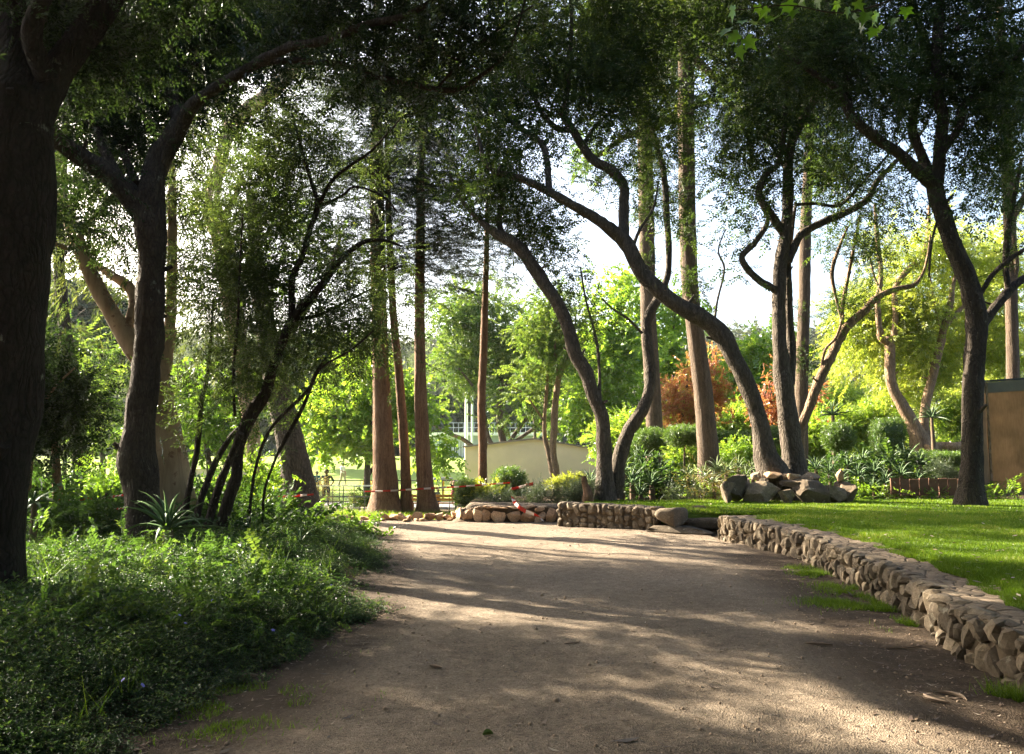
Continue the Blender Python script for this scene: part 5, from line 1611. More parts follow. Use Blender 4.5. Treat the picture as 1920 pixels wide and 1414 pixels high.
# ---- the bed of periwinkle on the left --------------------------------
def cover_clump(k, mat, n=14, h=0.24, ll=0.045, lw=0.024, rad=0.15):
    r = np.random.default_rng(500 + k)
    b = Buf()
    V, T, TT = [], [], []
    for s in range(n):
        a = r.uniform(0, 6.28); rr = rad * math.sqrt(r.random())
        p = np.array((rr * math.cos(a), rr * math.sin(a), -0.02))
        d = np.array((r.normal(0, .35), r.normal(0, .35), 1.0)); d /= np.linalg.norm(d)
        L = h * r.uniform(0.45, 1.15)
        bend = np.array((r.normal(0, .5), r.normal(0, .5), -0.15)) * L
        tw = [p + d * L * u + bend * u * u for u in (0.0, 0.5, 1.0)]
        tube(np.array(tw), [0.0022, 0.0018, 0.001], 3, buf=b, mat=1, cap=False)
        nn = 5
        for i in range(nn):
            u = 0.25 + 0.75 * i / (nn - 1)
            c = p + d * L * u + bend * u * u
            ph = r.uniform(0, 3.14)
            for sg in (0, math.pi):
                az = ph + sg + r.normal(0, .25)
                e = r.uniform(-0.25, 0.45) + (0.5 if i == nn - 1 else 0)
                q = np.array((math.cos(az) * math.cos(e), math.sin(az) * math.cos(e), math.sin(e)))
                sd = np.cross(q, (0, 0, 1.0)); sd /= np.linalg.norm(sd) + 1e-6
                up = np.cross(sd, q)
                l = ll * r.uniform(0.6, 1.25); w = lw * r.uniform(0.75, 1.2)
                o = len(V)
                V += [c, c + q * l * .5 + sd * w / 2 + up * w * .2, c + q * l - up * l * .12, c + q * l * .5 - sd * w / 2 + up * w * .2]
                T += [(o, o + 1, o + 2), (o, o + 2, o + 3)]
                t = np.clip(0.3 + 0.4 * u + r.normal(0, .1), 0, 1)
                TT += [t, t]
    b.add(np.array(V), np.array(T), np.array(TT), 0)
    me = b.mesh('cover_clump', [mat, M_twig], False)
    return me


def flat_scatter(name, x, y, zoff, scl, key, meshes, label, cat, tilt=0.15, seed=1, mat=None):
    r = np.random.default_rng(seed)
    n = len(x)
    P = np.stack([x, y, H(x, y) + zoff], -1)
    o = build(name, Buf().add(P, np.zeros((0, 3), int)), mat or L_cover)
    tag(o, label, cat, kind='stuff')
    scatter(o, n, np.stack([r.normal(0, tilt, n), r.normal(0, tilt, n), r.uniform(0, 6.3, n)], -1), scl, seed, key, meshes)
    return o


def periwinkle():
    r = np.random.default_rng(61)
    ms = [cover_clump(k, L_cover) for k in range(7)]
    n = 19000
    y = 2.9 + 14.0 * r.random(n) ** 1.1
    e = edge_x(y) + 0.10 * fbm(y * 2.2, y * 0, o=2)
    lo = -(0.66 * y + 2.2)
    x = e + (lo - e) * r.random(n)
    d = e - x
    ok = (d > -0.02) & (x > -12)
    thin = np.clip(0.12 + d / 0.6, 0, 1) * np.clip(0.8 + 0.7 * fbm(x * 1.1, y * 1.1), 0.08, 1)
    ok &= r.random(n) < thin
    x, y, d = x[ok], y[ok], d[ok]
    mound = 0.46 + 0.34 * fbm(x * 0.9 + 4, y * 0.9) + 0.36 * sm(0.2, 2.2, d)
    s = np.clip(mound, 0.32, 1.35) * r.uniform(0.75, 1.2, len(x))
    o = flat_scatter('periwinkle_bed', x, y, 0.0, s, 'cover', ms, 'dense dark green periwinkle covering the ground left of the path', 'ground cover', 0.2, 62)
    m_ = 700
    y2 = r.uniform(4.0, 16, m_); x2 = edge_x(y2) - r.uniform(0.15, 7, m_)
    ok2 = (fbm(x2 * .8 + 9, y2 * .8) > 0.15) & (x2 > -.7 * y2 - 1)
    x2, y2 = x2[ok2], y2[ok2]
    kk, mm = clumps('mid', False)
    flat_scatter('bed_weeds', x2, y2, 0.16, r.uniform(.32, .6, len(x2)), kk, mm, 'broader leaved weeds straggling through the periwinkle bed', 'weeds', .5, 63, L_mid).color = (1, 1, 1, .8)
    q2 = 900
    x3 = np.repeat(edge_x(np.linspace(4, 15, 60)) - r.uniform(.1, 5, 60), 15); y3 = np.repeat(np.linspace(4, 15, 60), 15)
    v3, f3, t3 = blades(x3 + r.normal(0, .05, q2), y3 + r.normal(0, .05, q2), H(x3, y3) + .1, r.uniform(.12, .34, q2), .005, np.clip(r.normal(.3, .2, q2), 0, 1), .9, 64)
    tag(build('bed_grass', Buf().add(v3, f3, t3), M_blade, smooth=False), 'thin long grass stalks poking out of the periwinkle bed', 'grass', kind='stuff').color = (1, 1, 1, .7)
    # its few blue flowers
    M = flat_mat('blue_petal', (0.22, 0.22, 0.62), 0.6, 0.2)
    b = Buf()
    for k in range(5):
        a = k * 2 * math.pi / 5
        c, sn = math.cos(a), math.sin(a)
        v = [(0, 0, 0), (c * .012 - sn * .009, sn * .012 + c * .009, .003), (c * .021, sn * .021, .001), (c * .012 + sn * .009, sn * .012 - c * .009, .003)]
        b.add(v, [(0, 3, 2, 1)])
    me = b.mesh('flower', M, False)
    for (px, py) in [(213, 1170), (241, 1204), (333, 1207), (344, 1216), (394, 1173), (481, 1154), (478, 1125), (510, 1211), (227, 1313), (263, 1348), (532, 1078), (575, 1134), (183, 1257), (430, 1100), (120, 1190), (620, 1112)]:
        gx_, gy_ = GP(px, py + 45)
        inst('flower', me, o, (gx_, gy_, float(H(gx_, gy_)) + 0.24 + r.uniform(-.03, .05)), (r.uniform(.3, .9), r.uniform(-.4, .4), r.uniform(0, 6)), (r.uniform(.55, .8),) * 3)


periwinkle()


def undergrowth():
    r = np.random.default_rng(71)
    n = 1500
    y = r.uniform(12.5, 24, n); x = -r.uniform(0.28, 0.72, n) * y
    ok = (fbm(x * .6, y * .6) > -0.2) & ~((x > -5.4) & (y > 16.3))
    x, y = x[ok], y[ok]
    k, ms = clumps('mid', False)
    flat_scatter('undergrowth', x, y, 0.12, r.uniform(0.6, 1.3, len(x)), k, ms, 'loose knee high green undergrowth among the left hand trunks', 'undergrowth', 0.4, 72, L_mid).color = (1, 1, 1, .6)
    n = 5200
    y = r.uniform(17.9, 30, n); x = r.uniform(-1.0, 0.70, n) * y
    ok = (x > 4.5) & ~((y < 19.0) & (x > 1.2)) & (fbm(x * .5, y * .5) > -0.35) & (x < 20)
    x, y = x[ok], y[ok]
    k, ms = clumps('shrub', False)
    flat_scatter('bed_planting', x, y, 0.12, r.uniform(0.5, 1.1, len(x)), k, ms, 'low sunlit green planting filling the beds behind the lawn', 'ground cover', 0.4, 74, L_lime)
    n = 420
    x = r.uniform(-5.2, -1.2, n); y = r.uniform(18.3, 20.5, n)
    v, f, t = blades(np.repeat(x, 14) + r.normal(0, .05, n * 14), np.repeat(y, 14) + r.normal(0, .05, n * 14), H(np.repeat(x, 14), np.repeat(y, 14)), r.uniform(.05, .16, n * 14), 0.012, np.clip(r.normal(.75, .2, n * 14), 0, 1), .8, 9)
    tag(build('dry_grass', Buf().add(v, f, t), M_blade, smooth=False), 'rough pale grass round the feet of the three tall trunks', 'grass', kind='stuff')


undergrowth()

# ---- aloes --------------------------------------------------------------
def aloe_leaf(mat, curl, w=0.085, seg=7, name='leaf'):
    """a fleshy tapering leaf of length 1 along +X, curving upward then over"""
    u = np.linspace(0, 1, seg)
    ang = 0.15 + 0.0 * u - curl * u ** 1.5
    x = np.concatenate([[0], np.cumsum(np.cos(ang[:-1]))]) / (seg - 1)
    z = np.concatenate([[0], np.cumsum(np.sin(ang[:-1]))]) / (seg - 1)
    b = Buf()
    V = []
    for i in range(seg):
        ww = w / 2 * (1 - u[i] ** 1.7) * (0.8 + 0.4 * min(1, u[i] * 4)) + 0.002
        th = ww * 0.45
        V += [(x[i], -ww, z[i] + ww * 0.5), (x[i], 0, z[i]), (x[i], ww, z[i] + ww * 0.5), (x[i], 0, z[i] - th)]
    i = np.arange(seg - 1)[:, None] * 4
    j = np.arange(4)[None, :]
    q = np.stack([i + j, i + (j + 1) % 4, i + 4 + (j + 1) % 4, i + 4 + j], -1).reshape(-1, 4)
    b.add(np.array(V), q, np.repeat(np.linspace(.2, .9, seg - 1), 4))
    return b.mesh(name, mat, True)


ALOE = {m.name: [aloe_leaf(m, c, w) for c, w in ((1.0, .10), (1.5, .085), (0.5, .09), (2.0, .08), (1.2, .075))] for m in (L_aloe, L_aloe2)}
M_aloestem = flat_mat('dead_aloe_leaves', (0.13, 0.10, 0.07), 0.95, 0.1, 0.4, 9.0, 0.8)


def aloe(p, size, label, n=18, mat=L_aloe, stem=0.0, group=None, seed=1, name='aloe', cat='aloe', updeg=(5, 75), slim=1.0):
    r = random.Random(seed)
    th = thing(name, (p[0], p[1], p[2]), label, cat, group)
    if stem > 0.05:
        b = tube(np.array([(0, 0, -0.1), (0.02, 0, stem * .5), (0, 0.01, stem)]), [size * .07, size * .10, size * .06], 8, 0.25, 9.0)
        build('stem', b, M_aloestem, th, local=True)
    for k in range(n):
        f = k / (n - 1)
        el = R(updeg[0] + (updeg[1] - updeg[0]) * f + r.uniform(-8, 8))
        az = k * 2.39996 + r.uniform(-.2, .2)
        L = size * r.uniform(.8, 1.1) * (1 - .35 * f)
        inst('leaf', r.choice(ALOE[mat.name]), th, (math.cos(az) * size * .03, math.sin(az) * size * .03, stem + size * .06 * f), (0, -el, az), (L, L * slim * r.uniform(.9, 1.1), L))
    return th


def gp3(px, py, d):
    q = W(px, py, d)
    return q


def on_ground(px, d, dz=0.0):
    q = W(px, 900, d)
    return (q[0], d, float(H(q[0], d)) + dz)


aloe(on_ground(318, 10.6, 0.12), 0.82, 'large dark aloe with arching leaves in front of the forked trunk', 24, L_aloe, 0.22, seed=1)
aloe(on_ground(478, 12.2, 0.05), 0.42, 'mid sized aloe in the sunlit ground cover right of the slanting stems', 16, L_aloe, 0.1, seed=2)
aloe(on_ground(566, 11.2, 0.08), 0.36, 'upright small aloe in the ground cover near the path', 14, L_aloe, 0.05, seed=3, updeg=(30, 85))
aloe(on_ground(425, 11.0, 0.02), 0.40, 'flat dark aloe half hidden under the slanting stems', 14, L_aloe, 0.05, seed=4)
aloe(on_ground(66, 11.8, 0.0), 0.55, 'old aloe on a thick shaggy dark stem at the left edge', 16, L_aloe, 0.62, seed=5, updeg=(-50, 50))
aloe(on_ground(5, 9.6, 0.0), 0.5, 'black shaded aloe at the very left edge of the picture', 14, L_aloe, 0.5, seed=6, updeg=(-50, 40))
r_ = random.Random(44)
k_ = 0
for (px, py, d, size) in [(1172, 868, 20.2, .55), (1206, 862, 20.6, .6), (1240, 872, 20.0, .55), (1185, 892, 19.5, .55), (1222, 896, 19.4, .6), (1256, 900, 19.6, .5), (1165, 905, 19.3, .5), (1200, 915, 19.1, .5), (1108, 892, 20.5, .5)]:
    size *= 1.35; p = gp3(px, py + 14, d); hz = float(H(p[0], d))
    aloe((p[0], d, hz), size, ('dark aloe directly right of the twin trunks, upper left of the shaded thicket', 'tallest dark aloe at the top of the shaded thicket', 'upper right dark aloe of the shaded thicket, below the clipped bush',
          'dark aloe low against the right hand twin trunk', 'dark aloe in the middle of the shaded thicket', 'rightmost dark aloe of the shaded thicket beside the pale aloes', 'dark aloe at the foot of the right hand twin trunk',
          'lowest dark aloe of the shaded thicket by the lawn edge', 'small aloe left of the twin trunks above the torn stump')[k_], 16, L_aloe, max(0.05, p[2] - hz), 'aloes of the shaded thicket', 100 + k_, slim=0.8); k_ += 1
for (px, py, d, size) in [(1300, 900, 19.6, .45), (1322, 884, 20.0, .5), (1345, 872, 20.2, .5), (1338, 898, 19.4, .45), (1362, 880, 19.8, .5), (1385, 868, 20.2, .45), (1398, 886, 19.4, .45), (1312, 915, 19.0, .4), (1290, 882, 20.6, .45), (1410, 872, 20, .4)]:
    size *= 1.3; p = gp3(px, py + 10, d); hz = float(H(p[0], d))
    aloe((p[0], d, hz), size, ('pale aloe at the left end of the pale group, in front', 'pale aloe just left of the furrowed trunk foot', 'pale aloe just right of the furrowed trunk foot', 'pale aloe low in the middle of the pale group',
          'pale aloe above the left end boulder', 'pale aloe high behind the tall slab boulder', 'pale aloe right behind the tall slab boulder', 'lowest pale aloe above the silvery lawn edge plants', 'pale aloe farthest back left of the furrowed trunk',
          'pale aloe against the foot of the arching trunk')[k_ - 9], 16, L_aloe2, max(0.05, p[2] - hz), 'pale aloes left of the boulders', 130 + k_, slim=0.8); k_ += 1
for (px, py, d, size) in [(1530, 868, 20.5, .5), (1556, 876, 20.2, .5), (1590, 862, 20.8, .5), (1618, 855, 21.0, .55), (1640, 874, 20.2, .5), (1668, 858, 20.8, .55), (1700, 850, 21.0, .55), (1725, 858, 20.5, .5), (1690, 880, 20.0, .5), (1610, 884, 20.0, .5), (1660, 894, 19.6, .45), (1722, 888, 19.8, .4), (1575, 895, 19.6, .45), (1638, 905, 19.4, .4)]:
    size *= 1.35; p = gp3(px, py + 12, d); hz = float(H(p[0], d))
    aloe((p[0], d, hz), size, ('aloe just right of the slanting slim trunk foot', 'aloe below the clipped ball bush', 'aloe right below the clipped ball bush, high in the row', 'tall aloe left of the square hedge block', 'aloe in front of the square hedge block, low',
          'tall aloe right below the square hedge block', 'aloe at the foot of the forked bank trunk', 'aloe at the left end of the low clipped hedge', 'aloe low between hedge block and bank trunks', 'aloe above the right end boulder, set back',
          'small aloe in the dark middle of the right hand thicket', 'small aloe left of the lavender like bush', 'aloe directly behind the right end boulder', 'lowest aloe of the right hand thicket by the lawn')[k_ - 19], 16, L_aloe, max(0.05, p[2] - hz), 'aloes right of the boulders', 160 + k_, slim=0.8); k_ += 1
p = gp3(1748, 800, 27)
aloe((p[0], 27, float(H(p[0], 27))), .8, 'spiky dark yucca left of the big lawn tree', 30, L_aloe, max(.1, p[2] + .3 - float(H(p[0], 27))), None, 301, 'yucca', 'yucca', (-10, 85), 0.5)
p = gp3(1562, 790, 26)
aloe((p[0], 26, float(H(p[0], 26))), .85, 'grey green spiky yucca behind the slanting slim trunk', 34, L_aloe, max(.1, p[2] + .2 - float(H(p[0], 26))), None, 302, 'yucca', 'yucca', (-10, 85), 0.4)


# ---- bushes ---------------------------------------------------------------
def bush(label, d, cl, kind, dens=3.0, stem=None, name='bush', cat='bush', group=None, seed=1, shell=False, dry=None, **kw):
    cx, cy_ = cl[0][0], max(c[1] + c[3] for c in cl)
    p = W(cx, cy_, d)
    hz = float(H(p[0], d))
    th = thing(name, (p[0], d, hz), label, cat, group)
    k = mpp(880, d)
    r = random.Random(seed)
    nodes = []
    for c in cl[:5]:
        q = W(c[0], c[1], d)
        pts = resample(np.array([(p[0] + (q[0] - p[0]) * .4, d, hz - .1), (p[0] + (q[0] - p[0]) * .6 + r.uniform(-.05, .05), d + r.uniform(-.1, .1), (hz + q[2]) / 2), tuple(q)]), 0.12)
        s0 = (stem or 0.012 * 1.0)
        b = tube(pts, np.linspace(s0, s0 * .4, len(pts)), 6, 0.1)
        build('stem', b, M_twig, th)
        nodes += list(pts)
    if shell:      # clipped: an evenly leaved shell over a dense heart
        P = []
        rr = np.random.default_rng(seed)
        b = Buf()
        for c in cl:
            q = W(c[0], c[1], d)
            a = np.array((c[2] * k, (c[6] if len(c) > 6 else c[2] * k), c[3] * k))
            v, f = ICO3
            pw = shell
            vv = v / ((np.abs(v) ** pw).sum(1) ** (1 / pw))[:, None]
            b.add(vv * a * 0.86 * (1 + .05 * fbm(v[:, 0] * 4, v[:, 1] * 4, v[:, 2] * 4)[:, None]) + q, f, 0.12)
            area = 4 * math.pi * ((a[0] * a[1]) ** 1.6 / 3 + (a[0] * a[2]) ** 1.6 / 3 + (a[1] * a[2]) ** 1.6 / 3) ** (1 / 1.6)
            n = int(area * 190)
            w = rr.normal(size=(n, 3)); w /= np.linalg.norm(w, axis=1)[:, None]
            w = w / ((np.abs(w) ** pw).sum(1) ** (1 / pw))[:, None]
            P.append(q + w * a * rr.uniform(.86, 1.0, n)[:, None])
        P = np.concatenate(P); n = len(P)
        b.add(P, np.zeros((0, 3), int))
        o = build('foliage', b, [KIND[kind][6]], th, smooth=False, kind='stuff')
        key, ms = clumps(kind, False)
        scatter(o, n, np.stack([rr.normal(0, .6, n), rr.normal(0, .6, n), rr.uniform(0, 6.3, n)], -1), rr.uniform(.45, .75, n), seed, key, ms)
    else:
        crown_mesh(th, kind, nodes, cl, d, dens, seed=seed + 700, name='foliage', **kw)
    return th


bush('larger round clipped bush beside the thin bare trunk', 22.0, [(955, 905, 31, 26)], 'clip', shell=2.2, seed=1, group='round clipped bushes')
bush('smaller round clipped bush left of the thin bare trunk', 21.0, [(876, 926, 24, 26)], 'clip', shell=2.2, seed=2, group='round clipped bushes')
bush('small golden shrub at the foot of the thin bare trunk', 20.8, [(893, 925, 12, 10), (915, 922, 12, 8)], 'gold', 6, seed=3, spread=.05)
bush('rosemary mound spilling over the orange stone wall', 18.6, [(1060, 928, 52, 15), (1090, 925, 30, 16), (1020, 930, 30, 12), (1000, 935, 25, 8)], 'rose', 14, seed=4, spread=.06)
bush('low grey green juniper mat on the orange wall', 19.0, [(935, 940, 34, 8), (905, 945, 26, 7), (965, 935, 26, 9)], 'rose', 14, seed=5, spread=.06)
bush('pale lime bush behind the rosemary mound', 23.0, [(1065, 903, 34, 8), (1090, 899, 22, 9), (1040, 906, 22, 6)], 'gold', 6, seed=6, spread=.05, scale=.6)
bush('lime green clipped bush below the ivy clad trunk', 27.0, [(1225, 828, 34, 22), (1203, 838, 18, 14)], 'clip', shell=2.6, seed=7)
bush('flat topped clipped bush on a thin stem left of the furrowed trunk', 25.0, [(1285, 818, 36, 17)], 'clip', shell=2.6, seed=8, stem=.05)
bush('yellow green bush under the flat topped clipped one', 26.0, [(1265, 850, 26, 20), (1300, 850, 20, 22)], 'shrub', 4, seed=9, spread=.1, bias=.15)
bush('silvery low plants at the lawn edge left of the boulders', 18.9, [(1262, 928, 22, 9), (1300, 928, 16, 8)], 'rose', 12, seed=10, spread=.06)
bush('dark clipped ball bush right of the boulder heap', 24.0, [(1572, 822, 28, 27)], 'clip', shell=2.2, seed=11, stem=.04)
bush('square clipped hedge block lit from the left', 27.0, [(1664, 822, 26, 34)], 'clip', shell=6.0, seed=12)
bush('low clipped hedge with a bright flat top behind the grey bush', 23.0, [(1760, 862, 46, 10)], 'clip', shell=6.0, seed=13)
bush('grey green lavender like bush behind the terracotta tiles', 20.0, [(1762, 885, 30, 17), (1790, 890, 20, 14)], 'rose', 12, seed=14, spread=.08)
bush('long clipped hedge behind the arching trunk', 30.0, [(1350, 822, 20, 10), (1385, 822, 22, 11), (1420, 822, 22, 11), (1452, 818, 20, 16)], 'clip', shell=3.0, seed=15)
bush('light green shrub below the arching trunk', 26.0, [(1375, 858, 30, 14), (1405, 850, 25, 14)], 'shrub', 4, seed=16, spread=.1)
bush('bright shrub left of the square hedge block', 30.0, [(1610, 820, 34, 30), (1590, 790, 30, 20), (1630, 790, 26, 20)], 'shrub', 4, seed=17, spread=.12, bias=.15)
bush('bright shrub between square hedge and bank trunks', 33.0, [(1690, 800, 26, 24), (1650, 770, 30, 20)], 'shrub', 3.5, seed=18, spread=.12, bias=.15)
bush('sunlit shrub behind the yucca left of the big lawn tree', 31.0, [(1775, 800, 30, 24), (1800, 770, 26, 30)], 'shrub', 3.5, seed=19, spread=.12, bias=.1)
bush('backlit lime shrub behind the slanting slender stems', 16.5, [(470, 900, 30, 34), (440, 930, 24, 20), (495, 880, 18, 20)], 'shrub', 2.6, seed=20, spread=.1)
bush('small shrub left of the forked trunk by the tape', 15.5, [(200, 900, 26, 30), (215, 945, 24, 16), (170, 930, 20, 18)], 'shrub', 2.0, seed=21, spread=.1, bias=-.25)
bush('round dark green bush behind the railing', 36.0, [(684, 938, 15, 8)], 'mid', 7, seed=22, spread=.08)
bush('dark rounded bush far behind the slanting stems', 40.0, [(517, 903, 14, 9)], 'mid', 7, seed=23, spread=.08, bias=-.2)
bush('tall dry yellow weeds behind the two toned trunk', 25.0, [(600, 925, 12, 24), (588, 945, 12, 14)], 'dry', 3.0, seed=24, spread=.1)
bush('dry yellow weeds left of the thickest tall trunk', 25.5, [(634, 940, 12, 18), (650, 950, 10, 12)], 'dry', 3.0, seed=25, spread=.1)
bush('tiny bare shrub right of the three tall trunks', 21.0, [(842, 925, 10, 22)], 'dry', 1.5, seed=26, spread=.06)
bush('brown dried aloe skirts below the pale aloes', 18.9, [(1340, 920, 26, 14), (1310, 930, 18, 8)], 'dry', 7, seed=27, spread=.08, bias=-.3)
bush('lush fern like patch on the path edge left', 14.6, [(655, 1010, 40, 15), (690, 1025, 30, 14), (620, 1000, 30, 12)], 'shrub', 5, seed=28, spread=.08, bias=-.5)

# fallen log on the bank
lg = np.array([W(1738, 842, 28.5), W(1765, 838, 28.6), W(1790, 838, 28.4), W(1812, 836, 28.6)])
b = tube(resample(np.column_stack([lg, [.2, .17, .16, .12]]), .1)[:, :3], .17, 12, .12, 6)
solo('fallen_log', b, M_bark_tan, lg[0], 'brown fallen log lying on the bank left of the big lawn tree', 'log')

# torn stump at the corner of the wall
st = np.array([(*W(1102, 944, 18.0), .11), (*W(1103, 925, 18.0), .10), (*W(1098, 908, 18.0), .07), (*W(1094, 893, 18.0), .05)])
q = resample(st, .04)
solo('tree_stump', tube(q[:, :3], q[:, 3], 12, .35, 9), M_bark_red, st[0, :3], 'torn reddish stump at the corner of the straight wall', 'stump')

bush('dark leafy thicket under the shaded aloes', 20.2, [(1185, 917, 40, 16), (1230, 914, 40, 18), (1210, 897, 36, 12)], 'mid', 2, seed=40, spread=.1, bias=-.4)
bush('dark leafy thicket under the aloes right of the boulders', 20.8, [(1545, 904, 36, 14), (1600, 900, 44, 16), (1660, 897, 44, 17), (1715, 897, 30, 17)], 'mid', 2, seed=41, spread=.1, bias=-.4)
for i_, (px, py, rx, ry, d, lab) in enumerate([
    (1195, 800, 40, 34, 35, 'lime shrub far behind the ivy clad trunk'), (1255, 800, 36, 30, 36, 'lime shrub below the orange maple'), (1340, 790, 40, 36, 37, 'lime shrub right of the orange maple'),
    (1400, 780, 40, 40, 37, 'tall lime shrub seen through the arching trunk'), (1450, 800, 40, 36, 36, 'lime shrub behind the upright trunk'), (1540, 800, 40, 34, 35, 'lime shrub behind the clipped ball bush'),
    (1150, 810, 40, 36, 36, 'lime shrub behind the twin leaning trunks'), (1850, 800, 50, 40, 33, 'yellow green shrub behind the big lawn tree'), (1600, 750, 50, 34, 40, 'pale yellow green shrub on the far slope')]):
    bush(lab, d, [(px, py, rx, ry), (px - 20, py + 20, rx * .7, ry * .7), (px + 22, py + 18, rx * .7, ry * .8), (px + 5, py + 40, rx, ry * .7)], 'shrub', 2.2, seed=50 + i_, spread=.15, bias=.15, scale=1.5, group='lime shrubs behind the beds')
# =================================================================== BUILT THINGS
M_white = flat_mat('white_paint', (0.78, 0.78, 0.76), 0.6, 0.3, 0.06, 3.0)
M_galv = flat_mat('galvanised_steel', (0.16, 0.165, 0.17), 0.45, 0.5, 0.15, 6.0, Metallic=0.6)
M_black = flat_mat('dark_paint', (0.03, 0.032, 0.035), 0.5, 0.4, 0.2, 6.0)
M_render = flat_mat('stained_plaster', (0.66, 0.52, 0.385), 0.9, 0.15, 0.22, 0.9, 0.15)
M_sheet = flat_mat('roof_sheet', (0.22, 0.18, 0.155), 0.8, 0.2, 0.25, 2.0, 0.2)
M_orangep = flat_mat('orange_paint', (0.62, 0.25, 0.045), 0.6, 0.3, 0.15, 6.0)
M_yellowp = flat_mat('yellow_paint', (0.75, 0.46, 0.06), 0.6, 0.3, 0.12, 6.0)
M_bluewall = flat_mat('pale_blue_render', (0.42, 0.47, 0.54), 0.85, 0.2, 0.1, 1.5)
M_glass = flat_mat('window_glass', (0.10, 0.13, 0.16), 0.08, 0.6)

# ---- beige shed ------------------------------------------------------
def shed():
    D = 45.0
    z0 = -1.25
    def P(px, py):
        return W(px, py, D)
    L, A, Rr = P(872, 839), P(1003, 824), P(1118, 843)
    th = thing('garden_shed', (A[0], D, z0), 'beige plastered shed with a low pitched roof behind the garden', 'shed')
    b = Buf()
    dep = 6.5
    f = [(L[0], D, z0), (Rr[0], D, z0), (Rr[0], D, Rr[2]), (A[0], D, A[2]), (L[0], D, L[2])]
    v = np.array(f + [(x, y + dep, z) for x, y, z in f])
    b.add(v, [(0, 1, 2), (0, 2, 3), (0, 3, 4), (5, 7, 6), (5, 8, 7), (5, 9, 8)])
    b.add(v, [(0, 5, 6, 1)[::-1], (1, 6, 7, 2), (4, 9, 5, 0)])
    build('wall', b, M_render, th, smooth=False)
    for (p, q, nm) in ((L, A, 'roof'), (A, Rr, 'roof')):
        d = (q - p) / np.linalg.norm(q - p)
        a = p - d * (0.12 if nm == 'roof' and p is L else -0.01); c = q + d * (0.16 if p is A else -0.01)
        bb = Buf()
        up = np.array((-d[2], 0, d[0])) * 0.07
        vv = np.array([a + (0, -.16, .004), c + (0, -.16, .004), c + (0, dep + .1, .004), a + (0, dep + .1, .004)])
        bb.add(np.vstack([vv, vv + up]), [(0, 3, 2, 1), (4, 5, 6, 7), (0, 1, 5, 4), (1, 2, 6, 5), (2, 3, 7, 6), (3, 0, 4, 7)])
        ro = build('roof', bb, M_sheet, th, smooth=False)
        rb = Buf()
        n = 9
        for i in range(n):
            y = 0.3 + i * (dep - .5) / (n - 1)
            s, e = a + up + (0, y, .012), c + up + (0, y, .012)
            beam(s, e, .05, .03, rb)
        o = bpy.data.objects.new('sheet_rib', rb.mesh('sheet_rib', M_sheet, False, tuple(th.location))); link(o, ro)
    b = box(A[0] - .09, A[0] + .12, D - .18, D + dep + .1, A[2] + .06, A[2] + .12)
    build('ridge_cap', b, M_sheet, th, smooth=False)
    return th


shed()

# ---- pale blue pavilion far on the lawn --------------------------------
def pavilion():
    D = 84.0
    a, c = W(812, 860, D), W(1012, 860, D)
    z0 = float(H((a[0] + c[0]) / 2, D)) - .2
    zt = W(850, 817, D)[2]
    x0, x1 = a[0], c[0]
    th = thing('pavilion', ((x0 + x1) / 2, D, z0), 'pale blue flat roofed pavilion far across the lawn', 'pavilion')
    build('wall', box(x0, x1, D, D + 6, z0, zt), M_bluewall, th, smooth=False)
    build('roof', box(x0 - .5, x1 + .4, D - .9, D + 6.2, zt + .003, zt + .32), M_white, th, smooth=False)
    for (l, r, t, bt, nm) in [(824, 833, 829, 846, 'poster_board'), (836, 848, 828, 858, 'window'), (850, 859, 829, 858, 'window'), (903, 925, 829, 856, 'window'), (928, 950, 829, 856, 'window'), (862, 868, 826, 859, 'door')]:
        p, q = W(l, t, D), W(r, bt, D)
        fr = Buf()
        w = .07
        for bx in ((p[0], q[0], p[2] - w, p[2]), (p[0], q[0], q[2], q[2] + w), (p[0], p[0] + w, q[2] + w, p[2] - w), (q[0] - w, q[0], q[2] + w, p[2] - w), ((p[0] + q[0]) / 2 - .03, (p[0] + q[0]) / 2 + .03, q[2] + w, p[2] - w)):
            box(bx[0], bx[1], D - .07, D - .004, bx[2], bx[3], fr)
        wi = build(nm, fr, M_white if nm != 'poster_board' else flat_mat('teal_board', (0.03, 0.16, 0.20), .6), th, smooth=False)
        g = box(p[0] + w, q[0] - w, D - .03, D - .006, q[2] + w, p[2] - w)
        o = bpy.data.objects.new('pane' if nm != 'poster_board' else 'poster', g.mesh('pane', M_glass if nm != 'poster_board' else M_white, False, tuple(th.location))); link(o, wi)
    # terrace rail on the roof
    rb = Buf()
    za = zt + .32
    for k in range(18):
        x = x0 + 1.6 + k * (x1 - x0 - 2) / 17
        box(x - .025, x + .025, D - .6, D - .55, za, za + 1.0, rb)
    for zz in (.5, 1.0):
        box(x0 + 1.4, x1, D - .6, D - .55, za + zz - .03, za + zz + .03, rb)
    build('terrace_railing', rb, M_bluewall, th, smooth=False)
    return th


pavilion()
for (px, top, lab, w) in ((874, 735, 'taller white mast in front of the pale blue pavilion', .16), (885, 748, 'shorter white mast in front of the pale blue pavilion', .11)):
    p = W(px, 850, 78.0)
    z = float(H(p[0], 78.0))
    zt = W(px, top - 60, 78.0)[2]
    b = tube(np.array([(p[0], 78, z - .3), (p[0], 78, (z + zt) / 2), (p[0], 78, zt)]), [w, w * .9, w * .7], 10)
    tube(np.array([(p[0], 78, zt), (p[0], 78, zt + .15)]), [w * 1.1, w * .3], 10, buf=b)
    tube(np.array([(p[0], 78, z - .1), (p[0], 78, z + .12)]), [w * 2, w * 2], 10, buf=b)
    solo('mast', b, M_white, (p[0], 78, z), lab, 'mast')

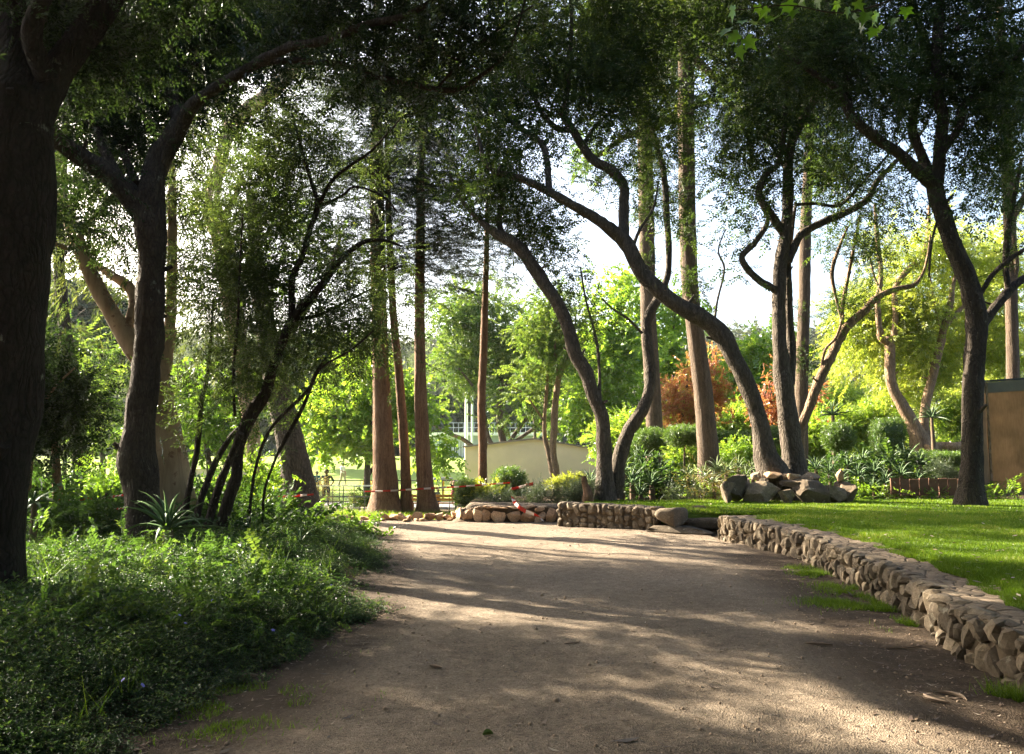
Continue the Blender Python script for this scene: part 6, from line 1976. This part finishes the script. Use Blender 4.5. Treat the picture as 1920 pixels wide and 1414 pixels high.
# ---- railings ------------------------------------------------------------
def railing(label, px0, px1, d, ytop, rails, step, mat_top, mat, seed=1):
    a, c = W(px0, ytop, d), W(px1, ytop, d)
    zg = float(H((a[0] + c[0]) / 2, d))
    th = thing('metal_railing', ((a[0] + c[0]) / 2, d, zg), label, 'railing')
    h = a[2]
    for i, zr in enumerate(rails):
        z = zg + (h - zg) * zr
        build('rail', beam((a[0], d, z), (c[0], d, z), .045, .05), mat_top if i == 0 else mat, th, smooth=False)
    n = max(2, int((c[0] - a[0]) / step))
    me = box(-.017, .017, -.017, .017, -0.15, (h - zg) - .03).mesh('post', mat, False)
    for k in range(n + 1):
        x = a[0] + (c[0] - a[0]) * k / n
        inst('post', me, th, (x - th.location[0], 0, 0))
    return th


railing('galvanised railing with a pale top rail left of the thickest tall trunk', 505, 704, 33.0, 911, (1.0, .62), .40, M_white, M_galv)
railing('dark thin railing beyond the road, behind the tall trunks', 560, 868, 41.8, 901, (1.0, .55), .95, M_black, M_black)

# ---- playground bits -----------------------------------------------------
def slat_gate():
    d = 41.0
    p = W(696, 915, d); zg = float(H(p[0], d))
    th = thing('play_gate', (p[0], d, zg), 'orange slatted playground panel just left of the thickest trunk', 'playground panel')
    me = box(-.05, .05, -.015, .015, 0.05, 1.12).mesh('slat', M_orangep, False)
    me2 = box(-.05, .05, -.015, .015, 0.05, 1.12).mesh('slat', M_yellowp, False)
    for k in range(6):
        inst('slat', me if k % 2 else me2, th, (-.36 + k * .145, 0, 0))
    for z in (.25, .95):
        build('crossbar', box(-.45, .45, .02, .05, z - .04, z + .04), M_orangep, th, smooth=False, local=True)


slat_gate()


def bench(px0, px1, d, label):
    a, c = W(px0, 940, d), W(px1, 940, d)
    L = c[0] - a[0]
    zg = float(H((a[0] + c[0]) / 2, d))
    th = thing('park_bench', ((a[0] + c[0]) / 2, d, zg), label, 'bench')
    for k in range(3):
        build('slat', box(-L / 2, L / 2, -.05 + k * .13, .06 + k * .13, .40, .44), M_orangep, th, smooth=False, local=True)
    for k in range(2):
        build('back_slat', box(-L / 2, L / 2, -.10, -.065, .52 + k * .15, .64 + k * .15), M_orangep, th, smooth=False, local=True)
    for s in (-1, 1):
        b = box(s * L * .42 - .03, s * L * .42 + .03, -.06, .30, .0, .395)
        box(s * L * .42 - .03, s * L * .42 + .03, -.062, -.02, .397, .80, b)
        build('leg', b, M_black, th, smooth=False, local=True)


bench(766, 862, 34.0, 'long orange slatted bench behind the right hand tall trunk')


def play_sign():
    d = 42.2
    p = W(831, 897, d); zg = float(H(p[0], d))
    zt = W(831, 899, d)[2] - zg
    th = thing('play_table', (p[0], d, zg), 'grey oval board on an orange post in the playground', 'play board')
    build('post', box(-.06, .06, -.06, .06, -.1, zt), M_yellowp, th, smooth=False, local=True)
    v, f = ICO2
    pw = ((np.abs(v) ** 5).sum(1) ** (1 / 5))[:, None]
    build('board', Buf().add(v / pw * (.52, .05, .10) + (0, -.08, zt + .02), f), flat_mat('grey_board', (.38, .38, .37), .7), th, local=True)


play_sign()

# white plate at the foot of the two toned trunk
p = W(548, 953, 17.9)
zg = float(H(p[0], 17.9))
th = thing('plant_plate', (p[0], 17.9, zg), 'small white tilted name plate at the foot of the two toned trunk', 'plate')
pz = p[2] - zg
bb = box(-.11, .11, -.006, .006, -.055, .055, M=Matrix.Translation((0, -.03, pz)) @ Matrix.Rotation(R(-35), 4, 'X') @ Matrix.Rotation(R(12), 4, 'Y'))
build('plate', bb, M_white, th, smooth=False, local=True)
build('stake', tube(np.array([(0, 0, -.15), (0, 0, pz / 2), (0, -.02, pz - .02)]), .008, 6), M_galv, th, local=True)

# ---- barrier tape ----------------------------------------------------------
def tape_mat():
    N = NT('red_white_tape')
    col = N.ramp(N.attr(), [(0.0, (0.50, 0.065, 0.05)), (0.5, (0.66, 0.60, 0.57))], 'CONSTANT')
    d = N.n('BsdfDiffuse'); N.set(d.inputs[0], col)
    t = N.n('BsdfTranslucent'); N.set(t.inputs[0], col)
    m = N.n('MixShader'); m.inputs[0].default_value = .35
    N.t.links.new(d.outputs[0], m.inputs[1]); N.t.links.new(t.outputs[0], m.inputs[2])
    N.t.links.new(m.outputs[0], N.out.inputs[0])
    return N.m


M_tape = tape_mat()


def tape(pts, label, width=.05, sag=.0, twist=0.4, seed=1):
    r = np.random.default_rng(seed)
    P3 = np.array([W(*p) for p in pts])
    Q = resample(P3, .06)
    n = len(Q)
    u = np.linspace(0, 1, n)
    Q[:, 2] -= sag * np.sin(u * math.pi)
    s = np.concatenate([[0], np.cumsum(np.linalg.norm(np.diff(Q, axis=0), axis=1))])
    T = np.gradient(Q, axis=0); T /= np.linalg.norm(T, axis=1)[:, None]
    up = np.array((0, 0, 1.0)) - T * T[:, 2:3]
    up /= np.linalg.norm(up, axis=1)[:, None] + 1e-6
    sd = np.cross(T, up)
    a = twist * (fbm(s * .8 + seed * 9, s * 0, o=2)) * 2.0
    dirv = up * np.cos(a)[:, None] + sd * np.sin(a)[:, None]
    w = width / 2 * (1 - .25 * np.abs(vnoise(s * 3 + seed, s * 0)))
    nn = np.cross(T, dirv) * .0012
    rows = np.stack([Q + dirv * w[:, None] + nn, Q - dirv * w[:, None] + nn, Q - dirv * w[:, None] - nn, Q + dirv * w[:, None] - nn], 1)
    i = np.arange(n - 1)[:, None] * 4; j = np.arange(4)[None]
    q = np.stack([i + j, i + (j + 1) % 4, i + 4 + (j + 1) % 4, i + 4 + j], -1).reshape(-1, 4)
    tint = np.repeat(((s[:-1] / .20).astype(int) % 2).astype(float), 4)
    return solo('barrier_tape', Buf().add(rows.reshape(-1, 3), q, tint), M_tape, Q[0], label, 'barrier tape', 'red and white barrier tape')


tape([(-40, 933.5, 13.6), (60, 935, 13.7), (150, 935, 13.8), (200, 934, 13.9)], 'barrier tape stretched across the trunks at the far left', sag=.02, seed=1)
tape([(168, 938.5, 14.0), (201, 933, 13.95), (236, 927, 12.6)], 'upper short tape from the dark stake to the forked trunk', seed=2)
tape([(186, 960, 14.0), (208, 957, 13.8), (238, 950, 12.6)], 'lower short tape from the dark stake to the forked trunk', seed=3)
tape([(455, 930.5, 16.8), (520, 931, 17.4), (588, 927, 18.2)], 'tape running to the two toned trunk in the left middle', sag=.01, seed=4)
tape([(684, 922, 19.75), (742, 919, 19.85), (800, 915, 19.8), (870, 911, 20.3), (956, 905, 20.8)], 'long tape passing in front of the three tall trunks', sag=.015, seed=5)
tape([(959, 917, 20.7), (978, 913, 20.6), (1000, 907, 20.5)], 'short end of tape fluttering right of the larger clipped bush', .09, seed=6)
tape([(961, 932, 18.2), (968, 946, 17.5), (986, 959, 17.35), (1010, 968, 17.25), (1018, 977, 17.15)], 'loose tape hanging down over the orange stone wall', .09, twist=1.2, seed=7)
for (px, d, h, lab) in ((201, 14.0, .62, 'dark wooden stake holding the tapes left of the forked trunk'), (958, 20.8, .62, 'thin stake by the larger clipped bush where the tape ends')):
    p = W(px, 930, d); z = float(H(p[0], d))
    ztop = p[2] + .06 if px < 300 else W(px, 902, d)[2]
    b = tube(np.array([(p[0], d, z - .2), (p[0] + .01, d, (z + ztop) / 2), (p[0], d, ztop)]), [.05, .05, .045] if px < 300 else [.014] * 3, 8, .1, 8)
    solo('tape_stake', b, M_bark_dark, (p[0], d, z), lab, 'stake')

# ---- brown screen at the right edge ------------------------------------------
M_stonegrey = flat_mat('grey_fabric', (0.17, 0.155, 0.13), .9, .1, .2, 5.0)


def screen():
    d = 19.6
    N = NT('brown_mesh_fabric')
    v = N.pos()
    nz = N.noise(v, 2.2, 5); wv = N.noise(N.pos((1, 1, 0.15)), 30, 3)
    col = N.ramp(N.math('ADD', N.math('MULTIPLY', nz, .6), N.math('MULTIPLY', wv, .4)), [(.3, (.18, .135, .09)), (.7, (.32, .245, .165))])
    df = N.n('BsdfDiffuse'); N.set(df.inputs[0], col)
    t = N.n('BsdfTranslucent'); N.set(t.inputs[0], col)
    m = N.n('MixShader'); m.inputs[0].default_value = .45
    N.t.links.new(df.outputs[0], m.inputs[1]); N.t.links.new(t.outputs[0], m.inputs[2])
    N.t.links.new(m.outputs[0], N.out.inputs[0])
    M = N.m
    a = W(1843, 930, d)
    zg = float(H(a[0], d))
    zt = W(1843, 714, d)[2]
    th = thing('brown_screen', (a[0], d, zg), 'tall brown mesh screen with a dark frame behind the big lawn tree', 'screen')
    xs = [0, .42, 1.55, 2.7]
    ys = [0, .35, .30, .25]
    h = zt - zg
    rise = [0, .02, .09, .16]
    for k in range(3):
        nn = 12
        u = np.linspace(0, 1, nn)
        V, V2 = [], []
        for zz in np.linspace(.03, 1, 14):
            for t_ in u:
                x = xs[k] + (xs[k + 1] - xs[k]) * t_; y = ys[k] + (ys[k + 1] - ys[k]) * t_
                hh = h + rise[k] + (rise[k + 1] - rise[k]) * t_
                y += .012 * float(vnoise(x * 3, zz * 4))
                V.append((x, y, zz * (hh - .03)))
        b = Buf(); V = np.array(V)
        sheet(V, 14, nn, b)
        sheet(V + (0, .006, 0), 14, nn, b)
        build('screen_panel', b, M, th, local=True)
        for nm_, z0_, z1_, m_ in (('top_band', -.30, -.03, M_stonegrey), ('bottom_band', -h + .02, -h + .16, M_bark_tan)):
            build(nm_, beam((xs[k] + .03, ys[k] - .012, h + rise[k] + (z0_ + z1_) / 2), (xs[k + 1] - .03, ys[k + 1] - .012, h + rise[k + 1] + (z0_ + z1_) / 2), .012, z1_ - z0_), m_, th, smooth=False, local=True)
        p, q = (xs[k], ys[k], h + rise[k]), (xs[k + 1], ys[k + 1], h + rise[k + 1])
        build('top_rail', beam(p, q, .05, .05), M_black, th, smooth=False, local=True)
    for k in range(4):
        build('post', box(xs[k] - .03, xs[k] + .03, ys[k] - .045, ys[k] + .0, -.1, h + rise[k] - .03), M_black if k == 0 else M_bark_tan, th, smooth=False, local=True)


screen()

# ---- people -------------------------------------------------------------------
def person(label, loc, height, yaw, shirt, legs, hair=(0.03, 0.022, 0.018), skin=(0.28, 0.16, 0.11), pose='stand', legskin=0.0, female=False):
    S = height
    J = dict(pel=(0, 0, .53), wai=(0, 0, .61), che=(0, .0, .72), nek=(0, 0, .835), hd=(0, .012, .90), top=(0, .008, .965))
    for s, n in ((-1, 'l'), (1, 'r')):
        J.update({f'sh{n}': (s * .105, 0, .805), f'el{n}': (s * .145, -.01, .64), f'wr{n}': (s * .15, .04, .50), f'hn{n}': (s * .15, .05, .455),
                  f'hp{n}': (s * .055, 0, .50), f'kn{n}': (s * .06, .012, .275), f'an{n}': (s * .06, -.005, .045), f'to{n}': (s * .07, .095, .02)})
    if pose == 'hips':
        for s, n in ((-1, 'l'), (1, 'r')):
            J[f'el{n}'] = (s * .20, -.03, .66); J[f'wr{n}'] = (s * .115, .03, .56); J[f'hn{n}'] = (s * .085, .05, .53)
    if pose == 'raise':
        J['elr'] = (.17, .05, .87); J['wrr'] = (.12, .10, .99); J['hnr'] = (.11, .11, 1.03)
        J['ell'] = (-.13, .09, .68); J['wrl'] = (-.06, .2, .70); J['hnl'] = (-.04, .24, .71)
    if pose == 'stride':
        J['knl'] = (-.06, .10, .29); J['anl'] = (-.06, .12, .05); J['tol'] = (-.065, .21, .03)
        J['knr'] = (.06, -.03, .28); J['anr'] = (.06, -.17, .07); J['tor'] = (.065, -.09, .02)
        J['elr'] = (.15, .06, .66); J['wrr'] = (.12, .17, .60); J['hnr'] = (.11, .21, .60)
    if pose == 'bend':
        for k_ in ('che', 'nek', 'hd', 'top', 'shl', 'shr', 'ell', 'elr', 'wrl', 'wrr', 'hnl', 'hnr', 'wai'):
            x, y, z = J[k_]; a = R(40); zz = z - .53
            J[k_] = (x, y * math.cos(a) + zz * math.sin(a), .53 + zz * math.cos(a) - y * math.sin(a))
        for n, s in (('l', -1), ('r', 1)):
            J[f'wr{n}'] = (s * .12, .30, .40); J[f'hn{n}'] = (s * .11, .34, .37); J[f'el{n}'] = (s * .14, .22, .52)
    names = list(J)
    E = [('pel', 'wai'), ('wai', 'che'), ('che', 'nek'), ('nek', 'hd'), ('hd', 'top')]
    for n in 'lr':
        E += [('che', f'sh{n}'), (f'sh{n}', f'el{n}'), (f'el{n}', f'wr{n}'), (f'wr{n}', f'hn{n}'), ('pel', f'hp{n}'), (f'hp{n}', f'kn{n}'), (f'kn{n}', f'an{n}'), (f'an{n}', f'to{n}')]
    rad = dict(pel=(.085, .065), wai=(.078, .056), che=(.095, .062), nek=(.034, .034), hd=(.052, .060), top=(.036, .042))
    for n in 'lr':
        rad.update({f'sh{n}': (.044, .044), f'el{n}': (.029, .029), f'wr{n}': (.020, .020), f'hn{n}': (.020, .016), f'hp{n}': (.058, .06), f'kn{n}': (.040, .042), f'an{n}': (.026, .026), f'to{n}': (.022, .018)})
    me = bpy.data.meshes.new('person')
    me.from_pydata([tuple(c * S for c in J[k]) for k in names], [(names.index(a), names.index(b)) for a, b in E], [])
    o = bpy.data.objects.new('person', me)
    scene.collection.objects.link(o)
    sk = o.modifiers.new('skin', 'SKIN')
    if not me.skin_vertices:
        raise RuntimeError('no skin layer')
    for i, k in enumerate(names):
        me.skin_vertices[0].data[i].radius = (rad[k][0] * S, rad[k][1] * S)
        me.skin_vertices[0].data[i].use_root = (k == 'pel')
    sb = o.modifiers.new('sub', 'SUBSURF'); sb.levels = 1; sb.render_levels = 1
    dg = bpy.context.evaluated_depsgraph_get()
    ev = bpy.data.meshes.new_from_object(o.evaluated_get(dg))
    o.modifiers.clear()
    scene.collection.objects.unlink(o); bpy.data.objects.remove(o)
    V = np.array([v.co[:] for v in ev.vertices]); Fq = [tuple(p.vertices) for p in ev.polygons]
    b = Buf()
    seg = []
    for a, c in E:
        m = 0
        if c in ('nek',): m = 1
        elif c in ('hd', 'top'): m = 0
        elif c[:2] in ('wr', 'hn'): m = 0
        elif c[:2] in ('wa', 'ch', 'sh', 'el'): m = 1
        elif c[:2] in ('hp', 'kn'): m = 2
        elif c[:2] == 'an': m = 0 if legskin else 2
        else: m = 3
        seg.append((np.array(J[a]) * S, np.array(J[c]) * S, m))
    fm = []
    for f in Fq:
        c = V[list(f)].mean(0); best = (9, 0)
        for a, e, m in seg:
            ab = e - a; t = np.clip((c - a) @ ab / (ab @ ab), 0, 1)
            dd = np.linalg.norm(c - a - ab * t)
            if dd < best[0]: best = (dd, m)
        fm.append(best[1])
    q = [f for f in Fq if len(f) == 4]; qm = [m for f, m in zip(Fq, fm) if len(f) == 4]
    t = [f for f in Fq if len(f) == 3]; tm = [m for f, m in zip(Fq, fm) if len(f) == 3]
    b.add(V, q, .5, qm)
    if t: b.add(V, t, .5, tm)
    for n, s in (('l', -1), ('r', 1)):                       # fingers and thumb
        h = np.array(J[f'hn{n}']) * S; w = np.array(J[f'wr{n}']) * S
        d = (h - w) / np.linalg.norm(h - w); sd = np.cross(d, (1.0, 0, 0)); sd /= np.linalg.norm(sd) + 1e-6
        for k in range(4):
            base = h + sd * (k - 1.5) * .010 * S
            L = (.040, .046, .043, .034)[k] * S
            tube(np.array([base, base + d * L * .6, base + d * L + sd * 0 - np.array((s * .006 * S, 0, 0))]), [.006 * S, .0055 * S, .004 * S], 5, buf=b, mat=0)
        base = w + (h - w) * .6 + sd * -.018 * S
        tube(np.array([base, base - sd * .016 * S + d * .012 * S, base - sd * .02 * S + d * .032 * S]), [.0075 * S, .0065 * S, .0045 * S], 5, buf=b, mat=0)
    hd = np.array(J['hd']) * S
    v, f = ICO1                                              # nose and ears
    b.add(v * (.008 * S, .012 * S, .012 * S) + hd + np.array((0, .062, -.004)) * S, f, .5, 0)
    for s in (-1, 1):
        b.add(v * (.007 * S, .012 * S, .017 * S) + hd + np.array((s * .056, -.002, 0)) * S, f, .5, 0)
        b.add(v * (.006 * S, .004 * S, .005 * S) + hd + np.array((s * .02, .055, .012)) * S, f, .5, 4)
    b.add(v * (.016 * S, .004 * S, .004 * S) + hd + np.array((0, .053, -.027)) * S, f, .5, 5)
    mats = [flat_mat('skin', skin, .6), flat_mat('shirt_cloth', shirt, .9, .1, .12, 12.0), flat_mat('trouser_cloth', legs, .9, .1, .12, 12.0), flat_mat('shoe', (.06, .06, .065), .7), M_black, flat_mat('lips', (.35, .14, .12), .6)]
    po = bpy.data.objects.new('person', b.mesh('person', mats, True))
    po.location = tuple(float(x) for x in loc); po.rotation_euler = (0, 0, yaw)
    link(po); tag(po, label, 'person')
    hb = Buf()
    v, f = ICO2
    keep = [tri for tri in f if v[tri].mean(0)[2] > -.1 or v[tri].mean(0)[1] < -.35]
    hb.add(v * (.066 * S, .074 * S, .076 * S) + hd + np.array((0, -.008, .022)) * S, np.array(keep))
    if female:
        tube(np.array([hd + np.array((0, -.05, .0)) * S, hd + np.array((0, -.066, -.06)) * S, hd + np.array((0, -.06, -.14)) * S]), [.05 * S, .055 * S, .02 * S], 8, buf=hb)
    build('hair', hb, flat_mat('hair', hair, .7), po, local=True)
    if female:
        kb = tube(np.array([(0, 0, .60 * S), (0, 0, .50 * S), (0, 0, .33 * S)]), [.085 * S, .12 * S, .165 * S], 16, .04, 6)
        build('skirt', kb, flat_mat('skirt_cloth', legs, .9, .1, .15, 10.0), po, local=True)
    return po


def foot(px, d):
    q = W(px, 900, d)
    return (q[0], d, float(H(q[0], d)))


man = person('man in a grey green shirt with hands on hips and a backpack', foot(612, 38.0), 1.76, R(8), (.03, .07, .08), (.02, .026, .045), pose='hips')
# his backpack hangs on his shoulders
bp = Buf()
v, f = ICO2
pw = ((np.abs(v) ** 3.2).sum(1) ** (1 / 3.2))[:, None]
bp.add(v / pw * (.115, .07, .18) + (0, -.17, 1.25), f)
bp.add(v / pw * (.09, .035, .08) + (0, -.25, 1.16), f)
for s in (-1, 1):
    tube(np.array([(s * .10, -.12, 1.40), (s * .11, -.02, 1.475), (s * .11, .10, 1.36), (s * .12, .08, 1.18), (s * .12, -.12, 1.06)]), .018, 6, buf=bp)
o = solo('backpack', bp, flat_mat('backpack_cloth', (.075, .048, .045), .9, .1, .1, 9), (0, 0, 0), 'pinkish grey backpack on the back of the man by the road', 'backpack')
o.location = man.location; o.rotation_euler = man.rotation_euler
person('person in a bright blue top standing beyond the railing', foot(594, 47.0), 1.46, R(20), (.008, .085, .15), (.06, .06, .065), pose='stand', female=False)
person('bending person in pale clothes beside the one in blue', foot(583, 48.0), 1.42, R(100), (.40, .39, .39), (.04, .04, .045), pose='bend')
person('person in white shirt and pale trousers striding on the lawn', foot(642, 55.0), 1.66, R(-120), (.6, .6, .62), (.32, .28, .22), hair=(.35, .33, .30), pose='stride')
person('small girl in a purple grey skirt in front of the orange bench', foot(821, 37.0), .92, R(160), (.13, .12, .125), (.045, .035, .065), pose='stand', legskin=1, female=True)
person('child in a black top with a pink skirt right of the play board', foot(851, 39.5), 1.16, R(200), (.012, .012, .014), (.22, .045, .07), hair=(.42, .25, .2), pose='raise', legskin=1, female=True)

# low pale wall and parked things far left behind the trunks
p0, p1 = W(330, 868, 62), W(560, 868, 62)
z = float(H(p0[0], 62))
b = box(p0[0], p1[0], 62, 62.3, z - .5, z + .55)
box(p0[0] - .05, p1[0] + .05, 61.95, 62.35, z + .553, z + .65, b)
solo('garden_wall', b, M_render, ((p0[0] + p1[0]) / 2, 62, z), 'low pale wall across the far lawn behind the slanting stems', 'wall', smooth=False)

# ---- litter on the path ------------------------------------------------------
def litter():
    r = np.random.default_rng(91)
    M = leaf_mat('dry_litter', [(0, (.035, .022, .014)), (.45, (.12, .075, .045)), (.8, (.24, .17, .11)), (1, (.45, .38, .30))], .1, .04, .5)
    n = 11000
    y = 3.0 + 14.5 * r.random(n) ** 1.5
    side = r.random(n)
    xr = wall_x(y) - np.abs(r.normal(0, .75, n)) - .02
    xl = edge_x(y) + np.abs(r.normal(0, .45, n)) - .1
    xm = edge_x(y) + (wall_x(y) - edge_x(y)) * r.random(n)
    x = np.where(side < .45, xr, np.where(side < .66, xl, xm))
    ok = (x > edge_x(y) - .1) & (x < wall_x(y) - .01)
    x, y = x[ok], y[ok]; n = len(x)
    z = path_z(x, y) + .003
    L = np.exp(r.normal(-3.75, .55, n)); Wd = L * r.uniform(.08, .42, n)
    a = r.uniform(0, 6.28, n)
    d = np.stack([np.cos(a), np.sin(a), r.uniform(-.05, .22, n)], -1); s = np.stack([-np.sin(a), np.cos(a), r.uniform(-.3, .3, n)], -1)
    c = np.stack([x, y, z], -1)
    k = (L * .18 * r.uniform(0, 1, n))[:, None] * np.array((0, 0, 1.0))
    v = np.stack([c - d * L[:, None] / 2 + k, c + s * Wd[:, None] / 2, c + d * L[:, None] / 2 + k, c - s * Wd[:, None] / 2], 1)
    f = (np.arange(n) * 4)[:, None, None] + np.array([[0, 1, 3], [1, 2, 3]])[None]
    v[:, :, 2] = np.maximum(v[:, :, 2], z[:, None] + .001)
    tag(build('leaf_litter', Buf().add(v.reshape(-1, 3), f.reshape(-1, 3), np.repeat(np.clip(r.normal(.5, .25, n), 0, 1), 2)), M, smooth=False), 'dry brown leaf and bark litter along the path edges', 'leaf litter', kind='stuff')
    n = 420
    y = 5 + 13 * r.random(n) ** 1.2; x = lawn_edge(y) + (np.minimum(.68 * y + .8, 15) - lawn_edge(y)) * r.random(n) ** 1.6
    c = np.stack([x, y, lawn_z(x, y) + .045], -1); a = r.uniform(0, 6.28, n); L = r.uniform(.03, .08, n)
    d = np.stack([np.cos(a), np.sin(a), r.uniform(-.3, .4, n)], -1); s = np.stack([-np.sin(a), np.cos(a), r.uniform(-.3, .3, n)], -1)
    v = np.stack([c - d * L[:, None] / 2, c + s * L[:, None] * .2, c + d * L[:, None] / 2, c - s * L[:, None] * .2], 1)
    f = (np.arange(n) * 4)[:, None, None] + np.array([[0, 1, 3], [1, 2, 3]])[None]
    tag(build('lawn_litter', Buf().add(v.reshape(-1, 3), f.reshape(-1, 3), np.repeat(np.clip(r.normal(.6, .25, n), 0, 1), 2)), M, smooth=False), 'few dry fallen leaves lying on the lawn', 'leaf litter', kind='stuff')
    n = 2600
    y = 3.0 + 15 * r.random(n) ** 1.6; x = edge_x(y) + (wall_x(y) - edge_x(y)) * r.random(n)
    v, f = ICO1
    v = v[:, :]
    sc_ = np.exp(r.normal(-5.1, .45, n))
    P = np.stack([x, y, path_z(x, y) + sc_ * .2], -1)
    sh = r.uniform(.6, 1.2, (n, 3)) * sc_[:, None]
    vv = (v[None] * sh[:, None, :] + P[:, None, :]).reshape(-1, 3)
    ff = (np.arange(n) * len(v))[:, None, None] + f[None]
    tag(build('pebbles', Buf().add(vv, ff.reshape(-1, 3), .5), flat_mat('pebble', (.27, .21, .155), .9, .2, .5, 30.0), smooth=True), 'small loose pebbles scattered over the gravel path', 'pebbles', kind='stuff')


litter()
M_bark_curl = flat_mat('dry_bark', (.32, .25, .19), .9, .1, .35, 20.0, .4)


def curl(px, py, L, w, bend, az, label, name='bark_strip', cat='bark strip', mat=None):
    gx_, gy_ = GP(px, py)
    z = float(path_z(gx_, gy_))
    n = 9
    u = np.linspace(-.5, .5, n)
    V = []
    for t in u:
        x = L * t; y = bend * L * (t * t - .25)
        ww = w * (1 - (2 * abs(t)) ** 2.2) + .002
        for s, zz in ((-1, .6), (-.5, .15), (0, 0), (.5, .15), (1, .6)):
            V.append((x, y + s * ww / 2, .006 + zz * ww * .8 + .03 * L * abs(t)))
    V = np.array(V)
    ca, sa = math.cos(az), math.sin(az)
    V = np.stack([V[:, 0] * ca - V[:, 1] * sa, V[:, 0] * sa + V[:, 1] * ca, V[:, 2]], -1)
    b = Buf()
    sheet(V, n, 5, b)
    sheet(V - (0, 0, .004), n, 5, b)
    o = solo(name, b, mat or M_bark_curl, (0, 0, 0), label, cat)
    o.location = (gx_, gy_, z)


curl(1757, 1318, .20, .035, 1.3, -1.2, 'left of two curled pale bark strips near the wall')
curl(1782, 1312, .20, .03, -1.0, -1.0, 'right of two curled bark strips near the wall')
curl(1690, 1222, .30, .012, .1, .1, 'thin straight stick lying near the wall at lower right', 'stick', 'stick')
curl(1535, 1216, .22, .03, .3, -.3, 'pale strip of bark lying on the dark litter')
curl(817, 1255, .11, .035, .5, -.5, 'pale curled dry leaf on the path left of centre', 'dry_leaf', 'leaf')
curl(466, 1272, .12, .04, .4, .3, 'pinkish dry leaf on bare soil at lower left', 'dry_leaf', 'leaf')
curl(1072, 1212, .16, .012, .3, .5, 'small twig lying in the middle of the path', 'stick', 'stick')
curl(915, 1384, .06, .04, .3, .3, 'green fallen leaf near the bottom of the path', 'dry_leaf', 'leaf', flat_mat('green_leaf', (.10, .16, .03), .6))
curl(1590, 1117, .14, .02, .4, -.4, 'pale bark chip in the grass at the wall foot')

# ---- the air -------------------------------------------------------------
def haze():
    N = NT('haze')
    v = N.n('VolumePrincipled')
    v.inputs['Color'].default_value = (0.92, 0.96, 1.0, 1)
    v.inputs['Density'].default_value = 0.00012
    v.inputs['Anisotropy'].default_value = 0.3
    N.t.links.new(v.outputs[0], N.out.inputs['Volume'])
    tag(build('haze', box(-720, 720, -320, 1220, -6, 44), N.m, smooth=False), kind='stuff')


haze()
